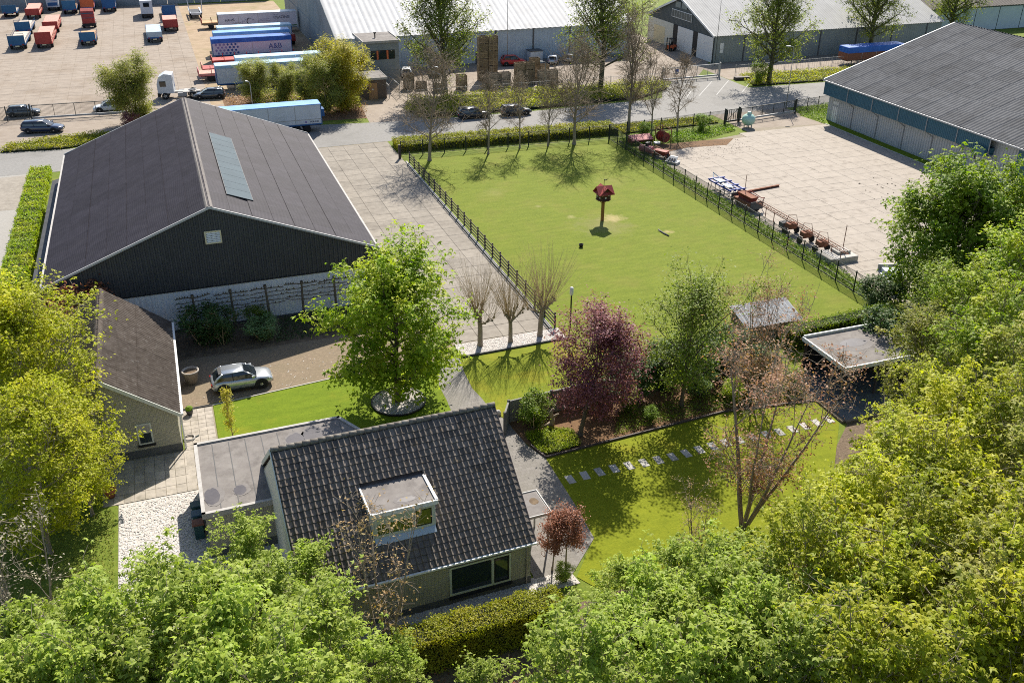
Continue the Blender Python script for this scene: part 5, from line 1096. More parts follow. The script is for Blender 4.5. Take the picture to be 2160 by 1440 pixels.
MB().lathe([(.42, -.9), (.45, -.85), (.45, .85), (.42, .9)], (0, 0, .5), 14, 'x').build('drum', m['mach_pink'], q); MB().box(-.2, -.2, .9, .2, .5, 1.3).tube((-.6, .3, .8), (0, 1.0, 1.2), .05).tube((.6, .3, .8), (0, 1.0, 1.2), .05).build('hitch', m['black_metal'], q); MB().lathe([(.45, 1.2), (.42, 1.35), (.1, 1.36)], (.9, .9, 0), 14).build('hopper', m['galv'], q)
q = yobj('spreader', 'orange red spreader box in the row by the mesh fence', 'machine', (56.7, 101.3), R(-60))
MB().extr([(-.8, -.35, .35), (.8, -.35, .35), (.9, -.5, 1.0), (-.9, -.5, 1.0)], (0, .9, 0)).build('hopper', m['mach_red'], q); MB().box(-1.0, -.6, .1, -.85, .5, .6).box(.85, -.6, .1, 1.0, .5, .6).build('side_plate', m['rust'], q); MB().tube((-.3, .4, .6), (0, 1.1, .8), .05).tube((.3, .4, .6), (0, 1.1, .8), .05).build('hitch', m['black_metal'], q)
for y in (-.95, .95): link('wheel', wheel_meshes(.34)[0], q, (y, -.1, .3), (0, 0, R(90)))
q = yobj('engine_hood', 'grey white louvred machine hood on the ground by the fence', 'hood', (57.0, 98.9), R(-55)); MB().extr([(-.8, -.5, 0), (.8, -.5, 0), (.8, .5, 0), (-.8, .5, 0)], (0, 0, .3)).extr([(-.7, -.45, .3), (.7, -.45, .3), (.5, .3, .8), (-.5, .3, .8)], (0, .1, .02)).build('hood', m['galv'], q)
for k in range(3): MB().extr([(-.45+k*.33, -.36, .36), (-.25+k*.33, -.36, .36), (-.25+k*.33, .0, .62), (-.45+k*.33, .0, .62)], (0, -.03, .03)).build('louvre', m['black_metal'], q)
q = yobj('cultivator', 'blue cultivator frame lying along the mesh fence', 'machine', (57.4, 87.2), R(-88))
for y in (-.9, -.3, .3, .9): MB().box(-2.2, y-.06, .9, 2.2, y+.06, 1.05).build('beam', m['mach_blue'], q)
for x in (-2.1, -.7, .7, 2.1): MB().box(x-.06, -1.1, 1.05, x+.06, 1.1, 1.17).build('cross_beam', m['mach_blue'], q)
for x in (-1.8, -.9, 0, .9, 1.8):
    for y in (-.9, .3): MB().path([(x, y, .9), (x+.15, y, .5), (x-.1, y, .05)], .035, 4).build('tine', m['black_metal'], q)
MB().path([(-2.1, -.4, 1.1), (-2.9, 0, 1.5), (-2.1, .4, 1.1)], .06, 5).box(-1.6, -.7, 1.17, -.4, .1, 1.25).box(.2, -.9, 1.17, 1.6, -.2, 1.25).build('hitch', m['steel_blue'], q)
q = yobj('seed_drill', 'red seed drill with box hopper next to blue cultivator', 'machine', (57.0, 82.4), R(-86))
MB().extr([(-1.2, -.25, .85), (1.2, -.25, .85), (1.2, .25, .85), (-1.2, .25, .85)], (0, 0, .25)).add([(-1.2, -.25, 1.1), (1.2, -.25, 1.1), (1.2, .25, 1.1), (-1.2, .25, 1.1), (-1.3, -.5, 1.5), (1.3, -.5, 1.5), (1.3, .5, 1.5), (-1.3, .5, 1.5)], [(0, 1, 5, 4), (1, 2, 6, 5), (2, 3, 7, 6), (3, 0, 4, 7)]).build('hopper', m['mach_red'], q); MB().extr([(-1.28, -.45, 1.42), (1.28, -.45, 1.42), (1.28, .45, 1.42), (-1.28, .45, 1.42)], (0, 0, .02)).build('seed_lid', m['rust'], q); MB().box(-1.75, -.8, .35, -1.68, .8, 1.2).box(1.68, -.8, .35, 1.75, .8, 1.2).build('side_plate', m['plinth'], q); MB().path([(-1.5, .7, .7), (-1.2, 1.3, 1.3), (0, 1.9, .8), (1.2, 1.3, 1.3), (1.5, .7, .7)], .05, 5).build('drawbar', m['mach_red'], q); MB().box(-1.6, -.7, .6, 1.6, .7, .9).build('frame', m['rust'], q)
for k in range(7): MB().path([(-1.3+k*.43, -.3, .7), (-1.3+k*.43, -.6, .05)], .04, 4).build('coulter', m['rust'], q)
for y in (-1.5, 1.5): link('wheel', wheel_meshes(.5)[0], q, (y, .1, .5), (0, 0, R(90)))
MB().tube((-1.2, .5, 1.6), (-1.2, .5, 3.2), .035, n=5).build('marker_pole', m['rust'], q)
q = yobj('crop_sprayer', 'rusty lattice boom machine stretched along the mesh fence', 'machine', (57.0, 72.8), R(-90))
b = MB()
for (y, z) in ((-.16, 1.2), (.16, 1.2), (0, 1.55)): b.tube((-7.6, y, z), (7.2, y, z), .035, n=4)
for k in range(26):
    x = -7.5+k*.57; b.tube((x, -.16, 1.2), (x+.28, 0, 1.55), .018, n=3); b.tube((x+.28, 0, 1.55), (x+.57, .16, 1.2), .018, n=3); b.tube((x, -.16, 1.2), (x+.57, .16, 1.2), .018, n=3)
b.build('boom', m['rust'], q)
for x in (-1.5, 1.0, 3.5): MB().box(x-.35, -.5, .7, x+.35, .5, 1.15).tube((x, -.6, .5), (x, .6, .5), .06).path([(x-.3, -.5, 1.1), (x-.2, -.3, 2.0), (x+.2, .3, 2.0), (x+.3, .5, 1.1)], .03, 4).build('carriage', m['rust'], q)
for x in (-1.5, 1.0, 3.5):
    for y in (-.7, .7): link('wheel', wheel_meshes(.37)[0], q, (x, y, .37))
MB().box(-2.9, -.5, .3, -2.2, .3, .9).build('ballast_box', m['plinth'], q)
for x in (-6, -4.5, 5, 6.4): MB().tube((x, 0, .05), (x, 0, 1.2), .04, n=4).build('prop', m['rust'], q)
q = yobj('concrete_footing', 'stepped concrete block with steel pole by the mesh fence', 'footing', (57.4, 67.4)); MB().bbox(-1.6, -1.2, 0, 1.5, 1.1, .55, .03).build('lower_block', m['conc_plain'], q); MB().bbox(-.2, -.4, .55, 1.2, .8, .8, .03).build('upper_block', m['conc_plain'], q); MB().tube((.9, .4, .8), (.9, .4, 3.1), .04, n=6).build('pole', m['rust'], q)
q = yobj('scrap_trailer', 'white and grey scrap trailer hidden behind the dark maple', 'trailer', (58.4, 60.8), R(70)); MB().box(-1.6, -.9, .6, 1.6, .9, .75).box(-1.6, -.9, .75, -1.5, .9, 1.3).box(1.5, -.9, .75, 1.6, .9, 1.3).build('bed', m['galv'], q); MB().box(-1.2, -.6, .75, .2, .5, 1.4).box(.3, -.4, .75, 1.2, .7, 1.15).build('load', m['trailer_white'], q)
for x in (-.5, .5):
    for y in (-.95, .95): link('wheel', wheel_meshes(.34)[0], q, (x, y, .34))
b = yobj('steel_beam', 'brown steel beam lying across the storage yard', 'beam', (59.4, 86.5), R(8)); MB().box(0, -.12, 0, 5.0, .12, .03).box(0, -.02, .03, 5, .02, .2).box(0, -.12, .2, 5, .12, .23).build('flange', m['rust'], b)

# ------------------------------------------------------------------ small things round the house
pt = thing('planter', 'large stone-coloured round planter on the drive behind the car', 'planter', (-1.35, 63.5, .03)); MB().lathe([(.40, 0), (.56, .92), (.62, .94), (.62, 1.02), (.52, 1.02), (.50, .9), (.1, .88)], n=22).build('pot', m['pot'], pt, True); MB().lathe([(.02, .92), (.5, .9)], n=16).build('soil', m['soil'], pt)
p2_ = thing('flower_pot', 'small dark flower pot on the patio beside garage gutter', 'pot', (-1.75, 59.1, .05)); MB().lathe([(.18, 0), (.27, .35), (.29, .36), (.25, .36), (.1, .3)], n=16).build('pot', m['plinth'], p2_, True); MB().lathe([(.24, .34), (.26, .5), (.12, .62)], n=9).build('plant', m['lf_weed'], p2_)
p3_ = thing('flower_pot', 'terracotta pot on the shaded patio near the yellow tree', 'pot', (-6.75, 51.1, .05)); MB().lathe([(.26, 0), (.38, .52), (.42, .54), (.42, .62), (.34, .62), (.1, .5)], n=18).build('pot', m['terracotta'], p3_, True); MB().lathe([(.02, .52), (.33, .5)], n=14).build('soil', m['soil'], p3_)
hs = thing('garden_hose', 'coiled garden hose on the patio by the garage corner', 'hose', (-1.95, 56.0, .06))
b = MB(); b.path([(.38*math.cos(a*.5)*(1-.004*a), .38*math.sin(a*.5)*(1-.004*a), .02+.002*a) for a in range(40)], .022, 5); b.build('coil', m['trim_grey'], hs); MB().tube((.38, 0, .03), (.6, .15, .03), .03).build('nozzle', m['bin_green'], hs)
def bin_(label, y, lid):
    t = thing('wheelie_bin', label, 'bin', (-1.95, y, .03), 0, 'wheelie bins beside the annex')
    MB().extr([(-.25, -.24, .05), (.25, -.24, .05), (.25, .24, .05), (-.25, .24, .05)], (0, 0, .95)).build('tub', m['bin_green'], t); MB().bbox(-.32, -.30, 1.0, .32, .30, 1.10, .03).build('lid', m[lid], t)
    for s in (-1, 1): MB().lathe([(.1, -.03), (.1, .03)], (s*.2, .27, .12), 10, 'y').build('wheel', m['rubber'], t)
    MB().tube((-.25, .32, 1.02), (.25, .32, 1.02), .02).build('handle', m['rubber'], t)
bin_('wheelie bin with green lid, farthest of three beside the annex', 47.2, 'bin_green'); bin_('wheelie bin with blue lid, middle of three beside the annex', 46.35, 'bin_blue'); bin_('wheelie bin with brown lid, nearest of three beside the annex', 45.5, 'bin_brown')
st = thing('tree_stump', 'gnarled tree stump ornament in the flower bed', 'stump', (21.1, 49.6, 0)); MB().path([(0, 0, 0), (.05, 0, .5), (-.05, .05, 1.0), (.1, 0, 1.35)], [.22, .16, .13, .09], 7).build('trunk', m['bark_grey'], st, True); MB().path([(0, 0, .6), (.35, -.1, .9), (.5, 0, .85)], [.1, .07, .04], 6).path([(0, 0, .3), (-.4, 0, .1), (-.7, .1, .02)], [.13, .09, .05], 6).build('limb', m['bark_grey'], st, True)
ch = thing('stone_block', 'brown stone block by the back corner of the house', 'stone', (17.4, 51.9, .03)); MB().bbox(-.22, -.2, 0, .22, .2, .55, .08).build('block', m['terracotta'], ch); MB().bbox(.4, .0, 0, .9, .35, .35, .1).build('cobble', m['conc_plain'], ch)
rd = thing('stone_ring', 'round bed of white gravel under the front lawn maple', 'gravel bed', (12.1, 55.95, .03))
MB().lathe([(1.92, 0), (1.92, .12), (1.82, .12), (1.80, .02)], n=40).build('ring', m['black_metal'], rd, True); MB().lathe([(.02, .1), (1.0, .085), (1.81, .05)], n=32).build('gravel', m['gravel'], rd)
# ------------------------------------------------------------------ plants
def np_mesh(name, V, F, mat, smooth=False):
    """V (n,3) verts, F (k,4) or (k,3) faces"""
    V = np.asarray(V, np.float32); F = np.asarray(F, np.int32)
    me = bpy.data.meshes.new(name); k, c = F.shape
    me.vertices.add(len(V)); me.vertices.foreach_set('co', V.ravel())
    me.loops.add(k*c); me.loops.foreach_set('vertex_index', F.ravel())
    me.polygons.add(k); me.polygons.foreach_set('loop_start', np.arange(0, k*c, c, dtype=np.int32))
    try: me.polygons.foreach_set('loop_total', np.full(k, c, np.int32))
    except Exception: pass
    if smooth: me.polygons.foreach_set('use_smooth', np.ones(k, bool))
    me.materials.append(mat); me.update(calc_edges=True); me.validate(); return me
def unit(v): return v/(np.linalg.norm(v, axis=-1, keepdims=True)+1e-9)
LEAF = {   # outline in leaf plane (x along, y across, z lift); quads
 'rhomb': (np.array([[0, 0, 0], [.5, .28, .04], [1, 0, -.08], [.5, -.28, .04]]), np.array([[0, 1, 2, 3]])),
 'needle': (np.array([[0, 0, 0], [.5, .11, .02], [1, 0, -.08], [.5, -.11, .02]]), np.array([[0, 1, 2, 3]])),
 'palm': (np.array([[0, 0, 0], [.42, .25, .05], [1, 0, -.22], [.42, -.25, .05], [.05, .40, .03], [.42, .78, -.2], [.42, .22, .05], [.05, -.40, .03], [.42, -.78, -.2], [.42, -.22, .05]]),
          np.array([[0, 3, 2, 1], [0, 6, 5, 4], [0, 7, 8, 9]])),
}
def leaves(name, C, N, S, shape, mat, rng):
    v, f = LEAF[shape]; n = len(C)
    a = unit(np.cross(N, rng.normal(size=(n, 3)))); b = np.cross(N, a)
    fold = rng.uniform(.3, 1.6, n)
    V = C[:, None, :] + S[:, None, None]*(a[:, None, :]*v[None, :, 0:1] + b[:, None, :]*v[None, :, 1:2] + N[:, None, :]*(v[None, :, 2:3]*fold[:, None, None]*1.6))
    F = (f[None]+(np.arange(n)*len(v))[:, None, None]).reshape(-1, 4)
    return np_mesh(name, V.reshape(-1, 3), F, mat)
def tubes(name, segs, mat, n=5):
    P0 = np.array([s[0] for s in segs]); P1 = np.array([s[1] for s in segs]); R0 = np.array([s[2] for s in segs]); R1 = np.array([s[3] for s in segs])
    d = unit(P1-P0); ref = np.where(np.abs(d[:, 2:3]) > .9, [[1., 0, 0]], [[0, 0, 1.]]); a = unit(np.cross(d, ref)); b = np.cross(d, a)
    t = 2*np.pi*np.arange(n)/n
    ring = a[:, None]*np.cos(t)[None, :, None]+b[:, None]*np.sin(t)[None, :, None]
    V = np.concatenate([P0[:, None]+ring*R0[:, None, None], P1[:, None]+ring*R1[:, None, None]], 1)
    i = np.arange(n); q = np.stack([i, (i+1) % n, n+(i+1) % n, n+i], 1)
    F = (q[None]+(np.arange(len(segs))*2*n)[:, None, None]).reshape(-1, 4)
    return np_mesh(name, V.reshape(-1, 3), F, mat, True)
SHAPE = {'ovoid': lambda t: max(.12, math.sin(math.pi*(.17+.80*t))**.75), 'round': lambda t: max(.2, math.sqrt(max(0, 1-(1.75*t-.75)**2))), 'cone': lambda t: max(.08, (1-t)**.8*(.55+.9*min(t*3, .5))), 'vase': lambda t: .45+.6*t if t < .8 else 1.2*(1.02-t)*4, 'colum': lambda t: max(.15, math.sin(math.pi*(.12+.85*t))**.4)}
def curve(p, d, L_, n, rng, bend, wob):
    pts = [np.array(p, float)]; d = np.array(d, float)
    for k in range(n):
        d = d+np.array([0, 0, bend/n])+rng.normal(size=3)*wob; d /= np.linalg.norm(d)
        pts.append(pts[-1]+d*L_/n)
    return pts
def grow(seed, H, cb, Rr, nm=22, nsub=6, ntw=3, shape='ovoid', el=(10, 65), tr=.16, stems=1, spread=0., bend=.35, sub=.5, twl=.22, minr=.008):
    rng = np.random.default_rng(seed); segs = []; tips = []
    def put(pts, ra, rb):
        n = len(pts)-1
        for k in range(n): segs.append((pts[k], pts[k+1], ra+(rb-ra)*k/n, ra+(rb-ra)*(k+1)/n))
    for s in range(stems):
        az = 2*np.pi*(s+rng.random()*.5)/stems
        d0 = np.array([math.cos(az)*spread, math.sin(az)*spread, 1.]); d0 /= np.linalg.norm(d0)
        hs = H*rng.uniform(.85, 1) if stems > 1 else H
        tk_ = curve((math.cos(az)*.12*(stems > 1), math.sin(az)*.12*(stems > 1), -.1), d0, hs*.93, 9, rng, .0 if stems == 1 else spread*.5, .035)
        put(tk_, tr, tr*.14)
        if stems == 1: segs.append((tk_[0]-[0, 0, .05], tk_[0]+[0, 0, .45], tr*1.55, tr*1.0))
        m_ = nm if stems == 1 else max(4, nm//stems)
        for i in range(m_):
            t = (i+rng.random())/m_; z = cb+(hs*.93-cb)*t
            kk = min(8.999, max(0, z/(hs*.93)*9)); k0 = int(kk); p = tk_[k0]+(tk_[k0+1]-tk_[k0])*(kk-k0)
            e = R(el[0]+(el[1]-el[0])*t+rng.uniform(-10, 10)); a = i*2.39996+rng.uniform(-.4, .4)
            L_ = Rr*SHAPE[shape](t)*rng.uniform(.72, 1.15)/max(.35, math.cos(e)*.6+.4)
            if stems > 1: L_ *= .62
            mb = curve(p, (math.cos(a)*math.cos(e), math.sin(a)*math.cos(e), math.sin(e)), L_, 5, rng, bend, .09)
            r0_ = max(minr*1.6, tr*.42*(1-.62*t)*(L_/Rr)**.5); put(mb, r0_, minr*1.3); tips.append(mb[-1])
            for j in range(nsub):
                u = .22+.78*(j+rng.random())/nsub; q = min(4.999, u*5); q0 = int(q); ps = mb[q0]+(mb[q0+1]-mb[q0])*(q-q0)
                dm_ = mb[q0+1]-mb[q0]; dm_ = dm_/np.linalg.norm(dm_)
                ds = unit(dm_*.55+rng.normal(size=3)*.62+np.array([0, 0, .12]))
                Ls = L_*sub*(1.1-.55*u)*rng.uniform(.7, 1.2); sb = curve(ps, ds, Ls, 3, rng, bend*.7, .12); put(sb, max(minr, r0_*.35), minr)
                tips.append(sb[-1]); tips.append(sb[2])
                for _ in range(ntw):
                    q0 = rng.integers(1, 4); dt = unit(rng.normal(size=3)+np.array([0, 0, .35])+ds*.5)
                    te = sb[q0]+dt*Rr*twl*rng.uniform(.5, 1.2); segs.append((sb[q0], te, minr, minr*.6)); tips.append(te)
    return rng, segs, np.array(tips)
def crown(name, rng, tips, H, cb, per, sig, size, shape, mat, drop=.0, up=.85, out=.35):
    keep = rng.random(len(tips)) > drop; tips = tips[keep]
    wts = rng.gamma(2.2, per/2.2, len(tips)).astype(int)
    C = np.repeat(tips, wts, 0); C = C+rng.normal(size=C.shape)*sig*np.array([1, 1, .75])
    cen = np.array([0, 0, cb+(H-cb)*.42]); N = unit(unit(C-cen)*out+np.array([0, 0, up])+rng.normal(size=C.shape)*.45)
    S = rng.uniform(size[0], size[1], len(C))
    return leaves(name, C, N, S, shape, mat, rng)
def species(seed, H, cb, Rr, leafk, bark='bark', g={}, c={}):
    rng, segs, tips = grow(seed, H, cb, Rr, **g)
    tm_ = tubes('trunk', segs, m[bark], 5)
    k = dict(per=8, sig=.3, size=(.24, .36), shape='palm'); k.update(c)
    return tm_, crown('crown', rng, tips, H, cb, mat=m[leafk], **k)
def plant(sp, name, label, loc, rz=0., s=1.0, cat='tree', group=None, sz=None, leafk=None, tilt=0.):
    t = thing(name, label, cat, (loc[0], loc[1], 0), rz, group); t.scale = (s, s, sz or s); t.rotation_euler = (Matrix.Rotation(tilt, 3, 'Y') @ Matrix.Rotation(rz, 3, 'Z')).to_euler()
    link('trunk', sp[0], t)
    if len(sp) > 1 and sp[1]:
        o = link('crown', sp[1], t)
        if leafk: o.material_slots[0].link = 'OBJECT'; o.material_slots[0].material = m[leafk]
    return t
def pollard(seed, H, fork, Rr, limbs, shoots, tr, lean=0., knob=.12, mat='twig', spreadk=.8, rr=.014):
    """cut-back tree: short knuckled limbs, long straight bare shoots"""
    rng = np.random.default_rng(seed); segs = []
    tk_ = curve((0, 0, -.1), (lean, 0, 1), fork+.1, 5, rng, 0, .03)
    for k in range(5): segs.append((tk_[k], tk_[k+1], tr*(1.15-.05*k), tr*(1.1-.05*k)))
    segs.append((tk_[0], tk_[0]+[0, 0, .4], tr*1.5, tr*1.1)); top = tk_[-1]; tw_ = []
    for i in range(limbs):
        a = 2*np.pi*(i+rng.random()*.6)/limbs; e = R(rng.uniform(38, 78)); L_ = Rr*rng.uniform(.35, .75)
        lb = curve(top-[0, 0, rng.uniform(0, .5)], (math.cos(a)*math.cos(e), math.sin(a)*math.cos(e), math.sin(e)), L_, 4, rng, .3, .14)
        for k in range(4): segs.append((lb[k], lb[k+1], tr*(.5-.08*k), tr*(.42-.08*k)))
        nodes_ = [lb[-1], lb[2], lb[3]]
        for j in range(3):
            d = unit(rng.normal(size=3)*.6+np.array([math.cos(a)*.6, math.sin(a)*.6, .8])); e_ = lb[rng.integers(2, 5)]+d*Rr*rng.uniform(.12, .3); segs.append((lb[2], e_, tr*.22, tr*.16)); nodes_.append(e_)
        for q in nodes_:
            segs.append((q-[0, 0, knob*.6], q+[0, 0, knob*.5], knob*.7, knob*.5))
            for _ in range(shoots):
                d = unit(np.array([math.cos(a)*.42*spreadk, math.sin(a)*.42*spreadk, 1.])+rng.normal(size=3)*np.array([.34, .34, .2])*spreadk)
                Ls = (H-q[2])*rng.uniform(.5, 1.0); s_ = curve(q, d, Ls, 3, rng, .25, .05)
                for k in range(3): tw_.append((s_[k], s_[k+1], rr*(1-.25*k), rr*(.75-.22*k)))
                if rng.random() < .5:
                    p = s_[1]; d2 = unit(d+rng.normal(size=3)*.35); tw_.append((p, p+d2*Ls*.45, rr*.7, rr*.3))
    return tubes('trunk', segs, m['bark_grey'], 6), tubes('crown', tw_, m[mat], 3)

# --- species
sp_maple = species(11, 8.7, 1.5, 4.5, 'lf_maple', 'bark', dict(nm=30, nsub=7, ntw=4, shape='round', el=(8, 66), tr=.27, bend=.2), dict(per=13, sig=.33, size=(.17, .29)))
sp_dark = species(12, 8.8, 1.0, 5.0, 'lf_dark', 'bark', dict(nm=36, nsub=8, ntw=4, shape='round', el=(2, 68), tr=.3, bend=.15), dict(per=15, sig=.34, size=(.18, .30)))
sp_for = [species(20+k, 10.5, 2.6, 3.3, 'lf_yellow', 'bark_grey', dict(nm=22, nsub=6, ntw=4, shape='round', el=(18, 72), tr=.15), dict(per=11, sig=.21, size=(.11, .25), drop=.45)) for k in range(3)]
sp_fresh = [species(30+k, 9.0, 2.0, 3.0, 'lf_fresh', 'bark_grey', dict(nm=20, nsub=6, ntw=4, shape='round', el=(20, 75), tr=.13), dict(per=11, sig=.20, size=(.12, .27), drop=.46)) for k in range(3)]
sp_sparse = [species(40+k, 11.5, 1.2, 4.2, 'lf_red', 'bark_grey', dict(nm=34, nsub=7, ntw=6, shape='vase', el=(35, 75), tr=.11, stems=6, spread=.28, bend=.4, minr=.010), dict(per=4.5, sig=.20, size=(.10, .19), shape='rhomb', drop=.25)) for k in range(2)]
sp_plum = species(50, 8.6, 2.0, 3.5, 'lf_plum', 'bark', dict(nm=30, nsub=8, ntw=4, shape='round', el=(12, 70), tr=.2), dict(per=14, sig=.30, size=(.14, .26), shape='rhomb'))
sp_green = species(51, 7.6, 1.5, 3.5, 'lf_green', 'bark', dict(nm=28, nsub=8, ntw=4, shape='round', el=(15, 72), tr=.16), dict(per=10, sig=.30, size=(.13, .24), shape='rhomb', drop=.1))
sp_red_wood = [species(60+k, 20, 3.0, 8.8, 'lf_redwood', 'ivybark', dict(nm=58, nsub=7, ntw=3, shape='cone', el=(28, 62), tr=.46, bend=.35, sub=.42, twl=.14, minr=.018), dict(per=11, sig=.45, size=(.22, .42), shape='rhomb', drop=.1)) for k in range(2)]
sp_willow = [species(70+k, 7.6, .5, 3.6, 'lf_willow', 'twig', dict(nm=44, nsub=7, ntw=4, shape='round', el=(25, 80), tr=.09, stems=6, spread=.35, bend=.35, minr=.010), dict(per=16, sig=.34, size=(.24, .44), shape='needle')) for k in range(2)]
sp_yellow = species(80, 13.0, 1.5, 4.6, 'lf_gold', 'bark_grey', dict(nm=34, nsub=8, ntw=4, shape='ovoid', el=(10, 72), tr=.2, minr=.010), dict(per=11, sig=.27, size=(.12, .22), shape='palm', drop=.1))
sp_pol = [pollard(90+k, 9.3, 2.6, 3.4, 7, 9, .20, mat='twig_dark', spreadk=1.15, rr=.018) for k in range(2)]
sp_wil = [pollard(95+k, 8.0, 2.2, 2.3, 6, 4, .19, mat='twig', spreadk=.85, rr=.0125, knob=.13) for k in range(3)]
sp_young = [pollard(99+k, 8.0, 2.4, 2.2, 8, 4, .11, mat='twig_dark', spreadk=.9, rr=.016, knob=.05) for k in range(2)]
sp_beech = species(85, 4.3, 2.0, 1.15, 'lf_beech', 'bark_grey', dict(nm=16, nsub=5, ntw=3, shape='colum', el=(0, 60), tr=.07, minr=.006), dict(per=12, sig=.16, size=(.09, .15), shape='rhomb'))
sp_column = species(86, 3.6, .2, .5, 'lf_willow_y', 'twig', dict(nm=22, nsub=4, ntw=2, shape='colum', el=(55, 80), tr=.04, minr=.006), dict(per=6, sig=.09, size=(.06, .11), shape='rhomb'))
sp_bush = species(87, 2.2, .1, 1.2, 'lf_hedge', 'twig', dict(nm=22, nsub=5, ntw=3, shape='round', el=(20, 75), tr=.05, stems=4, spread=.4, minr=.007), dict(per=9, sig=.16, size=(.10, .18), shape='rhomb'))

def bare(seed, H, cb, Rr, nm, tr, rr=.018, el=(40, 78), shape='round'):
    rng, segs, tips = grow(seed, H, cb, Rr, nm=nm, nsub=9, ntw=8, shape=shape, el=el, tr=tr, bend=.35, sub=.62, twl=.36, minr=rr)
    big = [q for q in segs if q[2] > rr*1.9]; small = [q for q in segs if q[2] <= rr*1.9]
    return tubes('trunk', big, m['bark_grey'], 6), tubes('crown', small, m['twig_dark'], 3)
sp_pol = [bare(91, 9.2, 2.5, 4.3, 22, .21, .016, (22, 80)), bare(92, 9.6, 2.6, 3.4, 20, .20, .016, (45, 82), 'vase')]
sp_young = [bare(93, 9.0, 2.3, 2.5, 15, .13, .014, (45, 80)), bare(94, 8.6, 2.2, 2.6, 15, .13, .014, (40, 80), 'ovoid'), bare(95, 9.0, 2.6, 2.3, 13, .13, .014, (50, 82))]
sp_bud = species(45, 9.6, 1.0, 3.2, 'lf_bud', 'bark_grey', dict(nm=24, nsub=5, ntw=3, shape='vase', el=(35, 75), tr=.10, stems=3, spread=.2, bend=.4, minr=.010), dict(per=2.4, sig=.16, size=(.10, .20), shape='rhomb', drop=.35))

# --- garden trees
plant(sp_maple, 'maple_tree', 'round leafy maple on the front lawn in white gravel ring', (12.05, 55.95), .4)
plant(sp_wil[0], 'pollard_willow', 'bare pollard, left of three on the gravel strip', (20.1, 61.95), .2, 1.0, group='pollards on the gravel strip')
plant(sp_wil[1], 'pollard_willow', 'bare pollard, middle of three on the gravel strip', (22.55, 61.75), 1.7, .93, group='pollards on the gravel strip')
plant(sp_wil[2], 'pollard_willow', 'bare pollard, right of three on gravel strip by rail fence', (25.1, 61.95), 3.0, 1.04, group='pollards on the gravel strip')
plant(sp_plum, 'plum_tree', 'purple leaved plum tree in front of the garden wall', (22.45, 47.9), .7, .86, tilt=R(11))
plant(sp_green, 'shrub_tree', 'fine leaved mid green tree right of the purple plum', (30.6, 48.9), 1.3, 1.0)
plant(sp_sparse[0], 'copper_tree', 'multi-stemmed tree with sparse copper young leaves on back lawn', (27.6, 36.1), .3, 1.08, tilt=R(6))
plant(sp_sparse[1], 'copper_tree', 'sparse tree with copper leaves in front of the paddock shelter', (36.0, 48.6), 2.1, .78)
plant(sp_bud, 'budding_tree', 'bare budding brown tree in front of the house dormer', (5.9, 33.2), .9, .95)
plant(sp_bud, 'budding_tree', 'pale grey budding tree at the lower left edge', (-9.3, 37.4), 1.9, .95, leafk='lf_grey')
plant(sp_bud, 'budding_tree', 'thin nearly bare sapling at the edge of back lawn', (22.6, 33.4), 2.9, .6, leafk='lf_bud')
plant(sp_beech, 'beech_tree', 'clipped brown beech by the side path, right of two', (16.55, 36.3), .2, .84)
plant(sp_beech, 'beech_tree', 'clipped brown beech beside the house corner, left of two', (15.75, 36.3), 2.2, .78)
plant(sp_column, 'columnar_shrub', 'slim yellow-green columnar shrub on the front lawn edge', (.75, 55.4), 0, 1.0, 'shrub')
for k, (px, py, s, rz, lk, lab) in enumerate([
  (100, 835, .90, 0.0, None, 'big golden yellow tree left of the garage'),
  (10, 780, .95, 2.0, None, 'golden yellow tree at the left edge behind the big one'),
  (60, 1000, .72, 4.0, 'lf_gold', 'lower golden tree at the left edge near the patio'),
  (165, 965, .55, 1.0, 'lf_gold', 'small golden tree leaning over the shaded patio')]):
    g_ = G(px, py, 7.4*s); plant(sp_yellow, 'golden_tree', lab, g_, rz, s, leafk=lk, group='golden trees at the left edge')
g_ = G(2010, 525, 5.8); plant(sp_dark, 'dark_maple', 'large dark green maple at the right edge by the yard', (g_.x, g_.y), .5, 1.08)
g_ = G(2170, 540, 6.0); plant(sp_dark, 'dark_maple', 'second dark green maple at the far right edge', (g_.x, g_.y), 2.5, .95, leafk='lf_maple')
g_ = G(1950, 690, 4.5); plant(sp_green, 'shrub_tree', 'green shrubby tree beside the garden shelter roof', (g_.x+3.5, g_.y+2), 2.5, .8)

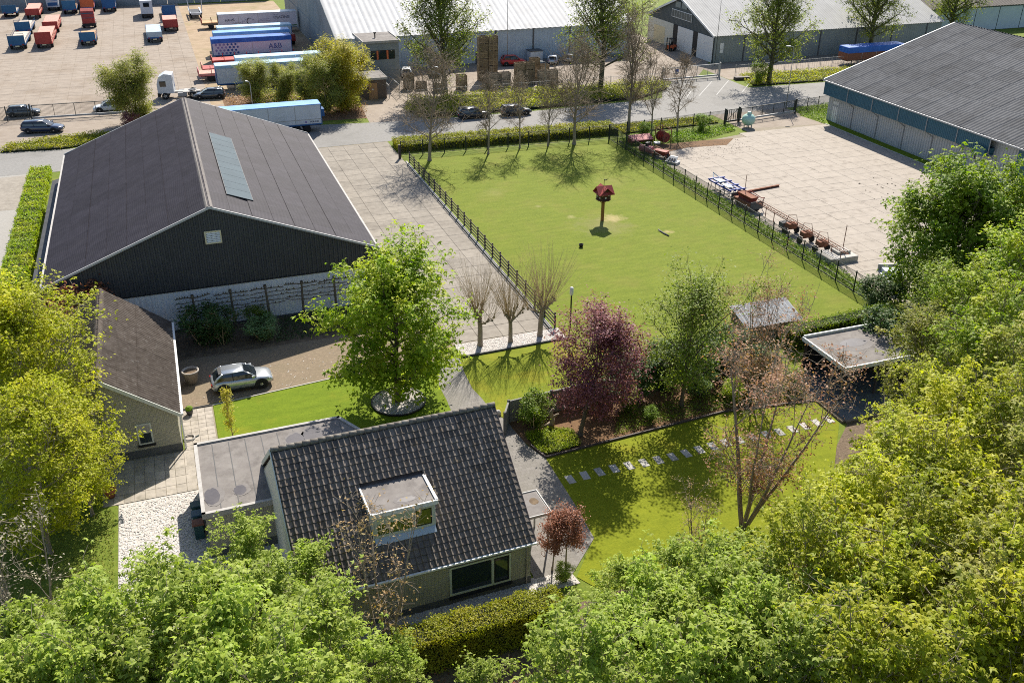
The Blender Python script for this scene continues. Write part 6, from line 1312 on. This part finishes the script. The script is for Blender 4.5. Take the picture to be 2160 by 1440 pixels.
# --- forest on the right and foreground trees: crown centre in the photo, height scale, label
FOREST = [
 (2120, 640, 1.05, 'maple', 'bright green maple just below the dark maple, right edge'),
 (2010, 720, .92, 'maple', 'green maple right of the garden shelter roof'),
 (2100, 790, 1.0, 'maple', 'mid green maple at right edge below bright green maple'),
 (1930, 790, .80, 'olive', 'thinly leaved olive maple beside the garden shelter'),
 (2020, 860, .95, 'maple', 'mid green maple in the right wood, upper middle'),
 (2140, 920, 1.0, 'olive', 'olive maple at right edge halfway down the photo'),
 (1930, 910, .75, 'yellow', 'yellow-green maple overhanging the end of stepping stones'),
 (1960, 980, .95, 'gold', 'golden maple in the middle of the right wood'),
 (2070, 1030, 1.0, 'yellow', 'yellow maple right of the golden maple in the wood'),
 (1850, 1030, .75, 'yellow', 'yellow maple at the wood edge by the back lawn'),
 (2160, 1100, 1.0, 'olive', 'olive maple at the right edge, lower third'),
 (1730, 1130, .62, 'yellow', 'small yellow maple at the corner of the back lawn'),
 (1870, 1110, .95, 'yellow', 'full yellow maple in the lower right wood'),
 (1990, 1150, 1.0, 'gold', 'golden maple in the lower right wood'),
 (2110, 1210, 1.0, 'yellow', 'yellow maple near right edge, lower wood'),
 (1690, 1210, .7, 'yellow', 'yellow maple between back lawn and fresh green trees'),
 (1790, 1210, .95, 'gold', 'golden maple left in the lower wood'),
 (1920, 1260, 1.0, 'yellow', 'broad yellow maple near the bottom right'),
 (2050, 1310, 1.0, 'gold', 'golden maple near the bottom right corner'),
 (2160, 1330, 1.0, 'olive', 'olive maple cut off at the right edge near bottom'),
 (1720, 1310, .95, 'yellow', 'yellow maple beside fresh green trees near the bottom'),
 (1850, 1370, 1.0, 'yellow', 'yellow maple at the bottom of the right wood'),
 (1980, 1410, 1.0, 'olive', 'olive maple at the bottom edge of the right wood'),
 (2110, 1430, 1.0, 'yellow', 'yellow maple in the bottom right corner'),
 (1740, 1430, .95, 'fresh', 'fresh green tree at the bottom edge beside yellow maples'),
 (1290, 1255, .50, 'fresh', 'fresh green tree beside the gravel at the house corner'),
 (1410, 1255, .62, 'fresh', 'fresh green tree at the near edge of the back lawn'),
 (1540, 1265, .70, 'fresh', 'fresh green tree in front of the copper tree stems'),
 (1265, 1345, .60, 'fresh', 'fresh green tree at the end of the clipped hedge'),
 (1370, 1350, .78, 'fresh', 'fresh green tree, centre of the bottom clump'),
 (1500, 1350, .85, 'fresh', 'fresh green tree right of the centre bottom clump'),
 (1620, 1330, .85, 'fresh', 'fresh green tree touching the yellow maples'),
 (1190, 1450, .55, 'fresh', 'fresh green tree at the bottom edge under the hedge'),
 (1300, 1440, .75, 'fresh', 'fresh green tree at bottom edge, left of centre clump'),
 (1440, 1440, .85, 'fresh', 'fresh green tree at bottom edge, middle of the clump'),
 (1580, 1440, .9, 'fresh', 'fresh green tree at bottom edge, right of the clump'),
 (520, 1215, .66, 'fresh', 'fresh green tree against the annex brick wall'),
 (640, 1275, .62, 'fresh', 'fresh green tree in front of the left house gable'),
 (320, 1300, .62, 'fresh', 'fresh green tree over the white gravel patch'),
 (210, 1350, .62, 'fresh', 'fresh green tree left of the white gravel patch'),
 (440, 1340, .80, 'fresh', 'fresh green tree in the lower left, tallest of the clump'),
 (570, 1350, .80, 'fresh', 'fresh green tree in the lower left clump by the house'),
 (710, 1360, .62, 'fresh', 'fresh green tree under the budding brown tree'),
 (100, 1420, .85, 'fresh', 'fresh green tree in the bottom left corner'),
 (270, 1430, .95, 'fresh', 'fresh green tree at bottom edge, left part'),
 (420, 1430, 1.0, 'fresh', 'fresh green tree at bottom edge, left of the trunk fork'),
 (570, 1435, 1.0, 'fresh', 'fresh green tree at bottom edge below the house'),
 (720, 1430, .85, 'fresh', 'fresh green tree at bottom edge below budding tree'),
 (830, 1460, .5, 'fresh', 'low fresh green tree at bottom edge by dark hedge gap'),
 (1040, 1500, .5, 'fresh', 'fresh green tree at bottom centre under the hedge gap'),
 (1240, 1545, .95, 'fresh', 'fresh green tree rising from below the frame under the hedge end'),
 (1370, 1545, .95, 'fresh', 'fresh green tree rising from below the frame, centre'),
 (1510, 1545, .95, 'fresh', 'fresh green tree rising from below the frame, right of centre'),
 (1650, 1545, .95, 'fresh', 'fresh green tree rising from below the frame beside yellow maples'),
 (1790, 1540, 1.0, 'yellow', 'yellow maple rising from below the frame, left of four'),
 (1920, 1540, 1.0, 'yellow', 'yellow maple rising from below the frame, second of four'),
 (2050, 1540, 1.0, 'gold', 'lemon maple rising from below the frame, third of four'),
 (2170, 1540, 1.0, 'yellow', 'yellow maple rising from below the frame at the corner'),
 (60, 1545, .95, 'fresh', 'fresh green tree rising from below the frame at left corner'),
 (200, 1545, .95, 'fresh', 'fresh green tree rising from below the frame, second from left'),
 (350, 1545, .95, 'fresh', 'fresh green tree rising from below the frame, third from left'),
 (500, 1545, .95, 'fresh', 'fresh green tree rising from below the frame, fourth from left'),
 (650, 1545, .95, 'fresh', 'fresh green tree rising from below the frame left of budding tree'),
]
LK = dict(yellow=None, gold='lf_gold', olive='lf_olive', maple='lf_maple', fresh=None)
for k, (px, py, s, kind, lab) in enumerate(FOREST):
    fresh = kind == 'fresh'; H_ = 9.0 if fresh else 10.5
    g_ = G(px, py, H_*s*.60)
    sp = sp_fresh[k % 3] if fresh else sp_for[k % 3]
    plant(sp, 'fresh_green_tree' if fresh else 'wood_maple', lab, (g_.x, g_.y), k*1.7 % 6.28, s*(1.0 if fresh else 1.02), leafk=LK[kind], group='fresh green trees in the foreground' if fresh else 'maples of the wood on the right')

# --- far trees
for k, (x, y, s, lab) in enumerate([(29.3, 109.6, 1.06, 'broad bare pollard at the far left corner of the paddock'), (37.0, 109.9, .98, 'second bare pollard from the left at the paddock end'), (41.6, 111.0, .92, 'third bare pollard from the left at the paddock end'), (45.4, 110.8, .88, 'fourth bare pollard from the left at the paddock end'), (48.9, 110.4, 1.08, 'fifth bare pollard from the left, tallest at paddock end')]):
    plant(sp_pol[k % 2] if k in (0, 4) else sp_young[k % 3], 'pollard_tree', lab, (x, y), k*1.3, s, group='bare pollards at the paddock end')
plant(sp_pol[1], 'pollard_tree', 'ivy dark pollard where paddock fence meets the storage yard', (58.2, 113.4), 4.0, 1.22, group='bare trees by the storage yard')
plant(sp_young[0], 'young_tree', 'bare young tree in the yard corner, left of two', (60.3, 110.9), 2.0, 1.04, group='bare trees by the storage yard')
plant(sp_young[1], 'young_tree', 'bare young tree in the yard corner, right of two', (64.4, 111.2), 3.2, 1.04, group='bare trees by the storage yard')
plant(sp_red_wood[0], 'redwood_tree', 'tall redwood left of the crate stacks', (40.4, 140.4), .3, 1.0, group='tall redwoods along the road')
plant(sp_red_wood[1], 'redwood_tree', 'tall redwood in front of the pale warehouse right end', (64.6, 136.4), 1.3, 1.0, group='tall redwoods along the road')
plant(sp_red_wood[0], 'redwood_tree', 'tall redwood on the verge by the gabled shed', (92.7, 132.3), 2.6, .92, group='tall redwoods along the road')
plant(sp_red_wood[1], 'redwood_tree', 'redwood at the right end of the gabled shed', (124, 146.6), 3.6, .95, group='tall redwoods along the road')
plant(sp_red_wood[0], 'redwood_tree', 'redwood behind the roof corner of the long shed', (147, 152), 5.1, .9, group='tall redwoods along the road')
plant(sp_willow[0], 'willow_bush', 'round green willow beyond the left barn roof edge', (-4.4, 138.6), .2, 1.04, group='willow bushes by the trailers')
plant(sp_willow[1], 'willow_bush', 'slim green willow bush before the pale trailer, left', (12.6, 145.2), 1.2, .74, group='willow bushes by the trailers')
plant(sp_willow[0], 'willow_bush', 'low green willow bush in the middle of the row', (16.8, 143.8), 2.2, .66, group='willow bushes by the trailers')
plant(sp_willow[1], 'willow_bush', 'large green willow behind the blue and grey trailer', (21.6, 136.0), 3.2, .98, group='willow bushes by the trailers')
plant(sp_willow[0], 'willow_bush', 'yellow willow beside the office block', (24.6, 137.6), 4.2, 1.12, leafk='lf_willow_y', group='willow bushes by the trailers')
plant(sp_willow[1], 'willow_bush', 'small willow bush between trailers and the shrub bed', (19.6, 140.5), 5.2, .66, group='willow bushes by the trailers')

# --- shrubs
plant(sp_bush, 'laurel_shrub', 'large dark laurel shrub by the garage gutter', (-.2, 69.3), .3, 1.35, 'shrub', leafk='lf_laurel', sz=1.3)
plant(sp_bush, 'laurel_shrub', 'dark laurel shrub right of the large one', (1.35, 68.9), 1.3, 1.15, 'shrub', leafk='lf_laurel', sz=1.25)
plant(sp_bush, 'juniper_shrub', 'spreading blue-green juniper in the shaded bed', (4.3, 68.6), .3, 1.15, 'shrub', leafk='lf_juniper', sz=.75)
plant(sp_bush, 'conifer_shrub', 'rounded dark conifer behind the juniper', (4.2, 70.5), 2.3, .8, 'shrub', leafk='lf_hedge', sz=.8)
plant(sp_bush, 'bay_shrub', 'glossy yellow-edged shrub against the garden wall', (19.9, 49.7), .8, .95, 'shrub', leafk='lf_hedge', sz=1.1)
plant(sp_bush, 'dark_shrub', 'dark shrub under the purple plum tree', (25.2, 50.2), 1.8, 1.0, 'shrub', leafk='lf_laurel')
plant(sp_bush, 'dark_shrub', 'dark shrub behind the green tree in the bed', (28.2, 51.2), 2.8, 1.25, 'shrub', leafk='lf_laurel')
plant(sp_bush, 'dark_shrub', 'dark shrub left of the garden shelter', (33.8, 51.4), .8, 1.3, 'shrub', leafk='lf_laurel')
for k_, (x_, y_, s_, lk_, lab_) in enumerate([(26.6, 49.6, .8, 'lf_hedge', 'rounded green shrub right of the plum trunk'), (32.4, 49.6, .85, 'lf_juniper', 'blue-green shrub right of the fine leaved tree'), (37.6, 50.2, 1.1, 'lf_laurel', 'dark shrub between copper tree and garden shelter'), (39.2, 48.2, .7, 'lf_hedge', 'low green shrub at the shelter corner'), (30.6, 52.0, 1.35, 'lf_laurel', 'tall dark shrub behind the fine leaved tree'), (36.2, 52.6, 1.35, 'lf_laurel', 'tall dark shrub below the paddock shelter'), (27.6, 47.9, .45, 'lf_weed', 'small bright plant at the bed edge')]):
    plant(sp_bush, 'bed_shrub', lab_, (x_, y_), k_*1.1, s_, 'shrub', leafk=lk_)
plant(sp_bush, 'yellow_shrub', 'small yellow shrub in the flower bed behind copper tree', (34.2, 48.3), .1, .7, 'shrub', leafk='lf_hedge_b')
plant(sp_bush, 'copper_shrub', 'brown leaved shrub behind the brick garage', (-8.2, 70.6), .4, 1.9, 'shrub', leafk='lf_beech', sz=2.2)
plant(sp_bush, 'copper_shrub', 'brown leaved shrub at the left barn corner', (-10.6, 70.2), 2.4, 1.9, 'shrub', leafk='lf_red', sz=2.0)
plant(sp_bush, 'dark_shrub', 'dark bare shrub by the left barn roof edge', (-5.0, 135.0), 1.4, 1.0, 'shrub', leafk='lf_plum')
plant(sp_bush, 'weed_shrub', 'fresh weed clump along the yard fence, left', (59.0, 110.2), 1.1, .8, 'shrub', leafk='lf_weed')
plant(sp_bush, 'weed_shrub', 'fresh weed clump along the yard fence, right', (68.0, 110.8), 2.1, .9, 'shrub', leafk='lf_weed')
plant(sp_bush, 'verge_shrub', 'green bush at the foot of the verge redwood', (91.2, 132.6), 2.1, 1.3, 'shrub', leafk='lf_green')
plant(sp_bush, 'rose_shrub', 'low green shrub by the clipped beeches', (16.0, 35.3), 1.1, .45, 'shrub', leafk='lf_fresh')
plant(sp_bush, 'wood_shrub', 'bushy dark hedge plant beside the garden shelter', (47.6, 49.0), 1.1, 1.6, 'shrub', leafk='lf_laurel', sz=1.8)
plant(sp_bush, 'wood_shrub', 'dark shrub at the paddock corner below the dark maple', (53.2, 56.6), 2.1, 1.3, 'shrub', leafk='lf_laurel')

# --- espaliers against the barn wall
def espalier(label, x, y, h=3.35, seed=0):
    t = thing('espalier_tree', label, 'tree', (x, y, 0), 0, 'espalier trees along the barn wall'); rng = np.random.default_rng(seed); s = []
    tk_ = curve((0, 0, -.05), (0, 0, 1), h, 6, rng, 0, .012)
    for k in range(6): s.append((tk_[k], tk_[k+1], .115-.006*k, .109-.006*k))
    s.append((tk_[-1]-[0, 0, .1], tk_[-1]+[0, 0, .12], .14, .12)); o = link('trunk', tubes('trunk', s, m['bark'], 7), t); a_ = []
    for z in (h-.25, h-.6, h-.95, h-1.3, h-1.65):
        for sd in (-1, 1):
            pts = [np.array([0, 0, z])]
            for k in range(7): pts.append(pts[-1]+np.array([sd*.19, rng.normal()*.02, rng.normal()*.025+(.05 if k == 0 else 0)]))
            for k in range(7):
                r_ = .05 if z > h-.3 else .036; a_.append((pts[k], pts[k+1], r_, r_*.9))
                if k > 1 and rng.random() < (.8 if z > h-.3 else .25): a_.append((pts[k], pts[k]+[0, 0, .13], .05, .05))
    link('crown', tubes('crown', a_, m['bark'], 5), t)
for k, (x, lab) in enumerate([(-.4, 'first espalier tree from the left on the barn wall'), (2.5, 'second espalier tree from the left on the barn wall'), (5.25, 'third espalier tree from the left on the barn wall'), (7.95, 'fourth espalier tree from the left on the barn wall'), (10.65, 'fifth espalier tree, half hidden by the lawn maple')]): espalier(lab, x, 71.3, 3.35, k)

# --- hedges and ground cover
def in_poly(P_, poly):
    x, y = P_[:, 0], P_[:, 1]; inside = np.zeros(len(P_), bool); n = len(poly)
    for i in range(n):
        x0, y0 = poly[i]; x1, y1 = poly[(i+1) % n]
        c = ((y0 > y) != (y1 > y)) & (x < (x1-x0)*(y-y0)/((y1-y0) if y1 != y0 else 1e-9)+x0); inside ^= c
    return inside
def scatter(poly, n, rng):
    p = np.array(poly); lo, hi = p.min(0), p.max(0); out = np.zeros((0, 2))
    while len(out) < n:
        q = rng.uniform(lo, hi, (n*2, 2)); out = np.concatenate([out, q[in_poly(q, poly)]])
    return out[:n]
def lump(P_, f_, seed): return .5+.25*np.sin(P_[:, 0]*f_+seed)+.25*np.sin(P_[:, 1]*f_*1.3+seed*2+P_[:, 0]*f_*.6)
def cover(name, label, poly, h, n, leafk, size, seed, core=True, z0=0., cat=None, thingy=False):
    """low planting: leaves over a lumpy height field, dark inside below"""
    rng = np.random.default_rng(seed); Q = scatter(poly, n, rng)
    hh = h*(.55+.6*lump(Q, 1.3, seed))*rng.uniform(.35, 1.05, n)
    C = np.column_stack([Q, z0+hh]); N = unit(np.column_stack([rng.normal(size=(n, 2))*.55, np.ones(n)*.8]))
    me = leaves('foliage', C, N, rng.uniform(size[0], size[1], n), 'rhomb', m[leafk], rng)
    if thingy:
        t = thing(name, label, cat or 'plants'); link('foliage', me, t); par = t
    else:
        par = link(name, me); tag(par, label, None, None, 'stuff')
    if core:
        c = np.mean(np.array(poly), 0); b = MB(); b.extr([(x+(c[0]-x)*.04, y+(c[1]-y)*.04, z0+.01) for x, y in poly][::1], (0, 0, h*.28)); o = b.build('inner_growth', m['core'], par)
    return par
def hedge(name, label, pts, w_, h, leafk, dens=110, size=(.09, .16), seed=1, rough=.10):
    """clipped hedge along a line: leaves on all faces round a dark core"""
    t = thing(name, label, 'hedge', (0, 0, 0)); rng = np.random.default_rng(seed); Cs = []; Ns = []; b = MB()
    for (x0, y0), (x1, y1) in zip(pts[:-1], pts[1:]):
        d = np.array([x1-x0, y1-y0]); L_ = np.linalg.norm(d); d = d/L_; nn = np.array([-d[1], d[0]])
        for face in ('top', 'a', 'b', 'e0', 'e1'):
            A = L_*w_ if face == 'top' else (L_*h if face in 'ab' else w_*h); n = int(A*dens); u = rng.uniform(0, L_, n)
            if face == 'top': vv = rng.uniform(-w_/2, w_/2, n); z = np.full(n, h); N = np.tile([0, 0, 1.], (n, 1))
            elif face in 'ab': sg = -1 if face == 'a' else 1; vv = np.full(n, sg*w_/2); z = rng.uniform(0.02, h, n); N = np.tile([nn[0]*sg, nn[1]*sg, .25], (n, 1))
            else: vv = rng.uniform(-w_/2, w_/2, n); u = np.full(n, 0. if face == 'e0' else L_); z = rng.uniform(.02, h, n); sg = -1 if face == 'e0' else 1; N = np.tile([d[0]*sg, d[1]*sg, .2], (n, 1))
            bul = (np.sin(u*1.7+seed)*.5+np.sin(u*4.1+z*3)*.5)*rough
            C = np.column_stack([x0+d[0]*u+nn[0]*vv, y0+d[1]*u+nn[1]*vv, z])+N*bul[:, None]+rng.normal(size=(n, 3))*rough*.55
            C[:, 2] = np.maximum(C[:, 2], .02); Cs.append(C); Ns.append(unit(N+rng.normal(size=(n, 3))*.55))
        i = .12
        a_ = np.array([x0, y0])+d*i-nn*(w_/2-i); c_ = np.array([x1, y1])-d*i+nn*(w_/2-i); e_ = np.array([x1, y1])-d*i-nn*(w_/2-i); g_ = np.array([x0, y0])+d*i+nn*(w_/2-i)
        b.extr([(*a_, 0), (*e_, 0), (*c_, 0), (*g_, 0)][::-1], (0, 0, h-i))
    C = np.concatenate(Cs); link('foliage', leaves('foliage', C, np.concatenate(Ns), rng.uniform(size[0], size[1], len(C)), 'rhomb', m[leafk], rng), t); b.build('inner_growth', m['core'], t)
    return t
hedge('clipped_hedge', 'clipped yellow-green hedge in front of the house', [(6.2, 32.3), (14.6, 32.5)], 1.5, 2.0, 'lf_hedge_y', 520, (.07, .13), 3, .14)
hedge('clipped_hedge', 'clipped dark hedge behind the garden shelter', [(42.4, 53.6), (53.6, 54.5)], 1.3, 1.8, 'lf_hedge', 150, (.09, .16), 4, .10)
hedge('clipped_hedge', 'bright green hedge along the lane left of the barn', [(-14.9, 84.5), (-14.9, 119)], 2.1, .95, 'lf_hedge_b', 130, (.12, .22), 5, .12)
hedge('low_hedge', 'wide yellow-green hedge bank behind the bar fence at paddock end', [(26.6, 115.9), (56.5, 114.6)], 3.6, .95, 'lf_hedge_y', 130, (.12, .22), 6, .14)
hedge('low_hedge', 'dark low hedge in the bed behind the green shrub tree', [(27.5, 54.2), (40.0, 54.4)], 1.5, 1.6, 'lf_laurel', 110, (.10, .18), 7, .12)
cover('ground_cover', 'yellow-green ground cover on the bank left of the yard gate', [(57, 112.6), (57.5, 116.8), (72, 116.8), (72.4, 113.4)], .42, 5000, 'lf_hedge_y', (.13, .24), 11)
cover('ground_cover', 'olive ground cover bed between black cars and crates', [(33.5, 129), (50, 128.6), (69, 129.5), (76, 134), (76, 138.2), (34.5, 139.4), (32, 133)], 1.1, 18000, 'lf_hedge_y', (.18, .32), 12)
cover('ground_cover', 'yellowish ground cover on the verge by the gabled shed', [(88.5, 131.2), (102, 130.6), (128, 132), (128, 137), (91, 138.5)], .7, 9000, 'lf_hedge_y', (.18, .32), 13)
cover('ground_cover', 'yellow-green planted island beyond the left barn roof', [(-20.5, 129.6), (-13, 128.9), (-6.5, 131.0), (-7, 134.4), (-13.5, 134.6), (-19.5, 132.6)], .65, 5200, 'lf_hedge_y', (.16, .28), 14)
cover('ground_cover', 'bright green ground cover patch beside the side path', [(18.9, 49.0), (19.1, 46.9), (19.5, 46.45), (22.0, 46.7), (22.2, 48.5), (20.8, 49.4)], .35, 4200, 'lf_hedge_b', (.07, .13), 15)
cover('ground_cover', 'mixed low plants along the mulched flower bed', [(24.5, 47.0), (33, 47.5), (39.6, 46.7), (39.8, 49), (33, 49.6), (26, 49.4)], .34, 5200, 'lf_hedge', (.08, .15), 16, False)
cover('ground_cover', 'weeds along the foot of the mesh fence', [(54.25, 56), (54.95, 56), (54.95, 108), (54.25, 108)], .4, 3600, 'lf_weed', (.10, .22), 17, False)
cover('ground_cover', 'tall grass along the machinery strip', [(55.1, 58), (56.0, 58), (56.0, 100), (55.1, 100)], .38, 2600, 'lf_weed', (.12, .26), 18, False)
cover('ground_cover', 'fresh grass along the storage yard fence', [(55.3, 107.2), (66, 106.8), (72.5, 109.4), (73, 112), (55.3, 110.4)], .38, 4200, 'lf_weed', (.14, .28), 19, False)
cover('ground_cover', 'grass at the corner of the long shed', [(85.6, 113.3), (86.3, 108.4), (87.5, 110.6), (94, 112), (96, 117.5), (86.5, 117)], .4, 2600, 'lf_weed', (.14, .28), 20, False)
cover('ground_cover', 'dark ivy under the espalier trees', [(5.2, 67.6), (14.4, 67.9), (14.4, 71.9), (6, 71.9)], .35, 3600, 'lf_laurel', (.10, .18), 21, False)
cover('ground_cover', 'variegated plants between lane hedge and barn', [(-13.6, 84), (-12.6, 80), (-12.4, 92), (-13.3, 112)], .8, 2600, 'lf_willow', (.12, .24), 22, False)
cover('ground_cover', 'mossy bank below the patio at left', [(-13, 41), (-6.5, 41), (-6.5, 49.6), (-13, 51)], .16, 5200, 'lf_cover', (.06, .12), 23, False)
cover('undergrowth', 'undergrowth and brambles on the wood floor', [(8, 20), (34, 12), (56, 36), (54, 52), (48, 46), (41, 40), (33, 33), (20, 31.5)], .9, 9000, 'lf_olive', (.16, .32), 24, False)
cover('undergrowth', 'dry leaf litter under the foreground trees', [(-14, 26), (14, 20), (14, 31), (-2, 33.5), (-14, 42)], .12, 5200, 'lf_beech', (.10, .18), 25, False)
cover('undergrowth', 'reddish shrubs in the shrub bed behind the blue trailer', [(8.3, 133.4), (26.5, 132.4), (28, 140), (28, 149), (8.6, 149)], .8, 4200, 'lf_red', (.16, .30), 26, False)
cover('undergrowth', 'green plants in the shrub bed behind the blue trailer', [(12, 138), (26.5, 136), (28, 145), (12, 149)], 1.6, 5200, 'lf_willow', (.18, .34), 27, False)

# --- turf blades, gravel stones
def stones(name, label, poly, n, r_, seed, z0=.03):
    rng = np.random.default_rng(seed); Q = scatter(poly, n, rng)
    o = np.array([[1, 0, 0], [-1, 0, 0], [0, 1, 0], [0, -1, 0], [0, 0, .7], [0, 0, -.5]]); f = np.array([[0, 2, 4], [2, 1, 4], [1, 3, 4], [3, 0, 4]])
    s = rng.uniform(.5, 1.2, (n, 1, 3))*r_; a = rng.uniform(0, 6.28, n); V = o[None]*s
    X = V[..., 0]*np.cos(a)[:, None]-V[..., 1]*np.sin(a)[:, None]; Y = V[..., 0]*np.sin(a)[:, None]+V[..., 1]*np.cos(a)[:, None]
    V = np.stack([X+Q[:, 0:1], Y+Q[:, 1:2], V[..., 2]+z0+rng.uniform(0, .02, (n, 1))], -1).reshape(-1, 3)
    F = (f[None]+(np.arange(n)*6)[:, None, None]).reshape(-1, 3)
    tag(link(name, np_mesh(name, V, F, m['pebble'])), label, None, None, 'stuff')
stones('gravel', 'white gravel stones of the patch left of the annex', rect(-6.25, 35, -1.6, 50), 9000, .075, 1)
stones('gravel', 'white gravel stones along the house front', [(2.5, 34.6), (16.6, 35), (16.4, 36), (14.3, 35.95), (2.5, 35.6)], 3500, .06, 2)
stones('gravel', 'white gravel stones under the three pollards', [(18.1, 60.75), (26.9, 60.95), (26.9, 62.8), (18.4, 62.7)], 3500, .055, 3, .04)
stones('gravel', 'white gravel stones round the lawn maple', [(12.1+1.78*math.cos(i*.4), 55.95+1.78*math.sin(i*.4)) for i in range(16)], 2600, .055, 4, .12)

# clods and scraps lying about the storage yard
m['clod'] = M('dark_clod', (.05, .042, .035), (.09, .07, .05), 4, rough=.95)
_p = m['pebble']; m['pebble'] = m['clod']
stones('yard_scraps', 'dark clods and scraps scattered over the storage yard', [(70, 74), (80, 74), (82, 84), (74, 88)], 46, .12, 8, .06)
stones('yard_scraps', 'leaf crumbs along the yard slab joints', [(56.5, 98), (70, 100), (72, 106), (57, 106)], 240, .06, 9, .06)
m['pebble'] = _p
stones('drive_scraps', 'pale fallen petals on the brick drive', [(-1.5, 60.3), (8, 61), (16, 60.8), (17, 66), (0, 64)], 160, .05, 10, .025)
